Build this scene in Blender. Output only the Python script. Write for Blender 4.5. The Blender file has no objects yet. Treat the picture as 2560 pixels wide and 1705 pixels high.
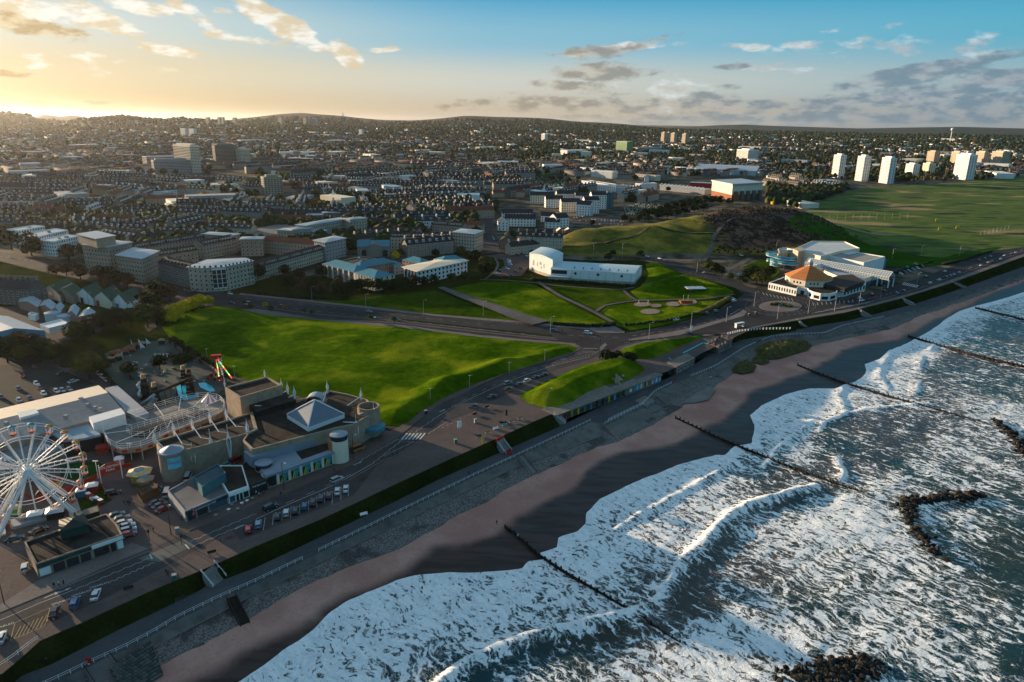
import bpy,bmesh,math,random
import numpy as np
from mathutils import Matrix,Vector,geometry as mgeo
random.seed(7);RNG=np.random.default_rng(7)
SC=bpy.context.scene;COL=SC.collection
# camera
W_,H_,F_=2560.,1705.,1750.
PITCH,ROLL,CAMH=math.radians(17.36),math.radians(0.76),110.
cp,sp,cr,sr=math.cos(PITCH),math.sin(PITCH),math.cos(ROLL),math.sin(ROLL)
def P(px,py,z=0.):
 """point of the photograph -> world point at height z"""
 u=(px-W_/2)/F_;v=-(py-H_/2)/F_
 a=u*cr-v*sr;b=u*sr+v*cr
 d=(a,cp+b*sp,-sp+b*cp);t=(z-CAMH)/d[2]
 return(d[0]*t,d[1]*t,z)
def azel(px,py):
 u=(px-W_/2)/F_;v=-(py-H_/2)/F_
 a=u*cr-v*sr;b=u*sr+v*cr
 d=(a,cp+b*sp,-sp+b*cp)
 return math.atan2(d[0],d[1]),math.atan2(d[2],math.hypot(d[0],d[1]))
def PD(px,py,dist):
 """point at ground distance dist on the ray of a pixel"""
 a,e=azel(px,py)
 return(dist*math.sin(a),dist*math.cos(a),CAMH+dist*math.tan(e))
cam=bpy.data.cameras.new('camera');camo=bpy.data.objects.new('camera',cam);COL.objects.link(camo)
cam.sensor_width=36;cam.lens=36*F_/W_;cam.clip_start=1;cam.clip_end=120000
R=Vector((cr,sr*sp,sr*cp));U=Vector((-sr,cr*sp,cr*cp));Fw=Vector((0,cp,-sp))
m=Matrix((R,U,-Fw)).transposed().to_4x4();m.translation=(0,0,CAMH)
camo.matrix_world=m
SC.camera=camo
# exposure
SC.view_settings.view_transform='Standard';SC.view_settings.look='None'
SC.view_settings.exposure=EXPO=1.2;SC.view_settings.gamma=1;SC.view_settings.use_curve_mapping=False
SC.cycles.max_bounces=4;SC.cycles.diffuse_bounces=2;SC.cycles.glossy_bounces=2;SC.cycles.transmission_bounces=3;SC.cycles.volume_bounces=0;SC.cycles.transparent_max_bounces=6
SC.cycles.sample_clamp_indirect=4
# sun and sky
SUN_AZ,SUN_EL=math.radians(-55),math.radians(7.5)
sun=bpy.data.lights.new('sun','SUN');sun.energy=5.0;sun.angle=math.radians(0.6);sun.color=(1,.74,.47)
suno=bpy.data.objects.new('sun',sun);COL.objects.link(suno)
sd=Vector((math.sin(SUN_AZ)*math.cos(SUN_EL),math.cos(SUN_AZ)*math.cos(SUN_EL),math.sin(SUN_EL)))
suno.rotation_euler=sd.to_track_quat('Z','Y').to_euler()
world=bpy.data.worlds.new('World');SC.world=world;world.use_nodes=True
def build_sky():
 nt=world.node_tree;nt.nodes.clear();L=nt.links
 def N(t,**k):
  n=nt.nodes.new(t)
  for a,b in k.items():
   setattr(n,a,b)
  return n
 def val(x,sock):
  if hasattr(x,'links'):L.new(x,sock)
  else:sock.default_value=x
 def M(op,a,b=0.,c=None,clamp=False):
  n=N('ShaderNodeMath',operation=op,use_clamp=clamp);val(a,n.inputs[0]);val(b,n.inputs[1])
  if c is not None:val(c,n.inputs[2])
  return n.outputs[0]
 def MIX(f,a,b,bt='MIX'):
  n=N('ShaderNodeMix',data_type='RGBA',blend_type=bt);val(f,n.inputs[0])
  for x,s in((a,n.inputs[6]),(b,n.inputs[7])):
   if hasattr(x,'links'):L.new(x,s)
   else:s.default_value=(*x,1)
  return n.outputs[2]
 def SS(x,lo,hi):
  n=N('ShaderNodeMapRange',interpolation_type='SMOOTHSTEP');val(x,n.inputs[0]);n.inputs[1].default_value=lo;n.inputs[2].default_value=hi
  return n.outputs[0]
 tc=N('ShaderNodeTexCoord');sep=N('ShaderNodeSeparateXYZ');L.new(tc.outputs['Generated'],sep.inputs[0])
 X,Y,Z=sep.outputs
 az=M('ARCTAN2',X,Y);el=M('ARCSINE',Z)
 azd=M('MULTIPLY',az,57.2958);eld=M('MULTIPLY',el,57.2958)
 sky=N('ShaderNodeTexSky',sky_type='NISHITA');sky.sun_disc=False
 sky.sun_elevation=SUN_EL;sky.sun_rotation=SUN_AZ;sky.air_density=1.0;sky.dust_density=2.2;sky.ozone_density=2.0;sky.altitude=100
 base=sky.outputs[0]
 gain=2**EXPO
 def lin(c):
  return tuple((((v/255.)/12.92)if v<=10 else(((v/255.)+.055)/1.055)**2.4)for v in c)
 def ramp(stops):
  n=N('ShaderNodeValToRGB');L.new(M('MULTIPLY',M('ADD',eld,1.),1/91.,clamp=True),n.inputs[0])
  n.color_ramp.interpolation='EASE'
  e=n.color_ramp.elements
  for i,(d,c)in enumerate(stops):
   x=e[i]if i<2 else e.new(.5)
   x.position=(d+1)/91.;x.color=(*lin(c),1)
  return n.outputs[0]
 near=ramp([(-1,(188,156,100)),(90,(138,158,178)),(.6,(216,188,132)),(3,(226,208,166)),(6,(218,222,212)),(10,(140,190,214)),(18,(128,178,205)),(40,(150,172,190))])
 mid=ramp([(-1,(180,165,142)),(90,(138,158,178)),(.6,(205,190,166)),(3,(208,210,200)),(6,(138,190,212)),(10,(48,158,204)),(18,(62,150,192)),(40,(140,168,188))])
 far=ramp([(-1,(118,128,134)),(90,(138,158,178)),(.6,(142,156,164)),(3,(138,176,190)),(6,(78,172,200)),(10,(22,156,196)),(18,(40,144,185)),(40,(132,164,186))])
 dt=N('ShaderNodeVectorMath',operation='DOT_PRODUCT');L.new(tc.outputs['Generated'],dt.inputs[0])
 dt.inputs[1].default_value=(math.sin(SUN_AZ),math.cos(SUN_AZ),0)
 t=dt.outputs['Value']
 c1=MIX(SS(t,-.25,.72),far,mid);c1=MIX(SS(t,.58,1.02),c1,near)
 dt2=N('ShaderNodeVectorMath',operation='DOT_PRODUCT');L.new(tc.outputs['Generated'],dt2.inputs[0]);dt2.inputs[1].default_value=tuple(sd)
 glow=M('POWER',M('MAXIMUM',dt2.outputs['Value'],0.),110.)
 gl=N('ShaderNodeVectorMath',operation='SCALE');gl.inputs[0].default_value=(2.0,1.4,.8);L.new(glow,gl.inputs['Scale'])
 av=N('ShaderNodeVectorMath',operation='ADD');L.new(c1,av.inputs[0]);L.new(gl.outputs[0],av.inputs[1]);c1=av.outputs[0]
 cmb=N('ShaderNodeCombineXYZ');L.new(azd,cmb.inputs[0]);L.new(eld,cmb.inputs[1]);cmb.inputs[2].default_value=1.
 def noise(sx,sy,sc,det=8,rough=.55,off=0.,dist=0.):
  mp=N('ShaderNodeMapping');mp.inputs['Scale'].default_value=(sx,sy,1);mp.inputs['Location'].default_value=(off,off*.7,0)
  L.new(cmb.outputs[0],mp.inputs[0])
  n=N('ShaderNodeTexNoise');n.inputs['Scale'].default_value=sc;n.inputs['Detail'].default_value=det;n.inputs['Roughness'].default_value=rough
  n.inputs['Distortion'].default_value=dist
  L.new(mp.outputs[0],n.inputs[0]);return n.outputs[0]
 nz=noise(.30,.85,1.0,8,.62);nz2=noise(.5,1.3,1.3,5,.6,17.)
 def blobs(lst):
  acc=None
  for(px,py,rx,ry,rot,a)in lst:
   z,e=azel(px,py);k=math.degrees(1/F_)*.93
   c_,s_=math.cos(math.radians(rot)),math.sin(math.radians(rot));zx,ey=math.degrees(z),math.degrees(e);q=[]
   for(ax_,ay_,r_)in((c_,s_,rx*k),(-s_,c_,ry*k)):
    dn=N('ShaderNodeVectorMath',operation='DOT_PRODUCT');L.new(cmb.outputs[0],dn.inputs[0]);dn.inputs[1].default_value=(ax_/r_,ay_/r_,-(zx*ax_+ey*ay_)/r_);q.append(dn.outputs['Value'])
   v=M('MULTIPLY',M('SUBTRACT',1.,M('MULTIPLY_ADD',q[0],q[0],M('MULTIPLY',q[1],q[1]))),a*.75)
   acc=v if acc is None else M('MAXIMUM',acc,v)
  return M('MAXIMUM',acc,-1.)
 bright=blobs([(700,60,110,34,-22,1.3),(760,90,55,20,-20,1.),(865,135,55,28,-35,1.2),(800,118,50,14,0,.6),(60,30,170,40,0,.8),(230,40,110,26,-20,.6),(490,40,70,22,-25,.8),(430,128,100,14,-8,.75),(330,95,70,12,-15,.5),(555,33,36,13,0,.8),(200,160,180,22,-5,.3),(980,125,70,8,4,.45),(280,48,55,14,-10,.7),(350,14,90,22,-10,.8),(1880,122,80,15,-8,.5),(2060,80,52,10,5,.6),(2010,112,60,12,0,.45),(2240,110,90,26,-4,.32),(2500,110,100,26,6,.4),(2110,120,120,30,0,.25),(1650,235,220,40,4,.3),(2230,65,40,14,0,.45),(1560,120,160,14,5,.4),(1930,168,90,14,-4,.35),(690,110,200,12,-6,.3)])
 grey=blobs([(1490,130,130,20,5,.95),(1600,112,110,14,12,.7),(1500,178,150,26,0,.95),(1430,220,150,22,-4,.7),(1480,262,200,24,-2,.65),(1840,165,60,9,4,.6),(1790,240,90,13,0,.7),(1810,217,45,9,0,.6),(2330,168,200,16,9,.95),(2250,198,180,20,8,.95),(2510,195,140,22,4,1.1),(2360,225,320,16,4,.75),(2150,252,300,14,3,.8),(1900,262,420,16,-1,.7),(2480,248,240,16,5,.8),(2000,295,700,22,1,.75),(2400,285,300,18,2,.6),(60,62,130,22,-8,1.1),(150,78,80,12,-6,.8),(35,185,60,8,-4,.8),(120,257,110,6,-1,.5),(245,256,40,5,0,.5),(1180,262,130,16,5,.5),(1330,250,160,30,5,.55)])
 d1=SS(M('ADD',bright,M('MULTIPLY',M('SUBTRACT',nz,.5),2.4)),.10,.50)
 d2=SS(M('ADD',grey,M('MULTIPLY',M('SUBTRACT',nz2,.5),1.7)),.06,.60)
 lit=SS(noise(.4,1.1,1.2,4,.6,3.),.40,.62)
 bc=MIX(SS(t,.0,.9),lin((200,218,226)),lin((255,251,240)))
 bs=MIX(SS(t,.0,.9),lin((172,184,194)),lin((226,208,172)))
 bcol=MIX(lit,bs,bc)
 gc=MIX(SS(t,.1,.93),lin((112,138,156)),lin((178,152,108)));gh=MIX(SS(t,.1,.93),lin((165,172,180)),lin((232,214,172)))
 gcol=MIX(SS(nz2,.35,.62),gh,gc)
 c1=MIX(M('MULTIPLY',d1,.92),c1,bcol);c1=MIX(M('MULTIPLY',d2,.88),c1,gcol)
 sc_=N('ShaderNodeVectorMath',operation='SCALE');L.new(c1,sc_.inputs[0]);sc_.inputs['Scale'].default_value=1/gain/SKY_STRENGTH
 base=MIX(.03,sc_.outputs[0],base)
 bg=N('ShaderNodeBackground');L.new(base,bg.inputs[0]);bg.inputs[1].default_value=SKY_STRENGTH
 out=N('ShaderNodeOutputWorld');L.new(bg.outputs[0],out.inputs[0])
SKY_STRENGTH=0.09;world.cycles.sampling_method='NONE'
build_sky()
# helpers
def lk(o,parent=None):
 COL.objects.link(o)
 if parent is not None:o.parent=parent
 return o
class MB:
 """collects faces; build() links them as one mesh object"""
 def __init__(s):s.v=[];s.f=[];s.m=[]
 def add(s,vs,fs,mi=0):
  n=len(s.v);s.v+=[tuple(p)for p in vs];s.f+=[tuple(i+n for i in f)for f in fs];s.m+=[mi]*len(fs)
 def poly(s,vs,mi=0):s.add(vs,[tuple(range(len(vs)))],mi)
 def box(s,c,d,rot=0.,mi=0,top=1.):
  """box with its base centre at c; top scales the upper face"""
  x,y,z=c;a,b,h=d[0]/2,d[1]/2,d[2];cs,sn=math.cos(rot),math.sin(rot);vs=[]
  for k,q in((0,1.),(h,top)):
   for i,j in((-1,-1),(1,-1),(1,1),(-1,1)):
    u,w=i*a*q,j*b*q;vs.append((x+u*cs-w*sn,y+u*sn+w*cs,z+k))
  s.add(vs,[(3,2,1,0),(4,5,6,7),(0,1,5,4),(1,2,6,5),(2,3,7,6),(3,0,4,7)],mi)
 def prism(s,poly,z0,z1,mi=0,mtop=None,cap=True):
  n=len(poly);vs=[(p[0],p[1],z0)for p in poly]+[(p[0],p[1],z1)for p in poly]
  s.add(vs,[(i,(i+1)%n,n+(i+1)%n,n+i)for i in range(n)],mi)
  if cap:s.add([(p[0],p[1],z1)for p in poly],[tuple(range(n))],mi if mtop is None else mtop)
 def tube(s,p,q,r,n=5,mi=0,r2=None):
  p=Vector(p);q=Vector(q);d=(q-p)
  if d.length<1e-6:return
  d.normalize();a=d.orthogonal().normalized();b=d.cross(a);vs=[]
  r2=r if r2 is None else r2
  for c,rr in((p,r),(q,r2)):
   for i in range(n):
    t=2*math.pi*i/n;vs.append(c+a*(rr*math.cos(t))+b*(rr*math.sin(t)))
  fs=[(i,(i+1)%n,n+(i+1)%n,n+i)for i in range(n)]+[tuple(range(n))[::-1],tuple(range(n,2*n))]
  s.add(vs,fs,mi)
 def path(s,pts,r,n=4,mi=0):
  for a,b in zip(pts[:-1],pts[1:]):s.tube(a,b,r,n,mi)
 def cyl(s,c,r,h,n=12,mi=0,r2=None):s.tube(c,(c[0],c[1],c[2]+h),r,n,mi,r2)
 def ball(s,c,r,n=6,m=4,mi=0,sq=(1,1,1),jit=0.):
  vs=[(c[0],c[1],c[2]+r*sq[2])]
  for i in range(1,m):
   t=math.pi*i/m
   for j in range(n):
    q=1+(random.random()-.5)*jit;p=2*math.pi*(j+.5*(i%2))/n
    vs.append((c[0]+r*q*sq[0]*math.sin(t)*math.cos(p),c[1]+r*q*sq[1]*math.sin(t)*math.sin(p),c[2]+r*q*sq[2]*math.cos(t)))
  vs.append((c[0],c[1],c[2]-r*sq[2]));fs=[(0,1+j,1+(j+1)%n)for j in range(n)]
  for i in range(m-2):
   for j in range(n):
    a=1+i*n+j;b=1+i*n+(j+1)%n;fs.append((a,a+n,b+n,b))
  k=1+(m-2)*n;fs+=[(k+j,len(vs)-1,k+(j+1)%n)for j in range(n)]
  s.add(vs,fs,mi)
 def mesh(s,name,mats,smooth=False):
  me=bpy.data.meshes.new(name);me.from_pydata(s.v,[],s.f)
  for m_ in(mats if isinstance(mats,(list,tuple))else[mats]):me.materials.append(m_)
  if any(s.m):me.polygons.foreach_set('material_index',s.m)
  if smooth:me.polygons.foreach_set('use_smooth',[True]*len(s.f))
  me.update();return me
 def build(s,name,mats,parent=None,smooth=False,origin=None,**kw):
  if origin is not None:
   ox,oy,oz=origin;s.v=[(a-ox,b-oy,c-oz)for a,b,c in s.v]
  o=bpy.data.objects.new(name,s.mesh(name,mats,smooth))
  if origin is not None:o.location=origin
  lk(o,parent)
  for k,v in kw.items():o[k]=v
  return o
def ob(name,me,parent=None,loc=(0,0,0),rz=0.,sc=1.,**kw):
 o=bpy.data.objects.new(name,me);o.location=loc;o.rotation_euler=(0,0,rz)
 o.scale=(sc,sc,sc)if not isinstance(sc,tuple)else sc
 lk(o,parent)
 for k,v in kw.items():o[k]=v
 return o
def thing(name,label,cat,loc=(0,0,0),rz=0.,group=None,sc=1.):
 o=ob(name,None,None,loc,rz,sc);o['label']=label;o['category']=cat
 if group:o['group']=group
 return o
def tag(o,label,cat,group=None):
 o['label']=label;o['category']=cat
 if group:o['group']=group
 return o
def npmesh(name,V,Fc,mat_,smooth=True,attrs=None):
 """V (n,3), Fc (m,3 or 4) numpy arrays"""
 me=bpy.data.meshes.new(name);k=Fc.shape[1];m_=len(Fc)
 me.vertices.add(len(V));me.vertices.foreach_set('co',V.astype(np.float32).ravel())
 me.loops.add(m_*k);me.loops.foreach_set('vertex_index',Fc.astype(np.int32).ravel())
 me.polygons.add(m_);me.polygons.foreach_set('loop_start',np.arange(0,m_*k,k,dtype=np.int32));me.polygons.foreach_set('loop_total',np.full(m_,k,dtype=np.int32))
 for q in(mat_ if isinstance(mat_,list)else[mat_]):me.materials.append(q)
 me.update(calc_edges=True)
 if smooth:me.polygons.foreach_set('use_smooth',np.ones(m_,dtype=bool))
 for a,d in(attrs or{}).items():
  at=me.attributes.new(a,'FLOAT','POINT');at.data.foreach_set('value',d.astype(np.float32).ravel())
 return me
def gridfaces(nu,nv):
 i=np.arange(nu-1)[:,None];j=np.arange(nv-1)[None,:];a=i*nv+j
 return np.stack([a,a+1,a+nv+1,a+nv],-1).reshape(-1,4)
def _h(ix,iy,s):
 n=(ix*374761393+iy*668265263+s*1442695041)&0x7fffffff;n=((n^(n>>13))*1274126177)&0x7fffffff
 return((n^(n>>16))&0xffff)/65535.
def vnoise(x,y,s=0):
 x=np.asarray(x,float);y=np.asarray(y,float);ix=np.floor(x).astype(np.int64);iy=np.floor(y).astype(np.int64)
 fx=x-ix;fy=y-iy;fx=fx*fx*(3-2*fx);fy=fy*fy*(3-2*fy)
 return(_h(ix,iy,s)*(1-fx)+_h(ix+1,iy,s)*fx)*(1-fy)+(_h(ix,iy+1,s)*(1-fx)+_h(ix+1,iy+1,s)*fx)*fy
def fbm(x,y,o=4,s=0):
 t=0;a=.5;k=1.
 for i in range(o):t=t+a*vnoise(np.asarray(x)*k,np.asarray(y)*k,s+i);a*=.5;k*=2.03
 return t/(1-.5**o)
def sst(x,a,b):
 t=np.clip((np.asarray(x,float)-a)/(b-a),0,1);return t*t*(3-2*t)
# materials
MATS={}
def newmat(name):
 m_=bpy.data.materials.new(name);m_.use_nodes=True;m_.node_tree.nodes.clear();return m_
class NT:
 def __init__(s,m_):s.t=m_.node_tree;s.L=s.t.links
 def n(s,t,**k):
  x=s.t.nodes.new(t)
  for a,b in k.items():setattr(x,a,b)
  return x
 def put(s,v,sock):
  if hasattr(v,'links'):s.L.new(v,sock)
  elif isinstance(v,tuple)and len(v)==3 and sock.type=='RGBA':sock.default_value=(*v,1)
  else:sock.default_value=v
 def math(s,op,a,b=0.,c=None,clamp=False):
  x=s.n('ShaderNodeMath',operation=op,use_clamp=clamp);s.put(a,x.inputs[0]);s.put(b,x.inputs[1])
  if c is not None:s.put(c,x.inputs[2])
  return x.outputs[0]
 def mix(s,f,a,b,bt='MIX'):
  x=s.n('ShaderNodeMix',data_type='RGBA',blend_type=bt);s.put(f,x.inputs[0]);s.put(a,x.inputs[6]);s.put(b,x.inputs[7]);return x.outputs[2]
 def ss(s,x_,lo,hi):
  x=s.n('ShaderNodeMapRange',interpolation_type='SMOOTHSTEP');s.put(x_,x.inputs[0]);s.put(lo,x.inputs[1]);s.put(hi,x.inputs[2]);return x.outputs[0]
 def co(s,which='Object',scale=(1,1,1),rot=0.):
  t=s.n('ShaderNodeTexCoord');mp=s.n('ShaderNodeMapping');mp.inputs['Scale'].default_value=scale;mp.inputs['Rotation'].default_value=(0,0,rot)
  s.L.new(t.outputs[which],mp.inputs[0]);return mp.outputs[0]
 def noise(s,v,sc,det=4,rough=.55,dist=0.):
  x=s.n('ShaderNodeTexNoise');s.L.new(v,x.inputs[0]);x.inputs['Scale'].default_value=sc;x.inputs['Detail'].default_value=det;x.inputs['Roughness'].default_value=rough;x.inputs['Distortion'].default_value=dist
  return x.outputs[0]
 def bump(s,h,strength=.5,dist=.1):
  x=s.n('ShaderNodeBump');s.L.new(h,x.inputs['Height']);x.inputs['Strength'].default_value=strength;x.inputs['Distance'].default_value=dist;return x.outputs[0]
 def out(s,col,rough=.8,metal=0.,normal=None,spec=.5,emit=None,estr=0.):
  b=s.n('ShaderNodeBsdfPrincipled');s.put(col,b.inputs['Base Color']);s.put(rough,b.inputs['Roughness']);s.put(metal,b.inputs['Metallic']);s.put(spec,b.inputs['Specular IOR Level'])
  if normal is not None:s.L.new(normal,b.inputs['Normal'])
  if emit is not None:s.put(emit,b.inputs['Emission Color']);b.inputs['Emission Strength'].default_value=estr
  o=s.n('ShaderNodeOutputMaterial');s.L.new(b.outputs[0],o.inputs[0]);return b
def mat(name,col,rough=.8,var=.25,scale=.6,metal=0.,bump=0.,big=.03,spec=.12,emit=None,estr=0.,which='Object'):
 if name in MATS:return MATS[name]
 m_=newmat(name);t=NT(m_);v=t.co(which)
 n1=t.noise(v,scale,3);n2=t.noise(v,big,2)
 f=t.math('ADD',t.math('MULTIPLY',n1,.55),t.math('MULTIPLY',n2,.45))
 f=t.ss(f,.30,.70)
 c=t.mix(f,tuple(x*(1-var)for x in col),tuple(min(1,x*(1+var))for x in col))
 t.out(c,rough,metal,t.bump(n1,bump,.2)if bump else None,spec,emit,estr)
 MATS[name]=m_;return m_
# the coast: lines across the photograph, each a curve w(u) in the coast's own frame
C0px=[(0,1690),(60,1640),(100,1603),(206,1557),(386,1474),(502,1427),(640,1366),(809,1296),(976,1217),(1130,1146),(1243,1096),(1342,1051),(1383,1034),(1652,935),(1720,905),(1800,852),(1828,838),(1889,820),(1985,803),(2114,782),(2252,747),(2375,709),(2560,642)]
C1px=[(19,1702),(129,1660),(290,1577),(419,1515),(528,1461),(640,1418),(809,1338),(976,1259),(1101,1196),(1252,1130),(1413,1060),(1655,942),(1720,912),(1797,873),(1850,850),(1985,828),(2036,814),(2118,802),(2171,789),(2280,762),(2375,731),(2560,666)]
C2px=[(138,1705),(238,1657),(267,1644),(322,1619),(383,1586),(451,1545),(567,1490),(640,1458),(809,1376),(997,1284),(1185,1192),(1289,1144),(1483,1052),(1512,1058),(1609,1011),(1640,980),(1689,956),(1744,937),(1793,916),(1856,875),(1900,854),(1932,843),(1987,838),(2063,835),(2108,816),(2197,797),(2300,771),(2560,682)]
C3px=[(300,1665),(451,1585),(600,1506),(788,1413),(1001,1309),(1143,1240),(1289,1169),(1500,1075),(1520,1085),(1640,1030),(1700,990),(1850,905),(1950,860),(2070,845),(2220,812),(2300,780),(2560,688)]
C4px=[(330,1705),(451,1640),(600,1565),(690,1505),(788,1455),(870,1420),(1000,1375),(1143,1292),(1335,1192),(1500,1113),(1560,1100),(1650,1055),(1700,1020),(1760,985),(1850,925),(1950,880),(2070,858),(2220,824),(2300,790),(2560,698)]
CWpx=[(603,1705),(690,1640),(745,1605),(783,1576),(826,1533),(866,1504),(935,1479),(990,1452),(1044,1440),(1120,1432),(1196,1433),(1250,1430),(1305,1424),(1320,1405),(1345,1385),(1359,1400),(1392,1370),(1395,1345),(1440,1330),(1466,1310),(1466,1283),(1500,1250),(1544,1229),(1590,1205),(1631,1190),(1690,1165),(1740,1152),(1790,1138),(1810,1140),(1837,1118),(1881,1109),(1886,1065),(1876,1040),(1905,1015),(1957,989),(2020,972),(2087,973),(2115,962),(2140,955),(2165,935),(2162,912),(2200,898),(2218,880),(2270,858),(2300,842),(2330,825),(2370,795),(2400,778),(2435,767),(2500,750),(2560,731)]
CDpx=[(500,1700),(800,1540),(1040,1425),(1095,1378),(1240,1340),(1290,1290),(1400,1240),(1500,1156),(1590,1131),(1716,1108),(1752,1081),(1842,1029),(1870,990),(1955,955),(2084,906),(2105,885),(2155,864),(2252,851),(2330,810),(2450,750),(2560,710)]
O_=np.array(P(100,1603)[:2]);_e=np.array(P(2560,642)[:2]);AX=(_e-O_)/np.linalg.norm(_e-O_);AN=np.array((AX[1],-AX[0]))
COASTROT=math.atan2(AX[1],AX[0])
def uw(x,y):
 x=np.asarray(x)-O_[0];y=np.asarray(y)-O_[1];return x*AX[0]+y*AX[1],x*AN[0]+y*AN[1]
def xy(u,w):
 return O_[0]+u*AX[0]+w*AN[0],O_[1]+u*AX[1]+w*AN[1]
ZPROM,ZSAND,ZSEA=-3.5,-6.2,-8.
def line(px,z):
 a=np.array([uw(*P(x,y,z)[:2])for x,y in px]);a=a[np.argsort(a[:,0])];return a
L0,L1,L2,L3,L4,LW,LD=[line(*q)for q in((C0px,0),(C1px,ZPROM),(C2px,ZPROM),(C3px,-5.6),(C4px,ZSAND),(CWpx,ZSEA),(CDpx,-7.3))]
def wl(L,u):return np.interp(u,L[:,0],L[:,1])
U1=wl
def c0(u):return wl(L0,u)
def c1(u):return np.maximum(wl(L1,u),c0(u)+.4)
def c2(u):return np.maximum(wl(L2,u),c1(u)+1.5)
def c3(u):return np.maximum(wl(L3,u),c2(u)+1.)
def c4(u):return np.maximum(wl(L4,u),c3(u)+1.)
def cw(u):return np.maximum(wl(LW,u),c4(u)+3.)+1.2*(fbm(u*.16,u*0+3.3,3,5)-.5)
def cd(u):return np.minimum(wl(LD,u)+4*(fbm(u*.05,u*0,3,9)-.5),cw(u)-1.)
# terrain heights
def segdist(x,y,a,b):
 a=np.array(a);b=np.array(b);d=b-a;t=np.clip(((x-a[0])*d[0]+(y-a[1])*d[1])/(d@d),0,1)
 return np.hypot(x-a[0]-t*d[0],y-a[1]-t*d[1]),t
RIDGE=[((1405,604),3),((1480,578),13),((1560,566),15),((1680,556),18),((1790,535),24),((1872,522),27),((1935,524),22)]
RID=[(P(x,y,h)[:2],h)for(x,y),h in RIDGE]
def broad_hill(x,y):
 z=np.zeros_like(x)
 for(a,ha),(b,hb)in zip(RID[:-1],RID[1:]):
  d,t=segdist(x,y,a,b);h=ha+(hb-ha)*t
  side=(x-a[0])*(b[1]-a[1])-(y-a[1])*(b[0]-a[0])
  wd=np.where(side>0,40+h*3.1,52.)
  z=np.maximum(z,h*(1-sst(d/wd,.08,1)))
 rough=(fbm(x*.03,y*.03,5,4)-.5)*7.5+(fbm(x*.14,y*.14,3,44)-.5)*1.2
 return np.maximum(z+rough*sst(z,1,8),0)
HILLS=[(9000,2600,[(-400,300),(-150,262),(0,279),(60,283),(100,297),(170,303),(330,308)]),(13000,2500,[(60,300),(110,286),(150,291),(185,288),(240,297),(300,302)]),(6500,1500,[(150,308),(230,299),(310,294),(360,299),(420,303),(450,299),(500,303),(590,308)]),(9500,2400,[(520,308),(600,296),(640,292),(700,285),(755,282),(800,286),(850,289),(900,295),(960,300),(1040,301),(1100,296),(1165,289),(1240,292),(1330,294),(1380,297),(1440,304),(1500,306),(1560,310),(1620,316),(1700,322)]),(16000,3000,[(1640,323),(1740,316),(1790,313),(1860,311),(1920,314),(2050,318),(2150,321),(2250,319),(2400,317),(2560,321),(2900,321)])]
def terrain(x,y,hills=True):
 x=np.asarray(x,float);y=np.asarray(y,float);r=np.hypot(x,y);az=np.arctan2(x,y)
 u,w=uw(x,y)
 lnk=sst(-w,650,1500)
 z=44*sst(r,1300,6200)*lnk*(.45+.9*fbm(x*.0007,y*.0007,4,2))
 z=z*(1-.35*sst(az,.1,.5))
 z=z+8*sst(r,900,1700)*lnk*(fbm(x*.003,y*.003,3,8))
 if hills:
  for D,wd,pts in HILLS:
   A=np.array([azel(*p)for p in pts]);h=np.interp(az,A[:,0],CAMH+D*np.tan(A[:,1]),left=0,right=0)
   e=sst(az,A[0,0]-.03,A[0,0]+.02)*(1-sst(az,A[-1,0]-.02,A[-1,0]+.03))
   q=np.exp(-((r-D)/wd)**2)
   z=np.maximum(z,h*q*e*(1-.04*fbm(x*.002,y*.002,3,1)*(1-q)))
 return z
def ground_h(x,y):
 x=np.asarray(x,float);y=np.asarray(y,float)
 return terrain(x,y)+broad_hill(x,y)
# ground materials
def m_city():
 m_=newmat('city_ground');t=NT(m_);v=t.co()
 n1=t.noise(v,.012,5,.6);n2=t.noise(v,.06,4);n3=t.noise(v,.0012,3)
 c=t.mix(t.ss(n2,.40,.60),(.030,.032,.018),(.14,.115,.092));c=t.mix(t.ss(n1,.45,.62),c,(.010,.016,.006))
 far=t.mix(t.ss(n3,.42,.62),(.018,.025,.010),(.052,.045,.022));far=t.mix(t.ss(n1,.5,.6),far,(.010,.015,.008))
 g=t.n('ShaderNodeNewGeometry');ln=t.n('ShaderNodeVectorMath',operation='LENGTH');t.L.new(g.outputs['Position'],ln.inputs[0])
 c=t.mix(t.ss(ln.outputs['Value'],4200.,7500.),c,far)
 a=t.n('ShaderNodeAttribute',attribute_name='hill');
 hn=t.noise(v,.035,6,.62);hm=t.noise(v,.25,3)
 hc=t.mix(t.ss(hn,.38,.62),(.050,.060,.006),(.260,.200,.026));hc=t.mix(t.math('MULTIPLY',t.ss(hm,.3,.7),.5),hc,(.090,.090,.012))
 a2=t.n('ShaderNodeAttribute',attribute_name='scrub');sc_=t.mix(t.ss(t.noise(v,.12,5,.65),.42,.6),(.020,.016,.009),(.120,.070,.050))
 hc=t.mix(a2.outputs['Fac'],hc,sc_)
 c=t.mix(a.outputs['Fac'],c,hc)
 t.out(c,.95,0,t.bump(t.noise(v,.5,5,.7),.6,1.),.1);return m_
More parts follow.
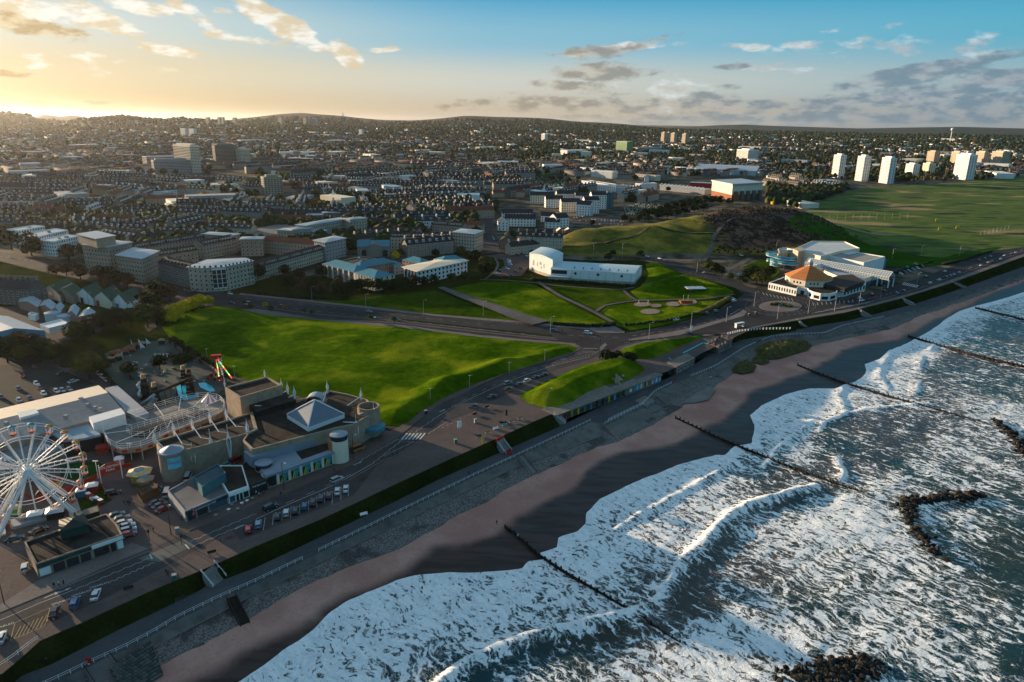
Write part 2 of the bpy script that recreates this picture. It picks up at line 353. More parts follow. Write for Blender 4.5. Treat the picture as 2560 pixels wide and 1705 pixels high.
def m_grass(name,lo,hi,sc=.05,tip=None,streak=False):
 if name in MATS:return MATS[name]
 m_=newmat(name);t=NT(m_);v=t.co();n1=t.noise(v,sc,5,.6);n2=t.noise(v,sc*9,4,.6);n3=t.noise(v,1.7,4,.7)
 f=t.ss(t.math('ADD',t.math('MULTIPLY',n1,.6),t.math('MULTIPLY',n2,.4)),.36,.64)
 c=t.mix(f,lo,hi)
 if tip:c=t.mix(t.math('MULTIPLY',t.ss(n1,.50,.66),.85),c,tip)
 c=t.mix(t.math('MULTIPLY',t.ss(n3,.35,.7),.35),c,tuple(x*.5 for x in lo))
 t.out(c,1.,0,t.bump(t.math('ADD',n3,t.math('MULTIPLY',n2,2.)),.9,.5),.0);MATS[name]=m_;return m_
def m_tar(name,a,b,sc=.25,rough=.85):
 if name in MATS:return MATS[name]
 m_=newmat(name);t=NT(m_);v=t.co();n1=t.noise(v,.07,5,.6);n2=t.noise(v,sc*4,5,.65);n3=t.noise(t.co(scale=(1,4,1),rot=.4),.25,3)
 f=t.ss(t.math('ADD',t.math('MULTIPLY',n1,.55),t.math('MULTIPLY',n2,.45)),.36,.66)
 c=t.mix(f,a,b);c=t.mix(t.math('MULTIPLY',t.ss(n3,.62,.72),.4),c,tuple(x*.55 for x in a))
 vo=t.n('ShaderNodeTexVoronoi',feature='F1');t.L.new(v,vo.inputs[0]);vo.inputs['Scale'].default_value=.13
 c=t.mix(t.math('MULTIPLY',t.ss(vo.outputs['Color'],.75,.8),.16),c,tuple(x*1.6 for x in b))
 t.out(c,rough,0,t.bump(n2,.2,.05),.04);MATS[name]=m_;return m_
ROADC=m_tar('asphalt',(.050,.044,.045),(.080,.070,.070));ROADD=m_tar('dark_asphalt',(.032,.030,.032),(.052,.048,.050))
PAVE=m_tar('paving',(.14,.115,.108),(.20,.168,.155));PAVD=m_tar('brown_paving',(.085,.066,.062),(.130,.100,.092))
PROMM=m_tar('promenade_tarmac',(.052,.060,.068),(.080,.085,.090));CONC=m_tar('concrete',(.14,.132,.125),(.21,.195,.18),.5)
LAWN=m_grass('lawn_grass',(.030,.072,.001),(.086,.148,.006),.03,(.18,.21,.010));LAWN2=m_grass('meadow_grass',(.020,.048,.002),(.056,.096,.008),.02,(.095,.11,.012))
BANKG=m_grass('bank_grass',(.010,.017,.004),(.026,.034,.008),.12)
# ground, inland of the coast, as one sheet out to the horizon
def build_ground():
 us=np.concatenate([-np.geomspace(20000,60,40),np.arange(-50,800,5.),np.geomspace(800,32000,110)])
 ws=np.concatenate([np.linspace(-.5,-40,12),np.arange(-46,-620,-6.),-np.geomspace(620,32000,150)])
 Ug,Wg=np.meshgrid(us,ws,indexing='ij');k=np.clip(1+Wg/60.,0,1);Wv=Wg+(c0(Ug)-.4)*k
 X,Y=xy(Ug,Wv);bh=broad_hill(X,Y);Z=terrain(X,Y)+bh-.06
 hill=sst(bh,.6,2.5)
 q=(X-P(1800,590)[0])*1.;s_=sst(fbm(X*.02,Y*.02,3,6)*40+(X-(P(1790,600)[0]))-.10*(Y-P(1790,600)[1]),-5,22)*sst(bh,2,5)
 V=np.stack([X,Y,Z],-1).reshape(-1,3)
 me=npmesh('ground',V,gridfaces(len(us),len(ws)),m_city(),True,{'hill':hill,'scrub':s_})
 ob('ground',me,kind='structure')
build_ground()
# strips of the sea front
def strip(name,u0,u1,f0,z0,f1,z1,m_,step=2.5,nv=2,bump=0.,kind='structure',parent=None,zf=None):
 us=np.arange(u0,u1+step,step);ts=np.linspace(0,1,nv);Ug,Tg=np.meshgrid(us,ts,indexing='ij')
 a=f0(Ug);b=f1(Ug);Wg=a+(b-a)*Tg;X,Y=xy(Ug,Wg);Z=z0+(z1-z0)*Tg
 if bump:Z=Z+bump*(fbm(X*.35,Y*.35,4,3)-.4)*np.minimum(1,6*Tg*(1-Tg)+.0)
 if zf is not None:Z=Z+zf(Ug,Wg,Tg)
 V=np.stack([X,Y,Z],-1).reshape(-1,3)
 return ob(name,npmesh(name,V,gridfaces(len(us),nv),m_,nv>2),parent,kind=kind)
strip('esplanade_footway',-60,1500,lambda u:c0(u)-7.5,.035,c0,.035,PAVD)
strip('lower_promenade',-60,1500,lambda u:c1(u)-.3,ZPROM-.01,c2,ZPROM-.01,PROMM)
m_rev=mat('sea_wall_concrete',(.11,.105,.10),.85,.35,.35,bump=.3,big=.08)
strip('sea_wall',-60,1500,c2,ZPROM-.05,lambda u:c3(u),-5.3,m_rev,nv=4)
m_cob=newmat('stone_pitching')
def _cob():
 t=NT(m_cob);v=t.co(rot=-COASTROT);vo=t.n('ShaderNodeTexVoronoi',feature='F1');t.L.new(v,vo.inputs[0]);vo.inputs['Scale'].default_value=1.9
 n=t.noise(v,.08,4);n2=t.noise(v,2.5,3)
 c=t.mix(t.ss(n2,.3,.7),(.085,.078,.074),(.24,.215,.20));c=t.mix(t.ss(vo.outputs['Distance'],.35,.8),c,(.070,.064,.060))
 c=t.mix(t.math('MULTIPLY',t.ss(n,.54,.64),.7),c,(.020,.020,.019))
 t.out(c,.85,0,t.bump(vo.outputs['Distance'],-.9,.4),.3)
_cob()
strip('stone_apron',-60,1500,c3,-5.45,lambda u:c4(u)+.8,ZSAND-.15,m_cob,nv=5,bump=.35)
strip('apron_ledge',-60,1500,lambda u:c3(u)-.35,-5.28,lambda u:c3(u)+.35,-5.28,CONC)
# beach
def zsand(u,w):
 a=c4(u);b=cw(u);t=np.clip((w-a)/(b-a),0,1)
 return np.where(w<b,ZSAND+(ZSEA-ZSAND)*t,ZSEA-.10*(w-b))
def build_beach():
 m_=newmat('beach_sand');t=NT(m_);v=t.co();a=t.n('ShaderNodeAttribute',attribute_name='wet');n1=t.noise(v,.06,5,.6);n2=t.noise(v,1.2,4,.6)
 dry=t.mix(t.ss(n1,.35,.65),(.36,.176,.140),(.49,.27,.215));dry=t.mix(t.math('MULTIPLY',t.ss(n2,.5,.7),.3),dry,(.17,.11,.092))
 wt=t.ss(t.math('ADD',a.outputs['Fac'],t.math('MULTIPLY',t.math('SUBTRACT',n1,.5),.9)),.26,.76)
 wet=t.mix(t.ss(t.noise(t.co(scale=(.5,3,1),rot=-COASTROT),.12,4),.4,.6),(.036,.022,.019),(.062,.038,.033))
 c=t.mix(wt,dry,wet);r=t.math('SUBTRACT',.9,t.math('MULTIPLY',wt,.52))
 t.out(c,r,0,t.bump(t.math('ADD',n1,t.math('MULTIPLY',n2,.3)),.35,.3),.16)
 us=np.concatenate([np.arange(-80,460,1.6),np.geomspace(461,1500,120)]);ts=np.linspace(-.03,1.9,60);Ug,Tg=np.meshgrid(us,ts,indexing='ij')
 a_=c4(Ug);b_=cw(Ug);Wg=a_+(b_-a_)*Tg;X,Y=xy(Ug,Wg);Z=zsand(Ug,Wg)+.25*(fbm(X*.08,Y*.08,4,12)-.5)*sst(1-Tg,0,.3)
 d=cd(Ug);wet=sst(Wg-d,-8.,6.)
 ob('beach',npmesh('beach',np.stack([X,Y,Z],-1).reshape(-1,3),gridfaces(len(us),60),m_,True,{'wet':wet}),kind='structure')
build_beach()
# sea
CREST=[([(1060,1730),(1101,1705),(1185,1643),(1310,1597),(1400,1573),(1500,1551),(1590,1527),(1625,1517)],1.5,3.8),([(1630,1513),(1648,1491),(1671,1450),(1702,1401),(1740,1368),(1770,1338),(1788,1315),(1824,1280),(1865,1257),(1905,1248),(1950,1241),(1995,1225),(2063,1205)],1.5,3.6),([(1380,1412),(1420,1380),(1500,1345),(1570,1300),(1635,1266),(1725,1216),(1815,1167),(1845,1140)],.55,2.2),([(2125,950),(2110,965),(2100,990),(2118,1029),(2068,1055),(2039,1084)],.5,2.6),([(2100,1035),(2155,1023),(2220,1015),(2284,1010),(2330,1010)],.45,2.2),([(2230,875),(2223,890),(2197,936),(2210,960),(2226,978)],.5,2.6),([(2374,829),(2345,855),(2320,880)],.5,2.6),([(2310,888),(2296,925)],.5,2.6),([(2300,950),(2290,990)],.4,2.6),([(1900,1175),(1935,1130),(1950,1110),(2000,1070),(2040,1045)],.5,2.4),([(2090,1140),(2110,1180),(2105,1205)],.6,3.),([(1280,1455),(1330,1420),(1310,1440),(1290,1465)],.4,2.)]
FOAM=[(700,1690,.9),(900,1600,.93),(1000,1650,.72),(1050,1520,.92),(1250,1500,.93),(1200,1590,.62),(1350,1540,.66),(1450,1500,.74),(1500,1400,.86),(1560,1330,.70),(1600,1250,.95),(1650,1350,.62),(1700,1280,.66),(1600,1420,.5),(1590,1490,.45),(1700,1200,.92),(1800,1230,.62),(1780,1160,.92),(1880,1200,.5),(1950,1190,.30),(2050,1170,.25),(1950,1080,.92),(1980,1130,.7),(2000,1020,.97),(2100,990,.95),(2060,1110,.25),(2200,1050,.12),(2200,1130,.10),(2300,1080,.12),(2120,1200,.42),(2230,1200,.5),(2100,1060,.2),(2170,1000,.7),(2180,900,.95),(2250,960,.75),(2260,880,.9),(2320,860,.9),(2400,830,.5),(2420,790,.8),(2540,760,.6),(2500,830,.14),(2400,900,.18),(2350,960,.25),(2500,960,.22),(2400,1040,.5),(2350,1100,.5),(2500,1060,.6),(2540,1160,.5),(2400,1180,.45),(1720,1440,.16),(1760,1400,.25),(1830,1330,.45),(1660,1560,.25),(1740,1500,.30),(1850,1440,.34),(1900,1300,.62),(2000,1270,.62),(2060,1290,.86),(2130,1250,.8),(2180,1330,.82),(2050,1380,.5),(1960,1420,.42),(2000,1500,.36),(1900,1520,.5),(1800,1560,.84),(1900,1600,.88),(2050,1600,.6),(2100,1520,.44),(2200,1480,.56),(2230,1400,.55),(2350,1350,.45),(2300,1260,.5),(2430,1250,.42),(2400,1400,.34),(2380,1500,.5),(2450,1560,.5),(2300,1600,.6),(2200,1650,.52),(2420,1650,.5),(2460,1600,.42),(2520,1640,.08),(2540,1500,.08),(2530,1400,.1),(2550,1280,.25),(2480,1480,.25),(1150,1690,.30),(1300,1690,.45),(1450,1640,.4),(1500,1700,.55),(1600,1620,.40),(1650,1690,.75),(1800,1680,.84),(1950,1680,.8),(1750,1620,.8),(1400,1620,.34)]
def project(X,Y,Z):
 x=X;y=Y;z=Z-CAMH;f=y*cp-z*sp;b=y*sp+z*cp;a=x/f;b=b/f
 u=a*cr+b*sr;v=-a*sr+b*cr;return W_/2+u*F_,H_/2-v*F_
def m_sea():
 m_=newmat('sea_water');t=NT(m_);D=t.n('ShaderNodeAttribute',attribute_name='foam').outputs['Fac']
 co=t.co(rot=-COASTROT);wn=t.n('ShaderNodeTexNoise');t.L.new(co,wn.inputs[0]);wn.inputs['Scale'].default_value=.10;wn.inputs['Detail'].default_value=4
 sb=t.n('ShaderNodeVectorMath',operation='SUBTRACT');t.L.new(wn.outputs['Color'],sb.inputs[0]);sb.inputs[1].default_value=(.5,.5,.5)
 sl=t.n('ShaderNodeVectorMath',operation='SCALE');t.L.new(sb.outputs[0],sl.inputs[0]);sl.inputs['Scale'].default_value=9.
 ad=t.n('ShaderNodeVectorMath',operation='ADD');t.L.new(co,ad.inputs[0]);t.L.new(sl.outputs[0],ad.inputs[1])
 wn2=t.n('ShaderNodeTexNoise');t.L.new(co,wn2.inputs[0]);wn2.inputs['Scale'].default_value=.7;wn2.inputs['Detail'].default_value=3
 sb2=t.n('ShaderNodeVectorMath',operation='SUBTRACT');t.L.new(wn2.outputs['Color'],sb2.inputs[0]);sb2.inputs[1].default_value=(.5,.5,.5)
 sl2=t.n('ShaderNodeVectorMath',operation='SCALE');t.L.new(sb2.outputs[0],sl2.inputs[0]);sl2.inputs['Scale'].default_value=1.8
 ad2=t.n('ShaderNodeVectorMath',operation='ADD');t.L.new(ad.outputs[0],ad2.inputs[0]);t.L.new(sl2.outputs[0],ad2.inputs[1])
 def mp(v,s_,r=0.):
  m2=t.n('ShaderNodeMapping');m2.inputs['Scale'].default_value=s_;m2.inputs['Rotation'].default_value=(0,0,r);t.L.new(v,m2.inputs[0]);return m2.outputs[0]
 def vor(v,sc,feat='F1'):
  x=t.n('ShaderNodeTexVoronoi',feature=feat);t.L.new(v,x.inputs[0]);x.inputs['Scale'].default_value=sc;return x.outputs['Distance']
 A1=mp(ad2.outputs[0],(1.35,.55,1),.25)
 v1=vor(A1,.34);v2=vor(A1,.70);v3=vor(mp(ad2.outputs[0],(1.2,.45,1),.25),1.6)
 ns=t.noise(mp(ad.outputs[0],(1.8,.30,1),.25),.35,6,.65)
 nf=t.noise(ad2.outputs[0],1.3,5,.7)
 pat=t.math('ADD',t.math('MULTIPLY',v1,.26),t.math('MULTIPLY',v2,.50));pat=t.math('ADD',pat,t.math('MULTIPLY',v3,.24))
 pat=t.math('ADD',pat,t.math('MULTIPLY',t.math('SUBTRACT',nf,.5),.30))
 pat=t.math('ADD',pat,t.math('MULTIPLY',t.math('SUBTRACT',ns,.5),.55))
 thr=t.math('SUBTRACT',.738,t.math('MULTIPLY',D,.42))
 fm=t.ss(t.math('SUBTRACT',pat,thr),-.025,.05)
 fm=t.math('MAXIMUM',fm,t.math('MULTIPLY',t.ss(t.math('SUBTRACT',pat,thr),-.12,.02),.26))
 ve=vor(mp(ad2.outputs[0],(1.35,.5,1),.25),.62,'DISTANCE_TO_EDGE');wid=t.math('MULTIPLY_ADD',D,.10,.01)
 net=t.math('MULTIPLY',t.math('SUBTRACT',1.,t.ss(ve,0.,wid)),t.ss(t.math('ADD',D,t.math('MULTIPLY',t.math('SUBTRACT',ns,.5),1.2)),.12,.5));fm=t.math('MAXIMUM',fm,t.math('MULTIPLY',net,.6))
 n1=t.noise(mp(co,(1.,.55,1),0),.5,6,.62);n2=t.noise(co,2.4,4,.6)
 wc=t.mix(t.ss(t.noise(co,.015,4),.40,.62),(.002,.034,.042),(.026,.030,.014));sh=t.n('ShaderNodeAttribute',attribute_name='silt').outputs['Fac']
 wc=t.mix(sh,wc,(.055,.044,.036))
 fcol=t.mix(t.ss(nf,.28,.55),(.60,.66,.70),(.92,.93,.93));fcol=t.mix(t.math('MULTIPLY',t.ss(ns,.60,.42),.35),fcol,(.45,.52,.56))
 c=t.mix(fm,wc,fcol);r=t.math('ADD',.22,t.math('MULTIPLY',fm,.7))
 h=t.math('ADD',t.math('MULTIPLY',n1,1.),t.math('MULTIPLY',n2,.25));h=t.math('ADD',h,t.math('MULTIPLY',fm,.30));h=t.math('ADD',h,t.math('MULTIPLY',t.math('MULTIPLY',nf,fm),.5))
 t.out(c,r,0,t.bump(h,.75,.6),.22);return m_
def build_sea():
 us=np.concatenate([-np.geomspace(3000,130,20),np.arange(-120,330,.9),np.arange(330,520,1.8),np.geomspace(522,30000,90)])
 ws=np.concatenate([np.arange(0,170,.9),np.geomspace(172,30000,70)])
 Ug,Wo=np.meshgrid(us,ws,indexing='ij');Wg=cw(Ug)*np.exp(-Wo/60.)+33*(1-np.exp(-Wo/60.))+Wo;X,Y=xy(Ug,Wg)
 K=np.full_like(X,0.);KF=np.zeros_like(X);off=Wo
 swell=.9*(fbm(X*.035,Y*.035,3,21)-.5)+.45*(fbm(Ug*.10,Wg*.24,4,22)-.5)+.18*(fbm(X*.7,Y*.7,2,25)-.5);far=sst(Wo,3,30)
 px,py=project(X,Y,np.full_like(X,ZSEA));ok=(Y>60)
 num=np.zeros_like(X);den=np.zeros_like(X)
 jx=90*(fbm(X*.03,Y*.03,3,31)-.5);jy=50*(fbm(X*.03,Y*.03,3,32)-.5)
 for a,b,v in FOAM:
  d=((px+jx-a)**2+((py+jy-b)*1.3)**2)/1e4+.02;q=1/d**1.8;num+=q*v;den+=q
 Fo=np.where(ok,num/den,.4);Fo=Fo+.12*(fbm(X*.06,Y*.06,3,34)-.5)+.55*(fbm(Ug*.11+Wg*.03,Wg*.022,4,35)-.5)*sst(Wo,4,30)
 Z=ZSEA+swell*(.12+.88*far)+.28*np.exp(-(Wo/1.6)**2)
 for pts,h,wd in CREST:
  P3=[P(a,b,ZSEA)[:2]for a,b in pts];bestd=np.full_like(X,1e9);sgn=np.zeros_like(X);tp=np.zeros_like(X)
  n=len(P3)-1
  for i,(a,b)in enumerate(zip(P3[:-1],P3[1:])):
   d,t_=segdist(X,Y,a,b);s_=(X-a[0])*(b[1]-a[1])-(Y-a[1])*(b[0]-a[0]);m_=d<bestd
   bestd=np.where(m_,d,bestd);sgn=np.where(m_,s_,sgn);tp=np.where(m_,(i+t_)/n,tp)
  w_=fbm(X*.2,Y*.2,3,41)
  sea=sgn>0;dd=bestd*np.where(sea,1.,-1.)
  dd=dd+2.2*(fbm(X*.12,Y*.12,3,42)-.5);env=sst(tp,0,.08)*(1-sst(tp,.92,1))*(.55+.8*w_)
  prof=np.where(dd>0,np.exp(-(dd/wd)**2),np.exp(-(dd/(wd*.30))**2))
  Z=Z+h*prof*env;KF=np.maximum(KF,np.where(dd>0,np.maximum(np.exp(-(dd/(wd*.28))**2),.62*np.exp(-(dd/(wd*1.1))**2)),np.exp(-(dd/(wd*.45))**2))*sst(env,.05,.3)*1.25)
  back=np.exp(-((dd-wd*1.3)/(wd*.9))**2)*sst(env,.05,.3)*(h>1);Fo=Fo-.32*back
  fin=.35*(fbm(X*1.3,Y*1.3,3,44)-.4);Z=Z+fin*np.exp(-(bestd/2.)**2)*min(1,h)
 edge=np.exp(-(Wo/7.)**2)
 foam=np.clip(np.maximum(Fo,np.maximum(KF,edge*1.15)),0,1.25)
 silt=sst(fbm(X*.02,Y*.02,3,50),.45,.6)*(1-sst(Wo,40,110))*.9
 V=np.stack([X,Y,Z],-1).reshape(-1,3)
 ob('sea',npmesh('sea',V,gridfaces(len(us),len(ws)),m_sea(),True,{'foam':foam,'silt':silt}),kind='structure')
build_sea()
# grass bank between the two levels
def build_banks():
 def bank(u0,u1,name='grass_bank'):
  n=14
  def zf(U,Wd,T):return(.55*np.sin(np.clip(T*1.15,0,1)*math.pi)*1.+.25*(fbm(U*.4,Wd*.6,3,60)-.5)*np.minimum(1,8*T*(1-T)))*sst(U,u0-.5,u0+3)*(1-sst(U,u1-3,u1+.5))-sum(1.1*np.exp(-((U-q)/2.6)**4)for q in STAIRS_AT)*np.clip(T*6,0,1)
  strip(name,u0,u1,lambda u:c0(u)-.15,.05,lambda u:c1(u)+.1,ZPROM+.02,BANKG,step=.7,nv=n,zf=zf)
 return bank
BANK=build_banks()
# land surfaces
STAIRS_AT=[float(uw(*P(*q)[:2])[0])for q in((535,1438),(2003,810),(2161,783),(2271,755),(2397,712))]
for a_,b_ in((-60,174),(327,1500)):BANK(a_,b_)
def PG(px,py,add=0.):
 """pixel -> point on the modelled ground (marches the ray)"""
 d=np.array(P(px,py,0.));o=np.array((0,0,CAMH));k=d-o
 ts=np.concatenate([np.linspace(.25,1.0,260),np.geomspace(1.002,60,700)]);X=k[0]*ts;Y=k[1]*ts;Z=CAMH+k[2]*ts;G=ground_h(X,Y)
 i=int(np.argmax(Z<G))if(Z<G).any()else len(ts)-1
 if i>0:
  a=Z[i-1]-G[i-1];b=Z[i]-G[i];t=ts[i-1]+(ts[i]-ts[i-1])*a/max(a-b,1e-9)
 else:t=ts[0]
 return(k[0]*t,k[1]*t,CAMH+k[2]*t+add)
def gz(x,y):return float(ground_h(np.array([x]),np.array([y]))[0])
def mg(m):return(P(m[0],m[1])[:2])
def pxs(l,z=0.):return[P(a,b,z)[:2]for a,b in l]
def sheet(name,px,z,m_,kind='structure',parent=None,world_=None):
 w=world_ or pxs(px);b=MB();b.poly([(x,y,z)for x,y in w]);
 o=b.build(name,m_,parent)
 if o.data.polygons[0].normal.z<0:o.data.flip_normals()
 if kind:o['kind']=kind
 return o
def slab(name,px,m_,z=.13,z0=-.05,kind='structure',world_=None,parent=None):
 w=world_ or pxs(px)
 if sum(a[0]*b[1]-b[0]*a[1]for a,b in zip(w,w[1:]+w[:1]))<0:w=w[::-1]
 b=MB();b.prism(w,z0,z);return b.build(name,m_,parent,**({'kind':kind}if kind else{}))
def inpoly(X,Y,w):
 c=np.zeros(X.shape,bool);n=len(w)
 for i in range(n):
  x1,y1=w[i];x2,y2=w[(i+1)%n]
  if y1==y2:continue
  c^=((y1>Y)!=(y2>Y))&(X<(x2-x1)*(Y-y1)/(y2-y1)+x1)
 return c
def edged(X,Y,w):
 d=np.full(X.shape,1e9)
 for a,b in zip(w,w[1:]+w[:1]):
  if a!=b:d=np.minimum(d,segdist(X,Y,a,b)[0])
 return d
def lawn(name,px,m_,res,zf,z=.06,kind='structure',parent=None,world_=None):
 """grass with relief: triangulated inside its outline, height zf(X, Y, distance to the edge)"""
 w=world_ or pxs(px);out=[]
 for a,b in zip(w,w[1:]+w[:1]):
  n=max(1,int(math.hypot(b[0]-a[0],b[1]-a[1])/res));out+=[(a[0]+(b[0]-a[0])*i/n,a[1]+(b[1]-a[1])*i/n)for i in range(n)]
 A=np.array(w);xs=np.arange(A[:,0].min(),A[:,0].max(),res);ys=np.arange(A[:,1].min(),A[:,1].max(),res)
 X,Y=[q.ravel()for q in np.meshgrid(xs,ys)];X=X+RNG.uniform(-.3,.3,X.shape)*res;Y=Y+RNG.uniform(-.3,.3,Y.shape)*res
 k=inpoly(X,Y,w);X=X[k];Y=Y[k];D=edged(X,Y,w);k=D>res*.5;X=X[k];Y=Y[k]
 co=[Vector(p)for p in out]+[Vector((a,b))for a,b in zip(X,Y)];n=len(out)
 r=mgeo.delaunay_2d_cdt(co,[(i,(i+1)%n)for i in range(n)],[],1,1e-4)
 V=np.array([(v.x,v.y)for v in r[0]]);D=edged(V[:,0],V[:,1],w);Z=z+zf(V[:,0],V[:,1],D)
 F=np.array([f for f in r[2]if len(f)==3])
 a,b,c=V[F[:,0]],V[F[:,1]],V[F[:,2]];cr_=(b[:,0]-a[:,0])*(c[:,1]-a[:,1])-(b[:,1]-a[:,1])*(c[:,0]-a[:,0]);F[cr_<0]=F[cr_<0][:,::-1]
 return ob(name,npmesh(name,np.column_stack([V,Z]),F,m_,True),parent,**({'kind':kind}if kind else{}))
def resamp(w,n=None,step=None):
 A=np.array(w,float);d=np.concatenate([[0],np.cumsum(np.hypot(*np.diff(A[:,:2],axis=0).T))]);n=n or max(2,int(d[-1]/step)+1);t=np.linspace(0,d[-1],n)
 return np.stack([np.interp(t,d,A[:,i])for i in range(A.shape[1])],1)
def ribbon(name,px,width,z,m_,kind='structure',parent=None,drape=False,step=4.,world_=None):
 w=world_ or([PG(a,b)[:2]for a,b in px]if drape else pxs(px));A=resamp(w,step=step)
 for _ in range(2):A[1:-1]=(A[:-2]+2*A[1:-1]+A[2:])/4
 T=np.gradient(A,axis=0);T/=np.linalg.norm(T,axis=1)[:,None]+1e-9;Nn=np.stack([-T[:,1],T[:,0]],1);wd=np.interp(np.linspace(0,1,len(A)),np.linspace(0,1,len(width)),width)if isinstance(width,(list,tuple))else np.full(len(A),width)
 Lp=A+Nn*wd[:,None]/2;Rp=A-Nn*wd[:,None]/2;G=np.stack([Rp,Lp],1);Z=np.full(G.shape[:2],z)
 if drape:Z=Z+ground_h(G[...,0],G[...,1]).max(1)[:,None]
 V=np.concatenate([G,Z[...,None]],-1).reshape(-1,3);F=gridfaces(len(A),2)[:,::-1]
 return ob(name,npmesh(name,V,F,m_,False),parent,**({'kind':kind}if kind else{}))
sheet('seabed',None,-14.,mat('seabed_sand',(.05,.045,.04)),world_=[(-3000,-400),(6000,-400),(6000,6000),(-3000,6000)])
GRASSB=m_grass('rough_grass',(.016,.026,.006),(.040,.048,.012),.05)
flat=lambda X,Y,D:X*0
sheet('funfair_yard',[(-260,1000),(-100,880),(60,850),(240,900),(480,985),(700,1010),(940,1070),(1010,1085),(860,1172),(623,1272),(374,1374),(148,1474),(-60,1560),(-400,1700)],.01,PAVD)
sheet('town_verge',[(-60,610),(0,632),(206,660),(384,705),(560,740),(560,765),(440,800),(410,810),(480,890),(240,905),(60,855),(-100,885),(-300,900),(-300,640)],.008,GRASSB)
sheet('park_grass_base',[(560,735),(600,735),(897,766),(1076,787),(1300,806),(1380,814),(1565,832),(1640,820),(1720,801),(1790,778),(1830,752),(1862,735),(1835,715),(1800,706),(1712,686),(1640,660),(1560,640),(1409,629),(1228,631),(1100,660),(900,690),(700,690),(560,700)],.008,GRASSB)
sheet('esplanade_paving',[(-60,1560),(148,1474),(374,1374),(623,1272),(860,1172),(1010,1085),(1140,993),(1262,938),(1386,902),(1440,858),(1540,836),(1700,842),(1880,822),(1740,890),(1652,934),(1383,1033),(1243,1094),(976,1215),(640,1364),(386,1472),(100,1600),(-80,1700),(-300,1800)],.014,PAVD)
def zl1(X,Y,D):
 e=sst(D,0,9);z=e*(.25+1.5*(fbm(X*.030,Y*.030,4,70)-.35)+1.1*(fbm(X*.07,Y*.07,3,71)-.5))
 for p,q,h,wd in(((1000,1040),(1120,965),2.1,7),((1120,965),(1260,915),2.2,7),((1260,915),(1400,885),1.3,6),((470,775),(600,800),1.2,9),((620,830),(760,840),.9,8),((700,960),(900,930),.9,12),((900,850),(1200,880),.9,12)):
  d,t=segdist(X,Y,mg(p),mg(q));z=z+h*np.exp(-(d/wd)**2)*sst(D,0,7)
 return np.maximum(z,0)
lawn('main_lawn',[(425,800),(470,778),(540,766),(600,771),(650,784),(800,799),(1000,818),(1200,842),(1350,857),(1425,862),(1443,868),(1437,879),(1380,896),(1300,922),(1200,955),(1120,990),(1060,1026),(1022,1058),(1006,1066),(960,1062),(900,1030),(820,1010),(640,960),(590,940),(500,885),(425,845),(405,818)],LAWN,2.1,zl1)
def zmound(h,wd,seed=0,skew=0.):
 return lambda X,Y,D:h*sst(D,0,wd)+.25*sst(D,.5,4)*(fbm(X*.12,Y*.12,3,seed)-.5)
lawn('grass_mound',[(1296,990),(1310,981),(1345,962),(1400,938),(1450,916),(1500,904),(1560,898),(1590,905),(1608,917),(1612,925),(1590,940),(1555,955),(1510,965),(1470,985),(1440,1005),(1395,1022),(1360,1020),(1320,1008)],LAWN,1.3,zmound(3.6,8.5,80),kind='structure')
lawn('grass_mound',[(1547,880),(1560,870),(1590,862),(1640,855),(1700,846),(1745,838),(1765,838),(1740,850),(1700,866),(1660,885),(1630,897),(1590,898),(1560,892)],LAWN,1.3,zmound(3.0,7.,81))
def zpark(X,Y,D):
 z=sst(D,0,12)*(2.6*(fbm(X*.018,Y*.018,4,75)-.36)+.7*(fbm(X*.07,Y*.07,3,76)-.5));return np.maximum(z,0)
lawn('park_meadow',[(640,745),(760,748),(860,752),(960,738),(1085,727),(1340,806),(1300,803),(1076,785),(897,764),(700,745)],LAWN2,3.,zpark)
lawn('park_meadow',[(1120,722),(1200,706),(1290,705),(1342,714),(1400,745),(1440,768),(1520,806),(1450,812),(1380,812),(1355,808),(1250,770)],LAWN,3.,zpark)
lawn('park_meadow',[(1362,716),(1450,718),(1550,726),(1575,742),(1588,748),(1520,758),(1486,780),(1450,763),(1410,742)],LAWN2,3.,zpark)
lawn('park_meadow',[(1496,785),(1520,766),(1590,756),(1760,752),(1822,750),(1790,775),(1720,798),(1640,817),(1575,826),(1535,806)],LAWN,3.,lambda X,Y,D:.5*sst(D,0,6)*fbm(X*.05,Y*.05,3,79))
lawn('park_meadow',[(1600,717),(1650,706),(1712,692),(1790,710),(1832,728),(1835,738),(1800,742),(1757,748),(1600,750),(1575,728)],LAWN,2.5,lambda X,Y,D:np.maximum(3.2*np.exp(-((np.minimum(edged(X,Y,pxs([(1600,716),(1712,690),(1835,730)])[:2]+pxs([(1835,730)])),60)-6)/6.)**2)*sst(D,0,5),0)+.3*sst(D,0,4))
lawn('grass_slope',[(1612,660),(1640,655),(1712,686),(1650,702),(1600,712),(1612,705),(1622,685)],LAWN,2.5,lambda X,Y,D:1.6*sst(D,0,8))
FLD=m_grass('playing_field',(.016,.060,.006),(.034,.098,.010),.015);LNK=newmat('links_turf')
def _lnk():
 t=NT(LNK);v=t.co(scale=(1,1,1));w_=t.co(scale=(.5,1.25,1),rot=-.2);n1=t.noise(w_,.014,5,.6);n2=t.noise(w_,.05,4,.6);n3=t.noise(v,.35,4)
 c=t.mix(t.ss(n2,.36,.64),(.040,.070,.010),(.095,.140,.018));c=t.mix(t.ss(n1,.545,.62),c,(.26,.19,.09));c=t.mix(t.ss(t.noise(w_,.022,4),.57,.64),c,(.018,.026,.010))
 t.out(c,.95,0,t.bump(n3,.7,.5),.1)
_lnk()
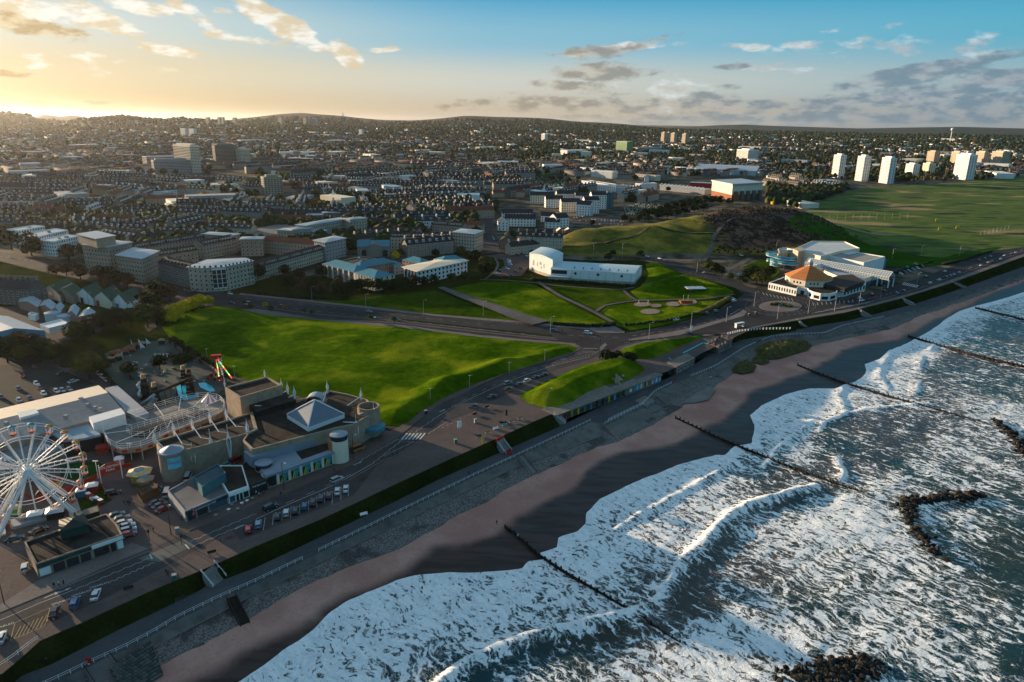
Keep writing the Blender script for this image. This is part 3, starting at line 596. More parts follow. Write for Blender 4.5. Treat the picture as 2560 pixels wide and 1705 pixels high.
for nm,m_,px,rs,dz in(('links',LNK,[(1995,560),(2030,510),(2150,470),(2290,463),(2380,456),(2560,442),(2900,440),(3400,470),(3400,600),(2560,618),(2440,632),(2370,648),(2260,640),(2010,570)],14.,.12),('playing_field',FLD,[(1962,608),(2010,562),(2030,559),(2200,580),(2400,610),(2505,620),(2440,640),(2360,660),(2290,672),(2180,664),(2120,640),(2000,612)],14.,.3)):
 lawn(nm,px,m_,rs,(lambda X,Y,D,dz=dz:ground_h(X,Y)+dz+(1.4*sst(D,0,30)*fbm(X*.02,Y*.02,3,200)if dz<.2 else 0)),z=0)
sheet('ballroom_lawn',[(1855,668),(1900,650),(1935,655),(1950,680),(1930,700),(1900,690)],.06,LAWN2)
sheet('left_car_park',[(-60,920),(60,908),(140,918),(200,945),(245,960),(60,1010),(-60,1035)],.03,m_tar('mossy_tarmac',(.034,.036,.034),(.055,.055,.050)))
sheet('junction_lane',[(165,885),(180,880),(250,930),(330,1010),(310,1015),(230,950)],.045,ROADC)
sheet('depot_yard',[(-60,770),(60,765),(270,800),(250,830),(130,860),(-60,870)],.03,ROADC)
sheet('boulevard',[(-60,618),(0,629),(206,659),(384,703),(472,722),(600,737),(897,768),(1076,789),(1300,808),(1380,816),(1565,834),(1560,862),(1520,872),(1455,869),(1440,858),(1398,853),(1297,846),(1200,836),(1000,811),(800,795),(640,771),(537,763),(470,770),(440,790),(400,812),(370,830),(360,815),(406,777),(420,755),(370,735),(247,708),(101,678),(0,653),(-60,643)],.03,ROADD)
sheet('esplanade_road',[(-60,1562),(0,1535),(148,1474),(290,1409),(374,1374),(473,1329),(564,1293),(640,1261),(719,1234),(802,1198),(884,1160),(966,1113),(991,1097),(1021,1075),(1062,1042),(1103,1012),(1149,991),(1208,962),(1262,938),(1327,917),(1386,902),(1428,887),(1455,869),(1560,860),(1550,864),(1529,878),(1499,890),(1446,908),(1392,924),(1300,972),(1223,1006),(1184,1027),(1116,1054),(1076,1078),(1037,1108),(983,1141),(939,1168),(885,1238),(770,1285),(640,1335),(600,1350),(580,1326),(380,1435),(270,1492),(113,1564),(26,1603),(-60,1640)],.036,ROADC)
sheet('coast_road',[(1440,850),(1480,832),(1565,834),(1640,822),(1720,803),(1790,780),(1825,757),(1862,738),(1835,718),(1800,709),(1712,685),(1635,655),(1560,637),(1409,628),(1240,632),(1180,640),(1180,632),(1210,627),(1409,619),(1605,638),(1695,658),(1800,691),(1850,708),(1905,730),(1991,744),(2093,751),(2150,741),(2230,715),(2300,695),(2375,668),(2440,643),(2560,612),(2700,575),(2700,598),(2560,633),(2300,726),(2140,769),(2019,790),(1900,813),(1790,836),(1700,845),(1609,851),(1550,864),(1500,885)],.042,ROADD)
sheet('king_street',[(1207,632),(1209,590),(1205,540),(1196,500),(1186,470),(1194,468),(1212,505),(1232,550),(1246,600),(1250,632)],.048,ROADC)
slab('footway',[(-20,1522),(0,1513),(95,1452),(330,1358),(360,1368),(374,1371),(290,1406),(148,1471),(0,1532),(-20,1541)],PAVE)
slab('footway',[(470,1322),(640,1252),(720,1216),(800,1178),(868,1150),(905,1135),(950,1098),(960,1086),(1000,1066),(1050,1028),(1120,990),(1200,955),(1300,922),(1380,896),(1437,879),(1452,868),(1455,871),(1428,885),(1386,900),(1327,915),(1262,936),(1208,960),(1149,989),(1103,1010),(1062,1040),(1021,1073),(991,1095),(966,1111),(884,1158),(802,1196),(719,1232),(640,1259),(564,1291),(473,1328)],PAVD)
slab('footway',[(640,773),(800,797),(1000,813),(1200,838),(1297,848),(1398,855),(1440,861),(1450,868),(1443,868),(1425,862),(1350,857),(1200,843),(1000,819),(800,801),(650,785),(600,773)],PAVE)
slab('footway',[(600,737),(897,768),(1076,789),(1300,808),(1380,816),(1470,824),(1500,832),(1560,833),(1563,830),(1530,812),(1380,811),(1300,803),(1076,785),(897,764),(600,733)],PAVE)
slab('traffic_island',[(1000,797),(1190,818),(1380,838),(1378,841),(1190,821),(1000,799)],GRASSB)
slab('traffic_island',[(640,779),(800,797),(1000,806),(1200,829),(1395,849),(1393,852),(1200,832),(1000,809),(800,799)],PAVD)
slab('traffic_island',[(1571,848),(1640,836),(1700,826),(1780,806),(1840,786),(1858,775),(1868,780),(1860,790),(1790,810),(1700,838),(1640,846),(1575,852)],PAVE)
slab('traffic_island',[(1500,868),(1512,858),(1518,862),(1506,876),(1499,877)],PAVE)
slab('footway',[(1508,905),(1540,885),(1562,867),(1609,854),(1700,847),(1790,838),(1830,836),(1820,840),(1765,836),(1700,849),(1640,857),(1590,864),(1560,873),(1548,884),(1560,896),(1520,905)],PAVE)
slab('footway',[(1830,833),(1900,815),(2019,792),(2140,771),(2300,728),(2560,635),(2700,600),(2700,606),(2560,641),(2375,708),(2252,746),(2114,781),(1985,802),(1889,819),(1828,837)],PAVE)
def ellipse(cx,cy,rx,ry,n=40):return[(cx+rx*math.cos(2*math.pi*i/n),cy+ry*math.sin(2*math.pi*i/n))for i in range(n)]
slab('roundabout_island',ellipse(1951,766,54,14),PAVE)
PATHM=m_tar('path_tarmac',(.085,.075,.072),(.14,.125,.118));TRK=m_grass('worn_track',(.10,.085,.05),(.19,.16,.10),.2)
ribbon('old_tarmac_track',[(1102,722),(1160,746),(1230,770),(1300,796),(1352,812)],[5,8,11,14],1.25,PATHM)
ribbon('park_path',[(1345,709),(1400,744),(1442,763),(1487,785),(1529,809)],3.2,1.15,PATHM)
ribbon('park_path',[(1487,783),(1511,765),(1580,754),(1654,752),(1754,750),(1800,744),(1835,738)],2.4,.7,PATHM)
ribbon('park_path',[(1200,699),(1278,701),(1345,708),(1397,715),(1475,720),(1555,725),(1605,713),(1660,700),(1712,686)],2.,.12,PATHM)
ribbon('park_path',[(1558,725),(1575,742),(1592,751)],2.4,.14,PATHM)
ribbon('park_path',[(1236,642),(1246,660),(1238,680),(1210,700)],2.,.14,PATHM)
ribbon('hill_path',[(1405,620),(1480,612),(1540,600),(1590,590),(1625,566)],3.,.35,TRK,drape=True)
ribbon('hill_path',[(1632,564),(1690,578),(1740,584),(1785,583)],3.,.45,TRK,drape=True)
ribbon('hill_path',[(1835,545),(1800,570),(1785,590),(1778,618),(1762,650)],3.5,.45,PATHM,drape=True,step=3)
ribbon('field_path',[(2006,560),(2100,572),(2200,585),(2300,596),(2400,606),(2460,611)],3.,.05,TRK)
ribbon('hill_foot_road',[(1905,625),(1945,600),(1990,572),(2006,555),(2000,530)],7.,.045,ROADC)
ribbon('pool_approach',[(1815,676),(1850,660),(1900,630),(1915,615)],5.,.045,PATHM)
for cx,cy,rx,ry in((1625,781,25,6.5),(1606,763,22,5.5),(1640,766,14,4.5),(1683,762,18,6),(1718,757,24,8)):
 sheet('play_surface',ellipse(cx,cy,rx,ry,24),.62,m_tar('bark_chip',(.20,.15,.12),(.30,.23,.19)))
# buildings
def wm(name,c,v=.18):return mat(name,c,.85,v,.5,big=.06)
GRAN=wm('granite_wall',(.24,.20,.17));GRAN2=wm('dark_granite_wall',(.14,.12,.105));BEIGE=wm('beige_harling',(.46,.37,.28));WHITE=wm('white_render',(.74,.73,.71),.08);BRICK=wm('buff_brick',(.36,.27,.20));PINK=wm('pink_brick',(.30,.17,.13));REDB=wm('red_brick',(.26,.10,.06));CREAM=wm('cream_render',(.72,.62,.48),.08);BLUEW=wm('pale_blue_cladding',(.36,.46,.52),.1);GREYW=wm('grey_cladding',(.30,.30,.31),.1);TEALW=wm('teal_cladding',(.05,.14,.16));BROWNC=wm('weathered_concrete',(.30,.23,.17),.25)
SLATE=wm('slate_roof',(.034,.036,.042));BSLATE=wm('brown_tile_roof',(.050,.036,.031));REDR=wm('red_tile_roof',(.16,.055,.035));FELT=mat('roof_felt',(.030,.025,.021),.92,.55,.25,bump=.3,big=.07);LROOF=mat('pale_metal_roof',(.33,.37,.41),.5,.12,.3,spec=.5);TEALR=mat('teal_roof',(.055,.19,.25),.55,.15,.3);GRNR=wm('green_sheet_roof',(.035,.075,.052));STEEL=mat('standing_seam_steel',(.21,.26,.32),.5,.1,.3,metal=.2,spec=.5)
GLASS=mat('window_glass',(.020,.026,.032),.12,.4,1.,spec=.7);GLASSB=mat('blue_glass',(.05,.09,.12),.10,.3,1.,spec=.8);WFR=mat('white_frame',(.68,.68,.66),.6,.05);DKF=mat('dark_frame',(.03,.03,.032),.6);WMET=mat('white_steel',(.72,.73,.74),.45,.06,spec=.5)
def ccw(w):
 return w if sum(a[0]*b[1]-b[0]*a[1]for a,b in zip(w,w[1:]+w[:1]))>0 else w[::-1]
def T(pxl,h):return ccw([P(a,b,h)[:2]for a,b in pxl])
def Q(A,B,C,h):
 """parallelogram from three roof corners seen at height h (B between A and C)"""
 a,b,c=[P(*p,h)[:2]for p in(A,B,C)];return ccw([a,b,c,(a[0]+c[0]-b[0],a[1]+c[1]-b[1])])
def QD(A,B,dep,h):
 """rectangle from the front roof edge A-B, running back by dep metres"""
 a,b=[np.array(P(*p,h)[:2])for p in(A,B)];d=(b-a)/np.linalg.norm(b-a);n=np.array((-d[1],d[0]));n=n if n[1]>0 else-n
 return ccw([tuple(a),tuple(b),tuple(b+n*dep),tuple(a+n*dep)])
def inset(w,k):
 c=np.mean(np.array(w),0);n=len(w);out=[]
 for i in range(n):
  p,q,r=[np.array(w[(i+j)%n])for j in(-1,0,1)];d1=(q-p)/(np.linalg.norm(q-p)+1e-9);d2=(r-q)/(np.linalg.norm(r-q)+1e-9)
  n1=np.array((-d1[1],d1[0]));n2=np.array((-d2[1],d2[0]));s=n1+n2;s=s/max(.35,(s@s)/2)
  out.append(tuple(q+s*k))
 return out
def win_grid(b,w,z0,floors,fh=3.,sp=3.4,ww=1.2,wh=1.5,frame=True,skip=(),allsides=False,sill=.95,off=.04):
 n=len(w)
 for i in range(n):
  if i in skip:continue
  a=np.array(w[i]);c=np.array(w[(i+1)%n]);L=np.linalg.norm(c-a)
  if L<sp*.9:continue
  d=(c-a)/L;nn=np.array((d[1],-d[0]));m_=(a+c)/2
  if not allsides and nn@(-m_)<-.25*np.linalg.norm(m_):continue
  k=max(1,int((L-.8)/sp));g=L/k
  for f in range(floors):
   z=z0+f*fh+sill
   for j in range(k):
    p=a+d*(g*(j+.5))+nn*off
    for e,o_,mi in(((.16,0,0),(.03,.07,1))if frame else((0,0,1),)):
     pass
    if frame:
     q=[(p-d*(ww/2+.15)),(p+d*(ww/2+.15))];b.add([(*q[0],z-.15),(*q[1],z-.15),(*q[1],z+wh+.15),(*q[0],z+wh+.15)],[(0,1,2,3)],0)
    q=[(p-d*ww/2+nn*.04),(p+d*ww/2+nn*.04)];b.add([(*q[0],z),(*q[1],z),(*q[1],z+wh),(*q[0],z+wh)],[(0,1,2,3)],1)
def quad_axes(w):
 """for a quadrilateral: corner list turned so that w0-w1 is the long side"""
 L=[math.dist(w[i],w[(i+1)%4])for i in range(4)]
 return w if L[0]+L[2]>=L[1]+L[3]else w[1:]+w[:1]
def gable_roof(w,z,rh,ov=.35,mroof=0,hip=0.):
 """returns an MB roof over quad w and an MB with the two gable triangles"""
 w=quad_axes(w);a,b,c,d=[np.array(p)for p in w];m1=(b+c)/2;m0=(a+d)/2;L=np.linalg.norm(m1-m0);ax=(m1-m0)/L
 r=MB();g=MB();hp=hip*np.linalg.norm(d-a)/2
 e0=m0+ax*(hp if hip else-ov);e1=m1-ax*(hp if hip else-ov);side=(a-d)/np.linalg.norm(a-d);k=rh/(np.linalg.norm(a-d)/2)*ov
 A,B,C,D=a+side*ov-ax*ov,b+side*ov+ax*ov,c-side*ov+ax*ov,d-side*ov-ax*ov
 E0,E1=(*e0,z+rh),(*e1,z+rh);f=lambda p:(*p,z-k);th=.18
 r.add([f(A),f(B),E1,E0],[(0,1,2,3)]);r.add([f(C),f(D),E0,E1],[(0,1,2,3)])
 if hip:r.add([f(B),f(C),E1],[(0,1,2)]);r.add([f(D),f(A),E0],[(0,1,2)])
 else:
  g.add([(*b,z),(*c,z),(*m1,z+rh-.02)],[(0,1,2)]);g.add([(*d,z),(*a,z),(*m0,z+rh-.02)],[(0,1,2)])
 r.add([f(A),f(B),(*B,z-k-th),(*A,z-k-th)],[(3,2,1,0)]);r.add([f(C),f(D),(*D,z-k-th),(*C,z-k-th)],[(3,2,1,0)])
 return r,g
OCCL=[]
NAMED=[]
def bld(label,cat,w,h,roof='flat',wall=None,roofm=None,floors=None,sp=3.4,rh=3.,name=None,group=None,chim=0,z0=None,frame=True,win=True,ww=1.2,wh=1.5,dorm=0,slit=False,par=.5,key=None,hip=.9,over=.0,plant=True,base=None,fh=3.):
 wall=wall or GRAN;roofm=roofm or SLATE;w=ccw([tuple(p)for p in w]);cx,cy=np.mean(np.array(w),0)
 g=gz(cx,cy)if z0 is None else z0;w=[(x-cx,y-cy)for x,y in w];o=thing(name or 'building',label,cat,(cx,cy,g),0,group)
 if key:NAMED.append((key,cx,cy))
 A_=np.array(w);dd_=A_[1]-A_[0]if np.linalg.norm(A_[1]-A_[0])>np.linalg.norm(A_[2]-A_[1])else A_[2]-A_[1];Ld=np.linalg.norm(dd_);sh_=min(np.linalg.norm(A_[1]-A_[0]),np.linalg.norm(A_[2]-A_[1]))
 for t_0 in np.arange(-Ld/2,Ld/2+1,10):OCCL.append((cx+dd_[0]/Ld*t_0,cy+dd_[1]/Ld*t_0,sh_/2+6.))
 b=MB();b.prism(w,-2.5,h,cap=(roof=='flat'))
 floors=int(h/fh)if floors is None else floors
 if roof in('gable','hip')and len(w)==4:
  r,gg=gable_roof(w,h,rh,.35,hip=hip if roof=='hip' else 0);b.add(gg.v,gg.f)
 elif roof=='slab':
  r=MB();q=inset(w,-over if over else-.7);r.prism(q,h,h+.35);c2=np.mean(np.array(w),0);n=len(q)
  for i in range(n):r.add([(*q[i],h+.35),(*q[(i+1)%n],h+.35),(c2[0],c2[1],h+1.3)],[(0,1,2)])
 elif roof=='hip':
  r=MB();q=inset(w,-.5);q2=inset(w,rh*1.6);n=len(q);r.prism(q,h,h+.25,cap=False)
  for i in range(n):r.add([(*q[i],h+.25),(*q[(i+1)%n],h+.25),(*q2[(i+1)%n],h+rh),(*q2[i],h+rh)],[(0,1,2,3)])
  r.poly([(*p,h+rh)for p in q2])
 else:
  r=MB();q=inset(w,.35);r.prism(q,h-.35,h+.03)
  pw=MB();n=len(w)
  for i in range(n):
   j=(i+1)%n;pw.add([(*w[i],h),(*w[j],h),(*w[j],h+par),(*w[i],h+par)],[(0,1,2,3)]);pw.add([(*q[i],h),(*q[j],h),(*q[j],h+par),(*q[i],h+par)],[(3,2,1,0)]);pw.add([(*w[i],h+par),(*w[j],h+par),(*q[j],h+par),(*q[i],h+par)],[(0,1,2,3)])
  b.add(pw.v,pw.f)
  if plant and min(math.dist(w[0],w[1]),math.dist(w[1],w[2]))>7:
   rr=random.Random(int(abs(cx*7+cy)))
   for _ in range(rr.randint(1,3)):
    t,s=rr.uniform(.3,.7),rr.uniform(.3,.7);px_=w[0][0]*(1-t)*(1-s)+w[1][0]*t*(1-s)+w[2%len(w)][0]*t*s+w[3%len(w)][0]*(1-t)*s;py_=w[0][1]*(1-t)*(1-s)+w[1][1]*t*(1-s)+w[2%len(w)][1]*t*s+w[3%len(w)][1]*(1-t)*s
    p_=MB();p_.box((px_,py_,h+.03),(rr.uniform(1.5,3),rr.uniform(1.5,3),rr.uniform(.8,1.8)),rr.random());p_.build('roof_plant',GREYW,o)
 b.build('wall',wall,o);ro=r.build('roof',roofm,o)
 if win:
  m_=MB();win_grid_local(m_,w,(cx,cy),0,floors,fh,sp,ww,wh,frame)
  if slit and len(w)==4:
   q=quad_axes(w);a,bb,c,d=[np.array(p)for p in q]
   for s0,s1 in((a,bb),(c,d)):
    L=np.linalg.norm(s1-s0);dd=(s1-s0)/L;nn=np.array((-dd[1],dd[0]));k=max(1,int(L/14));gg=L/k;W2=np.linalg.norm(d-a)/2
    for j in range(k):
     p0=s0+dd*(gg*j+1.2)+nn*(W2*.22);p1=s0+dd*(gg*(j+1)-1.2)+nn*(W2*.22);t0=h+rh*.22+.1;t1=t0+1.2
     m_.add([(*p0,t0),(*p1,t0),(*p1,t1),(*p0,t1)],[(0,1,2,3)],0);ins=dd*.25
     for u in range(5):
      e0=p0+(p1-p0)*(u+.12)/5-nn*.05;e1=p0+(p1-p0)*(u+.88)/5-nn*.05;m_.add([(*e0,t0+.2),(*e1,t0+.2),(*e1,t1-.2),(*e0,t1-.2)],[(0,1,2,3)],1)
     q0,q1=p0+nn*(W2*.35),p1+nn*(W2*.35);m_.add([(*p0,t1),(*p1,t1),(*q1,t1+.1),(*q0,t1+.1)],[(0,1,2,3)],2)
  if m_.f:m_.build('window',[WFR,GLASS,roofm],o,kind='stuff')
 if chim or dorm:
  q=quad_axes(w);a,bb,c,d=[np.array(p)for p in q];m0,m1=(a+d)/2,(bb+c)/2
  ang=math.atan2(m1[1]-m0[1],m1[0]-m0[0])
  if chim:
   for i in range(chim):
    p=m0+(m1-m0)*((i+.5)/chim if chim>2 else(.03+.94*i/max(1,chim-1)));cb=MB();cb.box((*p,h+rh*.55),(1.,2.2,rh*.45+1.6),ang,0)
    for k in(-.6,0,.6):cb.cyl((p[0]-math.sin(ang)*k,p[1]+math.cos(ang)*k,h+rh+1.6),.16,.5,5,1)
    cb.build('chimney',[wall,REDR],ro)
  if dorm:
   db=MB();W2=np.linalg.norm(d-a)/2;dd=(bb-a)/np.linalg.norm(bb-a);nn=np.array((-dd[1],dd[0]))
   for s0,s1,sg in((a,bb,1),(d,c,-1)):
    for i in range(dorm):
     p=s0+(s1-s0)*((i+.5)/dorm)+nn*sg*(W2*.34);t=h+rh*.30
     db.box((*p,t),(1.5,1.6,1.5),ang,2);f0=p-nn*sg*.82;hx=dd*.5
     db.add([(*(f0-hx),t+.2),(*(f0+hx),t+.2),(*(f0+hx),t+1.35),(*(f0-hx),t+1.35)],[(0,1,2,3)if sg>0 else(3,2,1,0)],0)
     hx=dd*.32;f1=f0-nn*sg*.04;db.add([(*(f1-hx),t+.35),(*(f1+hx),t+.35),(*(f1+hx),t+1.2),(*(f1-hx),t+1.2)],[(0,1,2,3)if sg>0 else(3,2,1,0)],1)
   db.build('dormer',[WFR,GLASS,roofm],ro,kind='stuff')
 return o
def win_grid_local(b,w,c,z0,floors,fh,sp,ww,wh,frame):
 W2=[(x+c[0],y+c[1])for x,y in w];t=MB();win_grid(t,W2,z0,floors,fh,sp,ww,wh,frame)
 t.v=[(x-c[0],y-c[1],z)for x,y,z in t.v];n=len(b.v);b.v+=t.v;b.f+=[tuple(i+n for i in f)for f in t.f];b.m+=t.m
def text(parent,s,loc,size,rz,m_,tilt=90.,sx=1.,name='lettering',ext=.01):
 cu=bpy.data.curves.new(name,'FONT');cu.body=s;cu.size=size;cu.extrude=ext;cu.align_x='CENTER';cu.align_y='CENTER';cu.materials.append(m_)
 o=bpy.data.objects.new(name,cu);o.location=loc;o.rotation_euler=(math.radians(tilt),0,rz);o.scale=(sx,1,1);lk(o)
 dg=bpy.context.evaluated_depsgraph_get();me=bpy.data.meshes.new_from_object(o.evaluated_get(dg));me.name=name;bpy.data.objects.remove(o)
 q=ob(name,me,parent,loc);q.rotation_euler=(math.radians(tilt),0,rz);q.scale=(sx,1,1);return q
# flats and terraces on the left and in the middle
F=lambda*a,**k:bld(*a,**k)
G1='white panelled apartment blocks by the dual carriageway'
F('white panelled apartment block, rearmost of three in echelon at left edge','apartment block',Q((16,574),(45,577),(112,566),12),12,'flat',WHITE,LROOF,4,group=G1,sp=2.6)
F('white panelled apartment block, middle of three in echelon behind dark trees','apartment block',Q((49,589),(85,594),(170,576),12),12,'flat',WHITE,LROOF,4,group=G1,sp=2.6)
F('white panelled apartment block, nearest of three beside the tall brown flats','apartment block',Q((97,601),(133,605),(199,590),12),12,'flat',WHITE,LROOF,4,group=G1,sp=2.6,key='the white panelled blocks')
o=F('tall brown stepped flats with pale roof plates beside the dual carriageway','apartment block',Q((205,612),(270,619),(330,606),20),20,'slab',BRICK,LROOF,6,sp=2.7,key='the brown stepped flats')
b=MB();c=o.location;w=Q((193,584),(240,596),(287,588),27);b.prism([(x-c.x,y-c.y)for x,y in w],20,26.5);b.build('penthouse',BRICK,o);b=MB();b.prism([(x-c.x,y-c.y)for x,y in inset(w,-.8)],26.5,26.9);b.build('roof',LROOF,o)
F('buff flats with angular pale roof, between brown stepped flats and granite row','apartment block',Q((291,638),(354,647),(396,628),17),17,'slab',BRICK,LROOF,5,sp=2.8,over=1.2,key='the buff flats')
F('dark granite terrace with white dormers facing the dual carriageway','terrace',QD((394,656),(470,673),11,13),13,'gable',GRAN2,SLATE,4,sp=2.6,rh=3.5,chim=3,dorm=9,key='the dark granite terrace')
o=F('corner flats with tall dark glass stair front and pale pitched roof','apartment block',T([(470,668),(505,671),(560,668),(632,653),(612,646),(520,650)],16),16,'slab',BEIGE,LROOF,6,sp=2.8,over=.9,key='the corner flats with glass front')
c=o.location;q=[P(530,670,16),P(566,667,16)];b=MB();a_,b2=np.array(q[0][:2])-np.array((c.x,c.y)),np.array(q[1][:2])-np.array((c.x,c.y));dn=np.array((0,-1.2))
for i in range(4):
 for k in range(3):
  e0=a_+(b2-a_)*(k+.08)/3+dn;e1=a_+(b2-a_)*(k+.92)/3+dn;z=2.8+i*3.;b.add([(*e0,z),(*e1,z),(*e1,z+2.7),(*e0,z+2.7)],[(0,1,2,3)],0)
b.build('stair_glazing',[GLASS],o,kind='stuff');b=MB();e0,e1=a_+dn*.93,b2+dn*.93;b.add([(*e0,2),(*e1,2),(*e1,15.8),(*e0,15.8)],[(0,1,2,3)]);b.build('stair_front',WFR,o)
ROWS=[('brown roofed terrace with slit roof windows, in the court behind the corner flats',(395,639),(493,624),11,11,BRICK,BSLATE),('longest brown roofed terrace with slit windows, behind the buff flats',(337,620),(526,589),11,12,BRICK,BSLATE),('short brown roofed terrace with slit windows beside pale roofed flats',(507,612),(590,596),11,12,BRICK,BSLATE),('long grey terrace with slit dormers running up behind the road trees',(632,672),(812,622),11,9.5,BEIGE,BSLATE),('beige terrace with slit dormers and trees in front, near the end tower flats',(976,592),(1132,591),12,11,BEIGE,BSLATE),('brown terrace with slit dormers behind the end tower flats',(1080,560),(1156,566),11,11,BRICK,BSLATE)]
for lb,A_,B_,d_,h_,wa,ro in ROWS:F(lb,'terrace',QD(A_,B_,d_,h_),h_,'gable',wa,ro,None,sp=2.9,rh=3.2,slit=True,group='terraces with slit roof windows',key=None)
FLATS=[('pale roofed brick flats behind the long brown terrace',(500,585),(578,590),12,14,BRICK),('pale roofed flats joined to the left end of the red roof',(600,599),(655,598),13,14,BRICK),('small pale roofed flats beside the rooftop car park',(693,575),(731,578),12,13,BEIGE),('pale roofed flats left of the long cream flats',(731,575),(780,571),12,14,BEIGE),('low pale roofed flats in front of the long cream flats',(780,580),(817,578),12,11,BEIGE),('long cream flats with stepped pale roofs behind the rooftop car park',(765,565),(873,547),13,16,BEIGE),('cream flats with white bays, right end of the long stepped group',(875,550),(917,546),13,17,BEIGE),('pale blue roofed pink flats in front of autumn trees, left',(768,539),(806,538),12,10,PINK),('pale blue roofed pink flats in front of autumn trees, right',(808,533),(848,532),12,10,PINK)]
for lb,A_,B_,d_,h_,wa in FLATS:F(lb,'apartment block',QD(A_,B_,d_,h_),h_,'slab',wa,LROOF,None,sp=2.9,over=.9,group='flats under pale roof plates')
F('white roofed flats with high glazed top floor beside the dark trees','apartment block',Q((785,601),(812,607),(864,596),15),15,'slab',GREYW,LROOF,5,over=1.1,key='the white roofed flats')
F('long terrace under a dark red tiled roof','terrace',QD((655,600),(787,611),12,11),11,'gable',BRICK,REDR,3,sp=2.9,key='the red roofed terrace')
F('brown terrace under a hipped red roof beside the street','terrace',QD((1156,560),(1205,562),12,11),11,'hip',BRICK,REDR,3)
F('wide rooftop car park behind the red roofed terrace','car park building',T([(565,590),(600,577),(690,562),(757,563),(722,582),(655,592)],7),7,'flat',CONC,CONC,win=False,plant=False,key='the rooftop car park')
o=F('tall beige end flats with projecting bay and pale cornice by the street','apartment block',Q((1132,581),(1187,586),(1208,577),17),17,'slab',BEIGE,LROOF,6,sp=2.5,over=1.,key='the beige end flats')
o=F('beige terrace with a row of little front gables','terrace',QD((917,578),(1056,577),11,8),8,'gable',BEIGE,SLATE,3,sp=2.6,rh=3.4,key='the gabled beige terrace')
c=o.location;a_=np.array(P(917,578,8)[:2]);b2=np.array(P(1056,577,8)[:2]);d_=(b2-a_)/np.linalg.norm(b2-a_);b=MB();r_=MB()
for i in range(9):
 p=a_+(b2-a_)*((i+.5)/9)-np.array((c.x,c.y));s=2.4;f0=p-np.array((-d_[1],d_[0]))*.1;bk=p+np.array((-d_[1],d_[0]))*3.5
 b.add([(*(f0-d_*s),8),(*(f0+d_*s),8),(*f0,10.6)],[(0,1,2)]);f1=f0-np.array((-d_[1],d_[0]))*.3
 r_.add([(*(f1-d_*(s+.2)),7.8),(*f1,10.7),(*bk,10.7),(*(bk-d_*(s+.2)),7.8)],[(0,1,2,3)]);r_.add([(*f1,10.7),(*(f1+d_*(s+.2)),7.8),(*(bk+d_*(s+.2)),7.8),(*bk,10.7)],[(0,1,2,3)])
b.build('front_gable',BEIGE,o,kind='stuff');r_.build('gable_roof',SLATE,o,kind='stuff')
o=F('grey granite hall with two tall arches and a pediment','hall',QD((893,616),(974,615),16,9),9,'gable',GRAN,TEALR,2,rh=4,key='the granite arched hall')
c=o.location;a_=np.array(P(893,616,9)[:2])-np.array((c.x,c.y));b2=np.array(P(974,615,9)[:2])-np.array((c.x,c.y));d_=(b2-a_)/np.linalg.norm(b2-a_);n_=np.array((d_[1],-d_[0]))
for t,s,h0 in((.2,1.9,6),(.85,1.9,6)):
 b=MB();p=a_+(b2-a_)*t+n_*.08;pts=[(*(p-d_*s),.2),(*(p+d_*s),.2)]+[(*(p+d_*s*math.cos(q)),h0-s+s*math.sin(q))for q in np.linspace(0,math.pi,9)];b.poly(pts);b.build('arch',GLASS,o)
b=MB();p=a_+(b2-a_)*.52+n_*.9;b.box((*(p),0),(11,1.8,9.5),math.atan2(d_[1],d_[0]));q=p+n_*.95;b.add([(*(q-d_*5.8),9.5),(*(q+d_*5.8),9.5),(*q,12.2)],[(0,1,2)]);bk=p-n_*.9;b.add([(*(q-d_*5.8),9.5),(*q,12.2),(*bk,12.2),(*(bk-d_*5.8),9.5)],[(0,1,2,3)]);b.add([(*q,12.2),(*(q+d_*5.8),9.5),(*(bk+d_*5.8),9.5),(*bk,12.2)],[(0,1,2,3)]);b.build('portico',GRAN,o)
o=F('red and cream office wing under a teal hipped roof, nearest the trees','office building',QD((806,659),(884,680),15,9),9,'hip',PINK,TEALR,3,sp=3.,rh=3.2,key='the teal roofed offices')
def pilasters(o,A_,B_,n,h,m_,wdt=1.3):
 c=o.location;a_=np.array(P(*A_,h)[:2])-np.array((c.x,c.y));b2=np.array(P(*B_,h)[:2])-np.array((c.x,c.y));d_=(b2-a_)/np.linalg.norm(b2-a_);n_=np.array((d_[1],-d_[0]));n_=n_ if n_[1]<0 else-n_
 for i in range(n):
  b=MB();p=a_+(b2-a_)*((i+.5)/n)+n_*.25;b.box((*p,0),(wdt,.6,h-.1),math.atan2(d_[1],d_[0]));b.build('pilaster',m_,o)
pilasters(o,(812,661),(880,679),5,9,CREAM)
o=F('cream office wing with tall pilasters under a teal hipped roof','office building',Q((884,681),(935,695),(987,686),9),9,'hip',CREAM,TEALR,3,sp=3.4,rh=3.,wh=2.)
pilasters(o,(886,682),(933,694),7,9,CREAM,1.)
F('rear office wing of red brick under a teal roof, beside roof plant','office building',QD((900,669),(987,654),13,9),9,'hip',PINK,TEALR,3,rh=3.)
F('low flat roofed office core crowded with roof plant','office building',T([(838,656),(905,641),(950,650),(895,668)],8),8,'flat',GREYW,FELT,2)
F('square teal roofed pavilion between offices and hotel','office building',T([(1006,649),(1052,660),(1076,652),(1037,642)],9),9,'hip',PINK,TEALR,3,rh=2.6)
F('small teal roofed link building left of the white hotel','office building',QD((985,664),(1010,661),12,7),7,'hip',GREYW,TEALR,2,rh=1.8)
o=F('white hotel with dark square windows and a slanting cream roof','hotel',Q((1009,668),(1043,679),(1168,652),9.5),9.5,'slab',WHITE,CREAM,3,sp=3.8,ww=1.7,wh=1.7,frame=False,over=1.3,key='the white hotel')
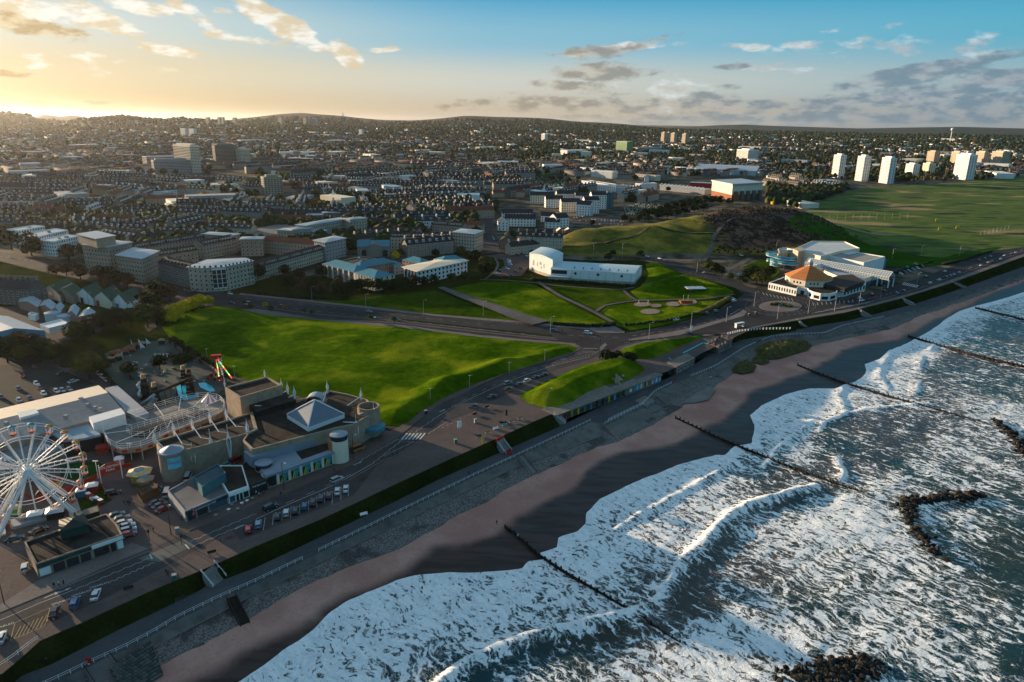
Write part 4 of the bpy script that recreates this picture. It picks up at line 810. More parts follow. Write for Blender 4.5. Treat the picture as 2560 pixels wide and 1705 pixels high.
c=o.location;a_=P(1060,675.5,8.6);b2=P(1168,652,9.5);rz=math.atan2(b2[1]-P(1043,679,9.5)[1],b2[0]-P(1043,679,9.5)[0]);text(o,'DOUBLETREE BY HILTON',(a_[0]-c.x+3.0*math.cos(rz)+.2,a_[1]-c.y+3.*math.sin(rz)-.35,8.5),1.25,rz,DKF)
pilasters(o,(1011,669),(1042,679),4,9.5,DKF,1.2)
F('teal roofed rear block of the white hotel','hotel',QD((1104,656),(1166,650),14,9),9.4,'hip',WHITE,TEALR,3,rh=3.)
def arch_roof(w,h,rise,m_,parent,c,n=8,ov=.5,name='roof'):
 """barrel roof over quad w; the arch runs along w0-w1, the barrel along w1-w2"""
 a,b_,c2_,d=[np.array(p)-np.array(c)for p in w];r=MB();g=MB();pts=[]
 for i in range(n+1):
  t=i/n;z=h+rise*(1-(2*t-1)**2);pts.append((a+(b_-a)*t,d+(c2_-d)*t,z))
 for(p0,q0,z0_),(p1,q1,z1_)in zip(pts[:-1],pts[1:]):
  e=(p0-q0)/np.linalg.norm(p0-q0)*ov;r.add([(*(p0+e),z0_),(*(p1+e),z1_),(*(q1-e),z1_),(*(q0-e),z0_)],[(0,1,2,3)]);r.add([(*(p0+e),z0_),(*(p1+e),z1_),(*(p1+e),z1_-.4),(*(p0+e),z0_-.4)],[(3,2,1,0)])
  g.add([(*p0,h-.1),(*p1,h-.1),(*p1,z1_-.05),(*p0,z0_-.05)],[(0,1,2,3)]);g.add([(*q0,h-.1),(*q1,h-.1),(*q1,z1_-.05),(*q0,z0_-.05)],[(3,2,1,0)])
 r.build(name,m_,parent);return g
HALLR=mat('hall_roof_sheet',(.40,.50,.54),.45,.12,.3,spec=.5)
t_=thing('sports_hall','white sports hall with a tall curved block and long low wing','sports hall',P(1382,690))
c=t_.location[:2];NAMED.append(('the white sports hall',c[0],c[1]))
w=[P(1324,632,14)[:2],P(1382,649,14)[:2],P(1408,633,14)[:2]];w.append((w[0][0]+w[2][0]-w[1][0],w[0][1]+w[2][1]-w[1][1]))
wl_=[(x-c[0],y-c[1])for x,y in w];b=MB();b.prism(wl_,2.2,14,cap=False);g=arch_roof(w,14,1.3,HALLR,t_,c);b.add(g.v,g.f);b.build('wall',WHITE,t_);b=MB();b.prism(inset(ccw(wl_),-.05),-1,2.2,cap=False);b.build('plinth',BEIGE,t_)
w2=[P(1377,672,8)[:2],P(1587,684,8)[:2],P(1605,664,8)[:2]];w2.append((w2[0][0]+w2[2][0]-w2[1][0],w2[0][1]+w2[2][1]-w2[1][1]));w2=w2[1:]+w2[:1]
wl2=ccw([(x-c[0],y-c[1])for x,y in w2]);b=MB();b.prism(wl2,1.8,8,cap=False);g=arch_roof(w2,8,1.8,HALLR,t_,c);b.add(g.v,g.f);b.build('wall',WHITE,t_);b=MB();b.prism(inset(wl2,-.05),-1,1.8,cap=False);b.build('plinth',BEIGE,t_)
a_=np.array(w2[3])-np.array(c);b2=np.array(w2[0])-np.array(c);d_=(b2-a_)/np.linalg.norm(b2-a_);n_=np.array((d_[1],-d_[0]));n_=n_ if n_[1]<0 else-n_;L_=np.linalg.norm(b2-a_)
for t in(.30,.57,.85):
 b=MB();p=a_+d_*L_*t+n_*.1;b.poly([(*(p+d_*1.0*math.cos(q)),5.6+1.0*math.sin(q))for q in np.linspace(0,2*math.pi,14)[:-1]]);b.build('round_window',GLASS,t_)
for i in range(1,9):
 b=MB();p=a_+d_*L_*(.16+i*.1)+n_*.06;b.box((*p,1.8),(.16,.12,6.1),math.atan2(d_[1],d_[0]));b.build('panel_joint',GREYW,t_)
b=MB()
for i in range(7):
 p=a_+d_*L_*(.28+i*.105)-n_*2.2;q=p-n_*2.4;b.add([(*(p-d_*.5),8+1.8*.50),(*(p+d_*.5),8.9),(*(q+d_*.5),9.55),(*(q-d_*.5),9.55)],[(0,1,2,3)])
b.build('roof_light',GLASSB,t_,kind='stuff')
b=MB();p0=a_+d_*.8+n_*.12;p1=a_+d_*12+n_*.12;b.add([(*p0,4.6),(*p1,4.6),(*p1,7.4),(*p0,7.4)],[(0,1,2,3)]);b.build('glazing',GLASS,t_)
b=MB();w3=[a_-d_*1,a_+d_*14,a_+d_*14+n_*6,a_-d_*1+n_*6];b.prism([tuple(p)for p in w3],-.5,3.4);b.build('annex',BEIGE,t_);b=MB();w3=inset(ccw([tuple(p)for p in w3]),-.4);b.prism(w3,3.4,3.7);b.build('annex_roof',LROOF,t_)
a0=np.array(wl_[0]);b0=np.array(wl_[1]);d0=(b0-a0)/np.linalg.norm(b0-a0);n0=np.array((d0[1],-d0[0]));n0=n0 if n0[1]<0 else-n0;MUR=mat('mural_grey',(.34,.38,.44),.8)
for i,(s,z,sw,sh)in enumerate(((.15,5.2,2.2,4.8),(.33,5.6,1.6,3.4),(.45,7.4,2.6,2.4),(.50,4.8,2.,1.6),(.62,6.,1.4,3.2))):
 b=MB();p=a0+(b0-a0)*s+n0*(.06+.004*i);b.add([(*p,z),(*(p+d0*sw),z),(*(p+d0*sw*.85),z+sh),(*(p+d0*.3),z+sh*.8)],[(0,1,2,3)]);b.build('mural_shape',MUR,t_)
def shed(lb,A_,B_,C_,h,rh,wall,roofm,**k):
 """gabled shed: A-B is the gabled front (eaves corners), B-C the side"""
 w=Q(A_,B_,C_,h);return F(lb,'warehouse',w,h,'gable',wall,roofm,rh=rh,win=False,group='green roofed sheds in a row',**k)
def rshed(lb,A_,B_,C_,h,rh,wall,roofm,group='green roofed sheds in a row',doorm=None,pos=.25):
 a,b_,c_=[np.array(P(*p,h)[:2])for p in(A_,B_,C_)];d=a+c_-b_;cc=(a+b_+c_+d)/4;o=thing('warehouse',lb,'warehouse',(cc[0],cc[1],0),0,group);a,b_,c_,d=a-cc,b_-cc,c_-cc,d-cc
 w=MB();w.prism(ccw([tuple(p)for p in(a,b_,c_,d)]),-.5,h,cap=False);m0,m1=(a+b_)/2,(d+c_)/2;w.add([(*a,h),(*b_,h),(*m0,h+rh)],[(0,1,2)]);w.add([(*d,h),(*c_,h),(*m1,h+rh)],[(0,1,2)]);w.build('wall',wall,o)
 r=MB();e=(m0-m1)/np.linalg.norm(m0-m1)*.4;r.add([(*(a+e),h-.05),(*(m0+e),h+rh),(*(m1-e),h+rh),(*(d-e),h-.05)],[(0,1,2,3)]);r.add([(*(b_+e),h-.05),(*(m0+e),h+rh),(*(m1-e),h+rh),(*(c_-e),h-.05)],[(0,1,2,3)]);r.build('roof',roofm,o)
 if doorm:
  d_=(b_-a)/np.linalg.norm(b_-a);n_=np.array((d_[1],-d_[0]));n_=n_ if n_@(m0-m1)>0 else-n_;p=a+(b_-a)*pos+n_*.06;g=MB();g.add([(*p,0),(*(p+d_*3.2),0),(*(p+d_*3.2),3.6),(*p,3.6)],[(0,1,2,3)]);g.build('door',doorm,o)
 return o
BLUED=mat('blue_door',(.03,.14,.28),.6);REDD=mat('red_door',(.30,.03,.02),.6)
rshed('dark green roofed shed, leftmost and furthest of the row',(106,722),(150,738),(192,718),5,4.2,GREYW,GRNR)
rshed('olive green roofed shed with small shop front',(137,727),(183,742),(210,728),5,3.6,BRICK,GRNR)
rshed('white fronted green roofed shed with lettering, second from the right group',(189,735),(232,745),(262,728),5,5,WHITE,GRNR,doorm=DKF)
rshed('green roofed shed with a red door',(234,743),(279,754),(308,736),5,5,CREAM,GRNR,doorm=REDD,pos=.12)
rshed('green roofed shed with a blue door, nearest of the row',(281,750),(319,761),(355,742),5,5,WHITE,GRNR,doorm=BLUED,pos=.2)
for i,(A_,B_,C_,lb)in enumerate((((45,754),(95,768),(104,752),'blue grey roofed workshop, left end of the low row'),((97,765),(130,775),(141,760),'blue grey roofed workshop, second in the low row'),((130,774),(150,779),(162,765),'blue grey roofed workshop, third in the low row'),((168,782),(192,789),(200,771),'blue grey roofed workshop after the gap in the low row'),((193,793),(224,800),(240,780),'longer blue grey roofed workshop beside the brick stub'),((236,797),(246,800),(255,786),'smallest workshop at the right end of the low row'))):
 rshed(lb,A_,B_,C_,4.5,2.,PINK,LROOF,group='blue roofed workshops in a row')
o=rshed('large pale blue warehouse with white ribbed roof at left edge',(-40,838),(112,826),(20,790),8,2.5,BLUED if 0 else mat('blue_sheet',(.10,.28,.40),.6,.1),LROOF,group=None);NAMED.append(('the pale blue warehouse',o.location.x,o.location.y))
F('open white canopy beside the pale blue warehouse','canopy',Q((100,812),(122,822),(173,809),5),.1,'flat',WMET,WMET,win=False,plant=False,z0=4.8)
t_=thing('storage_tank','pair of round pale blue tanks beside a white cabin','tank',P(135,800));b=MB();b.cyl((0,0,0),4.2,4.5,20);b.build('tank_shell',BLUEW,t_);b=MB();b.cyl((8,-2,0),4.2,3.6,20);b.build('tank_shell',BLUEW,t_);b=MB();b.cyl((0,0,4.5),4.3,.8,20,r2=.3);b.build('tank_roof',LROOF,t_)
F('white site cabin beside the round tanks','cabin',Q((70,786),(88,790),(96,785),3),3,'flat',WHITE,LROOF,win=False,plant=False)
F('long dark granite tenement at the left edge with many chimneys','tenement',QD((-30,715),(73,722),12,11),11,'gable',GRAN2,SLATE,3,chim=7,rh=4,key='the left edge tenement')
F('low grey warehouse with olive roof and blue end wall at left edge','warehouse',Q((-30,700),(82,704),(94,690),7),7,'gable',GREYW,GRNR,win=False,rh=2)
WG='white gabled apartment blocks'
for lb,A_,B_,dep,h,wa in(('cream gabled block, left end of the white apartment cluster',(1326,487),(1385,488),14,12,CREAM),('white gabled block standing forward in the left of the cluster',(1365,497),(1408,497),13,12,WHITE),('pinkish gabled block at the rear left of the cluster',(1393,484),(1447,484),13,14,CREAM),('rear white gabled block in the middle of the cluster',(1440,489),(1478,489),13,13,WHITE),('cream gabled block at the front left of the cluster',(1404,505),(1452,505),14,13,CREAM),('bright white gabled block at the very front of the cluster',(1441,510),(1476,512),14,14,WHITE),('white gabled block stepping up behind the front one',(1462,500),(1499,500),14,17,WHITE),('tallest white gabled block next to the teal tower',(1480,487),(1517,487),14,19,WHITE)):
 F(lb,'apartment block',QD(A_,B_,dep,h),h,'gable',wa,SLATE,None,sp=3.,rh=4.2,group=WG)
NAMED.append(('the white gabled cluster',*P(1440,530)[:2]))
F('slim teal clad tower at the right end of the white cluster','apartment block',QD((1517,483),(1534,483),14,20),20,'flat',TEALW,FELT,6)
for lb,A_,B_,dep,h in(('white gable end house at the street corner',(1245,553),(1272,553),12,10),('white terrace with slate roof behind the corner gable',(1262,545),(1339,546),10,9),('rear white terrace beyond the corner gable',(1255,532),(1332,532),10,9),('white slate roofed house left of the big gable',(1352,539),(1387,540),11,7),('low white and grey house with paired doors',(1362,554),(1399,555),11,7),('big plain white gable above the car park',(1391,545),(1423,543),14,11)):
 F(lb,'house',QD(A_,B_,dep,h),h,'gable',WHITE,SLATE,None,sp=3.2,rh=4,group='white slate roofed houses by the street')
F('dark stone house on the street corner facing the junction','house',QD((1249,600),(1280,601),18,8),8,'gable',GRAN2,SLATE,2,chim=2,key='the dark corner house')
F('low dark workshops behind the corner house','workshop',QD((1282,608),(1330,605),12,4),4,'flat',GRAN2,FELT,1)
F('small stone villa with bay windows near the foot of the hill','house',QD((1330,600),(1366,597),9,5),5,'gable',GRAN,SLATE,2,chim=2,dorm=2)
F('cream and black long house beside the foot of the hill','house',QD((1312,588),(1385,585),9,6),6,'gable',CREAM,SLATE,2)
for i,x in enumerate((1393,1414)):F(('left' if i==0 else 'right')+' of two small brick cottages under the hill','cottage',QD((x,577),(x+17,577),8,3.5),3.5,'gable',REDB,CREAM,1,rh=2.5,group='two brick cottages under the hill')
MW='modern white flats below the cemetery'
for lb,A_,B_,dep,h,wa in(('long low modern white flats, left of the group below the cemetery',(1450,451),(1520,462),18,9,WHITE),('middle modern white flats with roof terrace',(1480,463),(1545,465),16,10,WHITE),('blue glazed modern flats in the middle of the group',(1540,462),(1568,464),12,13,BLUEW),('white cube like flats right of the blue glazed block',(1570,466),(1588,466),12,10,WHITE),('white corner tower of the modern flats beside the football ground',(1603,460),(1642,458),14,16,WHITE)):
 F(lb,'apartment block',QD(A_,B_,dep,h),h,'flat',wa,LROOF,None,group=MW)
for lb,A_,B_,h,wa,ro in(('long white college block with blue glazing',(1478,426),(1531,430),14,WHITE,LROOF),('low white wing of the college block',(1447,420),(1480,425),9,WHITE,LROOF),('glass fronted cream block behind the trees',(1717,390),(1760,392),9,CREAM,LROOF),('pale office block left of the green glass cube',(1430,360),(1475,362),12,WHITE,LROOF),('cream flats in a row left of the ice arena',(1535,432),(1640,440),10,CREAM,SLATE),('white office slab with blue roof right of the green cube',(1622,380),(1668,382),14,WHITE,LROOF)):
 F(lb,'building',QD(A_,B_,16,h),h,'flat',wa,ro)
def tower(lb,A_,B_,C_,yb,wall,roofm=None,sp=4.5,cap=True,group='high rise tower blocks',ww=2.4,wh=1.5,frame=False,key=None):
 """A, B, C: base corners (left, near, right); yb: pixel row of the roof over B"""
 a,b_,c_=[PG(*p)for p in(A_,B_,C_)];z0=b_[2];w=[a[:2],b_[:2],c_[:2]]
 a,b_,c_=[np.array(q)for q in w];ab=a-b_;cb=c_-b_;L1=min(max(np.linalg.norm(ab),14),60)
 def horiz(px_,):return np.array(px_)
 D=math.hypot(*b_);h=CAMH+D*math.tan(azel(B_[0]+(0),yb)[1])-z0
 u_=np.array((b_[1],-b_[0]))/np.linalg.norm(b_);f_=b_/np.linalg.norm(b_)
 k=F_*0+D/F_;wl_=abs(B_[0]-A_[0])*k;wr_=abs(C_[0]-B_[0])*k;s=1.25;rt=math.atan2(max(wr_,.1),max(wl_,.1))if wl_>wr_ else math.atan2(max(wr_,.1),max(wl_,.1))
 th=math.radians(35)if abs(wl_-wr_)<.5*(wl_+wr_)else(math.radians(14)if wl_<wr_ else math.radians(60))
 th=max(math.radians(12),min(th,math.radians(49)+math.atan2(b_[0],b_[1])))
 sl=wl_/max(math.sin(th),.25);sr_=wr_/max(math.cos(th),.3)
 p0=b_;p1=b_+u_*sr_*math.cos(th)+f_*sr_*math.sin(th);p3=b_-u_*sl*math.sin(th)+f_*sl*math.cos(th);p2=p1+p3-p0
 o=F(lb,'tower block',[tuple(p0),tuple(p1),tuple(p2),tuple(p3)],h,'flat',wall,roofm or LROOF,None,sp=sp,name='tower_block',group=group,z0=z0,ww=ww,wh=wh,frame=frame,plant=False,key=key)
 if cap:
  c=o.location;w=ccw([(q[0]-c.x,q[1]-c.y)for q in(p0,p1,p2,p3)]);b=MB();b.prism(inset(w,min(sl,sr_)*.28),h,h+3.2);b.build('lift_house',wall,o)
 return o
tower('cream tower block, left of the three tall ones by the links',(2080,442),(2094,445.5),(2106,441),388,WHITE,group='three tall cream towers by the links')
tower('cream tower block, middle of the three tall ones by the links',(2139,450),(2153,453),(2166,448),391,WHITE,group='three tall cream towers by the links')
tower('cream tower block, right of the three tall ones by the links',(2200,457),(2217,459),(2229,454),395,WHITE,group='three tall cream towers by the links')
tower('largest white and blue tower block with stepped top on the right',(2389,447.5),(2413,450),(2427,442),387,WHITE,key='the big white tower')
tower('short white tower block between the cream tower and the pair of houses',(2265,437),(2280,439),(2292,434),411,WHITE)
tower('short cream tower block left of the big white tower',(2307,433),(2319,436.5),(2331,433),409,CREAM)
tower('pinkish tower block behind the short cream one',(2318,407),(2332,411.5),(2342,407),379,BEIGE)
tower('pinkish tower block just left of the big white tower',(2378,413),(2392,415),(2400,411),380,BEIGE)
tower('pinkish tower block right of the big white tower',(2440,412),(2455,415),(2465,411),380,BEIGE)
tower('banded tower block furthest to the right',(2481,415),(2500,419),(2513,414),380,BEIGE)
tower('slim brown tower, left of the orange brown group',(1652,357),(1659,358),(1666,356.5),331,BEIGE,group='brown towers above the wooded slope')
tower('slim brown tower close behind the first of the brown group',(1665,357),(1670,358),(1675,356.5),331,BEIGE,group='brown towers above the wooded slope')
tower('brown tower in the middle of the brown group',(1676,358.5),(1684,360),(1691,358),333,BEIGE,group='brown towers above the wooded slope')
tower('brown tower at the right of the brown group, white sided',(1704,361),(1712,363),(1719,361),335,BEIGE,group='brown towers above the wooded slope')
tower('broad white and blue university tower near the ice arena',(1842,403),(1868,405),(1891,403),375,WHITE,sp=3,key='the university tower')
tower('green glass library cube above the trees',(1540,379),(1566,382),(1580,379),354,mat('green_glass_wall',(.20,.33,.16),.25,.3,.2),sp=3,cap=False,group=None,ww=1.4,wh=2.2,key='the green glass cube')
tower('pale hospital tower on the left of the green cube',(1353,350),(1362,352),(1369,350),335,WHITE)
tower('tall lit slab with blue glass flank in the city',(447,428),(482,433),(501,429),364,CREAM,sp=3,group='city centre towers',key='the blue flanked tower')
tower('wide dark slab tower with a lit edge',(536,414),(542,418),(590,414),363,GRAN,sp=3,group='city centre towers')
tower('golden lit tower at the right of the dark slab',(590,414),(606,418),(625,414),373,CREAM,sp=3,group='city centre towers')
tower('greenish grey tower block standing alone in the tenements',(656,484),(663,488),(704,484),443,wm('grey_green_harling',(.26,.27,.21)),sp=4,key='the grey green tower')
tower('low lit office slab behind the balcony block',(361,419),(370,422),(449,418),392,GREYW,sp=3,group='city centre towers',cap=False)
tower('balcony block with white grid front left of the tall slab',(383,432),(388,436),(461,432),401,GREYW,sp=2.6,frame=True,group='city centre towers')
for i,(x0,x1,yt,yb)in enumerate(((517,527,293,314),(546,554,293,314),(555,563,293,314),(584,594,294,315),(697,710,294,311),(759,770,295,313),(771,782,296,314),(783,796,295,315),(898,909,324,339),(455,470,321,341),(476,492,322,341))):
 tower('distant tower block on the horizon, %s'%('far left of all|close pair, left one|close pair, right one|alone right of the pair|alone in front of the mast hill|trio left|trio middle|trio right|lone white one below the ridge|lit one in the hospital area|blue one in the hospital area'.split('|')[i]),(x0,yb),(x0+(x1-x0)*.6,yb+1.),(x1,yb),yt,BEIGE if i<8 else WHITE,sp=6,group='distant tower blocks',cap=False)
t_=thing('stadium','large football stand with pale roof and red brick lower walls','stadium',P(1836,500));c=t_.location[:2];NAMED.append(('the football ground',c[0],c[1]))
w=Q((1781,452),(1832,462),(1907,458),24);wl_=[(x-c[0],y-c[1])for x,y in w];b=MB();b.prism(wl_,9,23.5);b.build('upper_wall',CREAM,t_);b=MB();b.prism(inset(wl_,.2),0,9);b.build('brick_base',REDB,t_);b=MB();b.prism(inset(wl_,-1.5),23.5,25.5);b.build('roof',LROOF,t_)
w4=ccw(wl_);ed=sorted(range(4),key=lambda i:(w4[i][1]+w4[(i+1)%4][1]))[:1][0];a_,b2=np.array(w4[ed]),np.array(w4[(ed+1)%4]);d_=(b2-a_)/np.linalg.norm(b2-a_);n_=np.array((d_[1],-d_[0]))
for i in range(5):
 b=MB();p=a_+(b2-a_)*(i+.5)/5+n_*2;b.box((*p,0),(5.5,4,14),math.atan2(d_[1],d_[0]));b.build('buttress',REDB if i<1 else GRAN2,t_)
t_=thing('football_stand','low football stand with white roof trusses and red seats','stadium stand',P(1700,470));c=t_.location[:2]
for A_,B_,dep,h,mm,nm in(((1650,462),(1762,473),22,9,GREYW,'stand_body'),((1725,455),(1785,458),16,10,mat('red_seats',(.36,.03,.03),.8),'seat_bank')):
 w=QD(A_,B_,dep,h);b=MB();b.prism([(x-c[0],y-c[1])for x,y in w],0,h-1);b.build(nm,mm,t_);b=MB();b.prism(inset([(x-c[0],y-c[1])for x,y in w],-1),h-1,h-.4);b.build('stand_roof',LROOF,t_)
b=MB();a_=np.array(P(1650,462,9)[:2])-np.array(c);b2=np.array(P(1762,473,9)[:2])-np.array(c)
for i in range(12):
 p=a_+(b2-a_)*i/12;q=a_+(b2-a_)*(i+1)/12;mm=(p+q)/2;b.tube((*p,8.6),(*mm,12),.25,4);b.tube((*mm,12),(*q,8.6),.25,4)
b.build('roof_truss',WMET,t_,kind='stuff')
t_=thing('ice_arena','huge pale blue sports arena with a shallow curved roof','arena',PG(1815,432));c=t_.location[:2];gz_=t_.location[2];NAMED.append(('the pale blue arena',c[0],c[1]))
w=[PG(1735,432)[:2],PG(1890,440)[:2],PG(1900,428)[:2]];w.append((w[0][0]+w[2][0]-w[1][0],w[0][1]+w[2][1]-w[1][1]));b=MB();b.prism([(x-c[0],y-c[1])for x,y in w],-4,11,cap=False);g=arch_roof([w[1],w[2],w[3],w[0]],11,5,LROOF,t_,c,ov=1.);b.add(g.v,g.f);b.build('wall',BLUEW,t_)
def mast(name,lb,px_,y0,y1,dist,wd,cat='mast'):
 x,y,zt=PD(px_,y0,dist);z0=gz(x,y);h=zt-z0;o=thing(name,lb,cat,(x,y,z0));b=MB();n=6
 for k in range(4):
  s,q=((-1,-1),(1,-1),(1,1),(-1,1))[k];b.tube((s*wd,q*wd,0),(s*wd*.1,q*wd*.1,h),wd*.16,4)
 for j in range(1,n):r_=wd*(1-.9*j/n);b.box((0,0,h*j/n),(2*r_,2*r_,wd*.2))
 b.build('lattice',GREYW,o,kind='stuff')
 if name=='pylon':
  for z in(.62,.74,.86):b=MB();b.box((0,0,h*z),(wd*(3.2 if z>.7 and z<.8 else 2.4),wd*.25,wd*.25));b.build('cross_arm',GREYW,o)
mast('pylon','tall electricity pylon on the ridge left of the dark hill',857,281,305,4600,6,'pylon');mast('radio_mast','thin radio mast on top of the central hill',752,275,282,9500,5)
x,y,zt=PD(2382,320,5200);o=thing('water_tower','white ball shaped water tower on the right horizon','water tower',(x,y,gz(x,y)));h=zt-gz(x,y);b=MB();b.cyl((0,0,0),3.2,h-8,10,r2=2.2);b.build('shaft',WHITE,o);b=MB();b.ball((0,0,h-8),9,12,8);b.build('tank',WHITE,o,smooth=True)
# beach ballroom and leisure centre
ORANGE=mat('orange_tile_roof',(.42,.16,.055),.75,.22,.6);DARKW=mat('dark_cladding',(.035,.04,.045),.5,.2)
def rel(w,c):return[(p[0]-c[0],p[1]-c[1])for p in w]
def facade_windows(o,a,b2,z0,z1,n,frac,m_=None,name='window',fr=None,off=.06,pieces=True,inset_=0.):
 """n window panes between points a and b2 (local xy), each a part of its own"""
 a=np.array(a);b2=np.array(b2);d=(b2-a)/np.linalg.norm(b2-a);L=np.linalg.norm(b2-a);nn=np.array((d[1],-d[0]));mid=(a+b2)/2+np.array(o.location[:2]);nn=nn if nn@(-mid)>0 else-nn
 g=L/n;me=None
 for i in range(n):
  p=a+d*(g*(i+.5))+nn*off;wd=g*frac/2;
  if me is None:
   m2=MB();m2.add([(-wd,0,0),(wd,0,0),(wd,0,z1-z0),(-wd,0,z1-z0),(-wd,.12,0),(wd,.12,0),(wd,.12,z1-z0),(-wd,.12,z1-z0)],[(0,1,2,3),(4,0,3,7),(1,5,6,2),(3,2,6,7)],0);me=m2.mesh(name,m_ or GLASS)
   rz=math.atan2(-nn[0],nn[1])+math.pi
  q=ob(name,me,o,(p[0],p[1],z0),rz)
t_=thing('ballroom','white art deco ballroom with an orange octagonal roof and lantern','ballroom',P(2026,690));c=t_.location[:2];NAMED.append(('the white ballroom',c[0],c[1]))
ring=[(1922,706),(1992,722),(1996,716),(2019,720),(2021,724),(2033,729),(2052,733.5),(2075,734.5),(2092,730),(2094,724),(2110,724),(2165,708),(2162,698),(2080,688),(1965,690)]
w=rel([P(*p,5)[:2]for p in ring],c);b=MB();b.prism(ccw(w),-.5,5,cap=False);b.build('low_wall',WHITE,t_);b=MB();b.prism(inset(ccw(w),.3),4.2,4.5);b.build('flat_roof',FELT,t_)
b=MB();cw_=ccw(w);q=inset(cw_,.45)
for i in range(len(cw_)):
 j=(i+1)%len(cw_);b.add([(*cw_[i],5),(*cw_[j],5),(*q[j],5),(*q[i],5)],[(0,1,2,3)]);b.add([(*q[i],4.4),(*q[j],4.4),(*q[j],5),(*q[i],5)],[(3,2,1,0)])
b.build('parapet',WHITE,t_)
for i,j,n,fr,z0,z1 in((0,1,11,.45,1.2,3.6),(3,4,1,.5,0,2.6),(4,5,1,.5,1,3.2),(5,6,1,.7,1,3),(6,7,1,.7,1,3),(7,8,1,.7,1,3),(8,9,1,.4,1,3),(10,11,7,.5,1,3.6),(1,2,1,.3,1,3),(2,3,1,.4,0,2.6)):facade_windows(t_,w[i],w[j],z0,z1,n,fr)
dc=np.array(P(2026,663,17)[:2])-np.array(c);Rr=15.5;oc=[(dc[0]+Rr*math.cos(math.pi*(k+.35)/4),dc[1]+Rr*math.sin(math.pi*(k+.35)/4))for k in range(8)]
b=MB();b.prism(oc,4,9.2,cap=False);b.build('drum',CREAM,t_);b=MB()
oc2=[(dc[0]+(x-dc[0])*1.06,dc[1]+(y-dc[1])*1.06)for x,y in oc]
for k in range(8):b.add([(*oc2[k],9.),(*oc2[(k+1)%8],9.),(dc[0],dc[1],17.6)],[(0,1,2)])
b.build('octagon_roof',ORANGE,t_)
for k in range(8):
 a_,b2=oc[k],oc[(k+1)%8];m_=(np.array(a_)+np.array(b2))/2-dc
 if m_@(-np.array(c))>0:facade_windows(t_,np.array(a_)*.8+np.array(b2)*.2,np.array(a_)*.2+np.array(b2)*.8,6,7.4,3,.42)
b=MB();b.cyl((dc[0],dc[1],16.4),1.5,3.6,8);b.cyl((dc[0],dc[1],20),1.9,.3,8);b.cyl((dc[0],dc[1],20.3),1.7,1.,8,r2=.3);la=b.build('lantern',WMET,t_)
b=MB()
for k in range(8):a0=2*math.pi*(k+.5)/8;b.box((dc[0]+1.45*math.cos(a0),dc[1]+1.45*math.sin(a0),17.2),(.12,.6,2.),a0)
b.build('lantern_louvre',DKF,la,kind='stuff')
b=MB();w=rel(T([(2066,700),(2066,712),(2112,722),(2160,705),(2130,688),(2100,690)],7),c);b.prism(w,4.2,7.2,cap=False);b.build('upper_storey',DARKW,t_);b=MB();b.prism(inset(w,-.6),7.2,7.5);b.build('upper_roof',BSLATE,t_)
b=MB();w=rel(QD((2070,706),(2110,716),.3,6.8),c)
for i in range(7):
 t=i/6;p=np.array(w[0])*(1-t)+np.array(w[1])*t;b.box((*(p+np.array((0,-.6))),4.3),(.2,.2,2.8))
b.build('balcony_post',CREAM,t_,kind='stuff')
t_=thing('leisure_centre','large white leisure centre with glazed arcade and flat roofs behind the ballroom','leisure centre',P(2090,660));c=t_.location[:2];NAMED.append(('the leisure centre',c[0],c[1]))
PALE=mat('pale_roof_membrane',(.50,.51,.50),.6,.12,.2);TAN=mat('tan_roof',(.30,.28,.25),.8,.15,.3)
def block(o,c,pxl,h,wall,roofm,nm,rn,z=0,par=.7,z_=0):
 w=rel(T(pxl,h+par),c);b=MB();b.prism(w,z,h+par,cap=False);q=inset(w,.6)
 for i in range(len(w)):
  j=(i+1)%len(w);b.add([(*w[i],h+par),(*w[j],h+par),(*q[j],h+par),(*q[i],h+par)],[(0,1,2,3)]);b.add([(*q[i],h),(*q[j],h),(*q[j],h+par),(*q[i],h+par)],[(3,2,1,0)])
 b.build(nm,wall,o);b=MB();b.poly([(*p,h)for p in q]);b.build(rn,roofm,o);return w
block(t_,c,[(1968,620),(1990,620),(2030,602),(2112,603),(2150,620),(2100,627),(2052,640)],13,CREAM,PALE,'pool_hall_wall','pool_hall_roof')
block(t_,c,[(2042,633),(2105,624),(2213,641),(2160,656)],11.5,WHITE,TAN,'ice_hall_wall','ice_hall_roof')
b=MB();w=rel(T([(2078,628),(2104,625),(2150,632),(2122,638)],11.7),c);b.poly([(*p,11.9)for p in w]);b.build('roof_membrane',PALE,t_)
block(t_,c,[(2000,640),(2042,634),(2160,656),(2160,668),(2060,655)],7,CREAM,PALE,'foyer_wall','foyer_roof')
block(t_,c,[(2060,676),(2072,662),(2150,676),(2180,690),(2150,700),(2100,692)],6,CREAM,LROOF,'bar_wall','bar_roof')
block(t_,c,[(1945,621),(1968,617),(1972,626),(1948,630)],12,BEIGE,PALE,'service_tower','service_roof')
b=MB();w=rel(T([(1983,622),(1996,628),(2014,625),(2004,618)],15),c);b.prism(w,0,15);b.build('flume_tower',BEIGE,t_)
GA=mat('arcade_glass',(.26,.31,.33),.12,.2,1.,spec=.8)
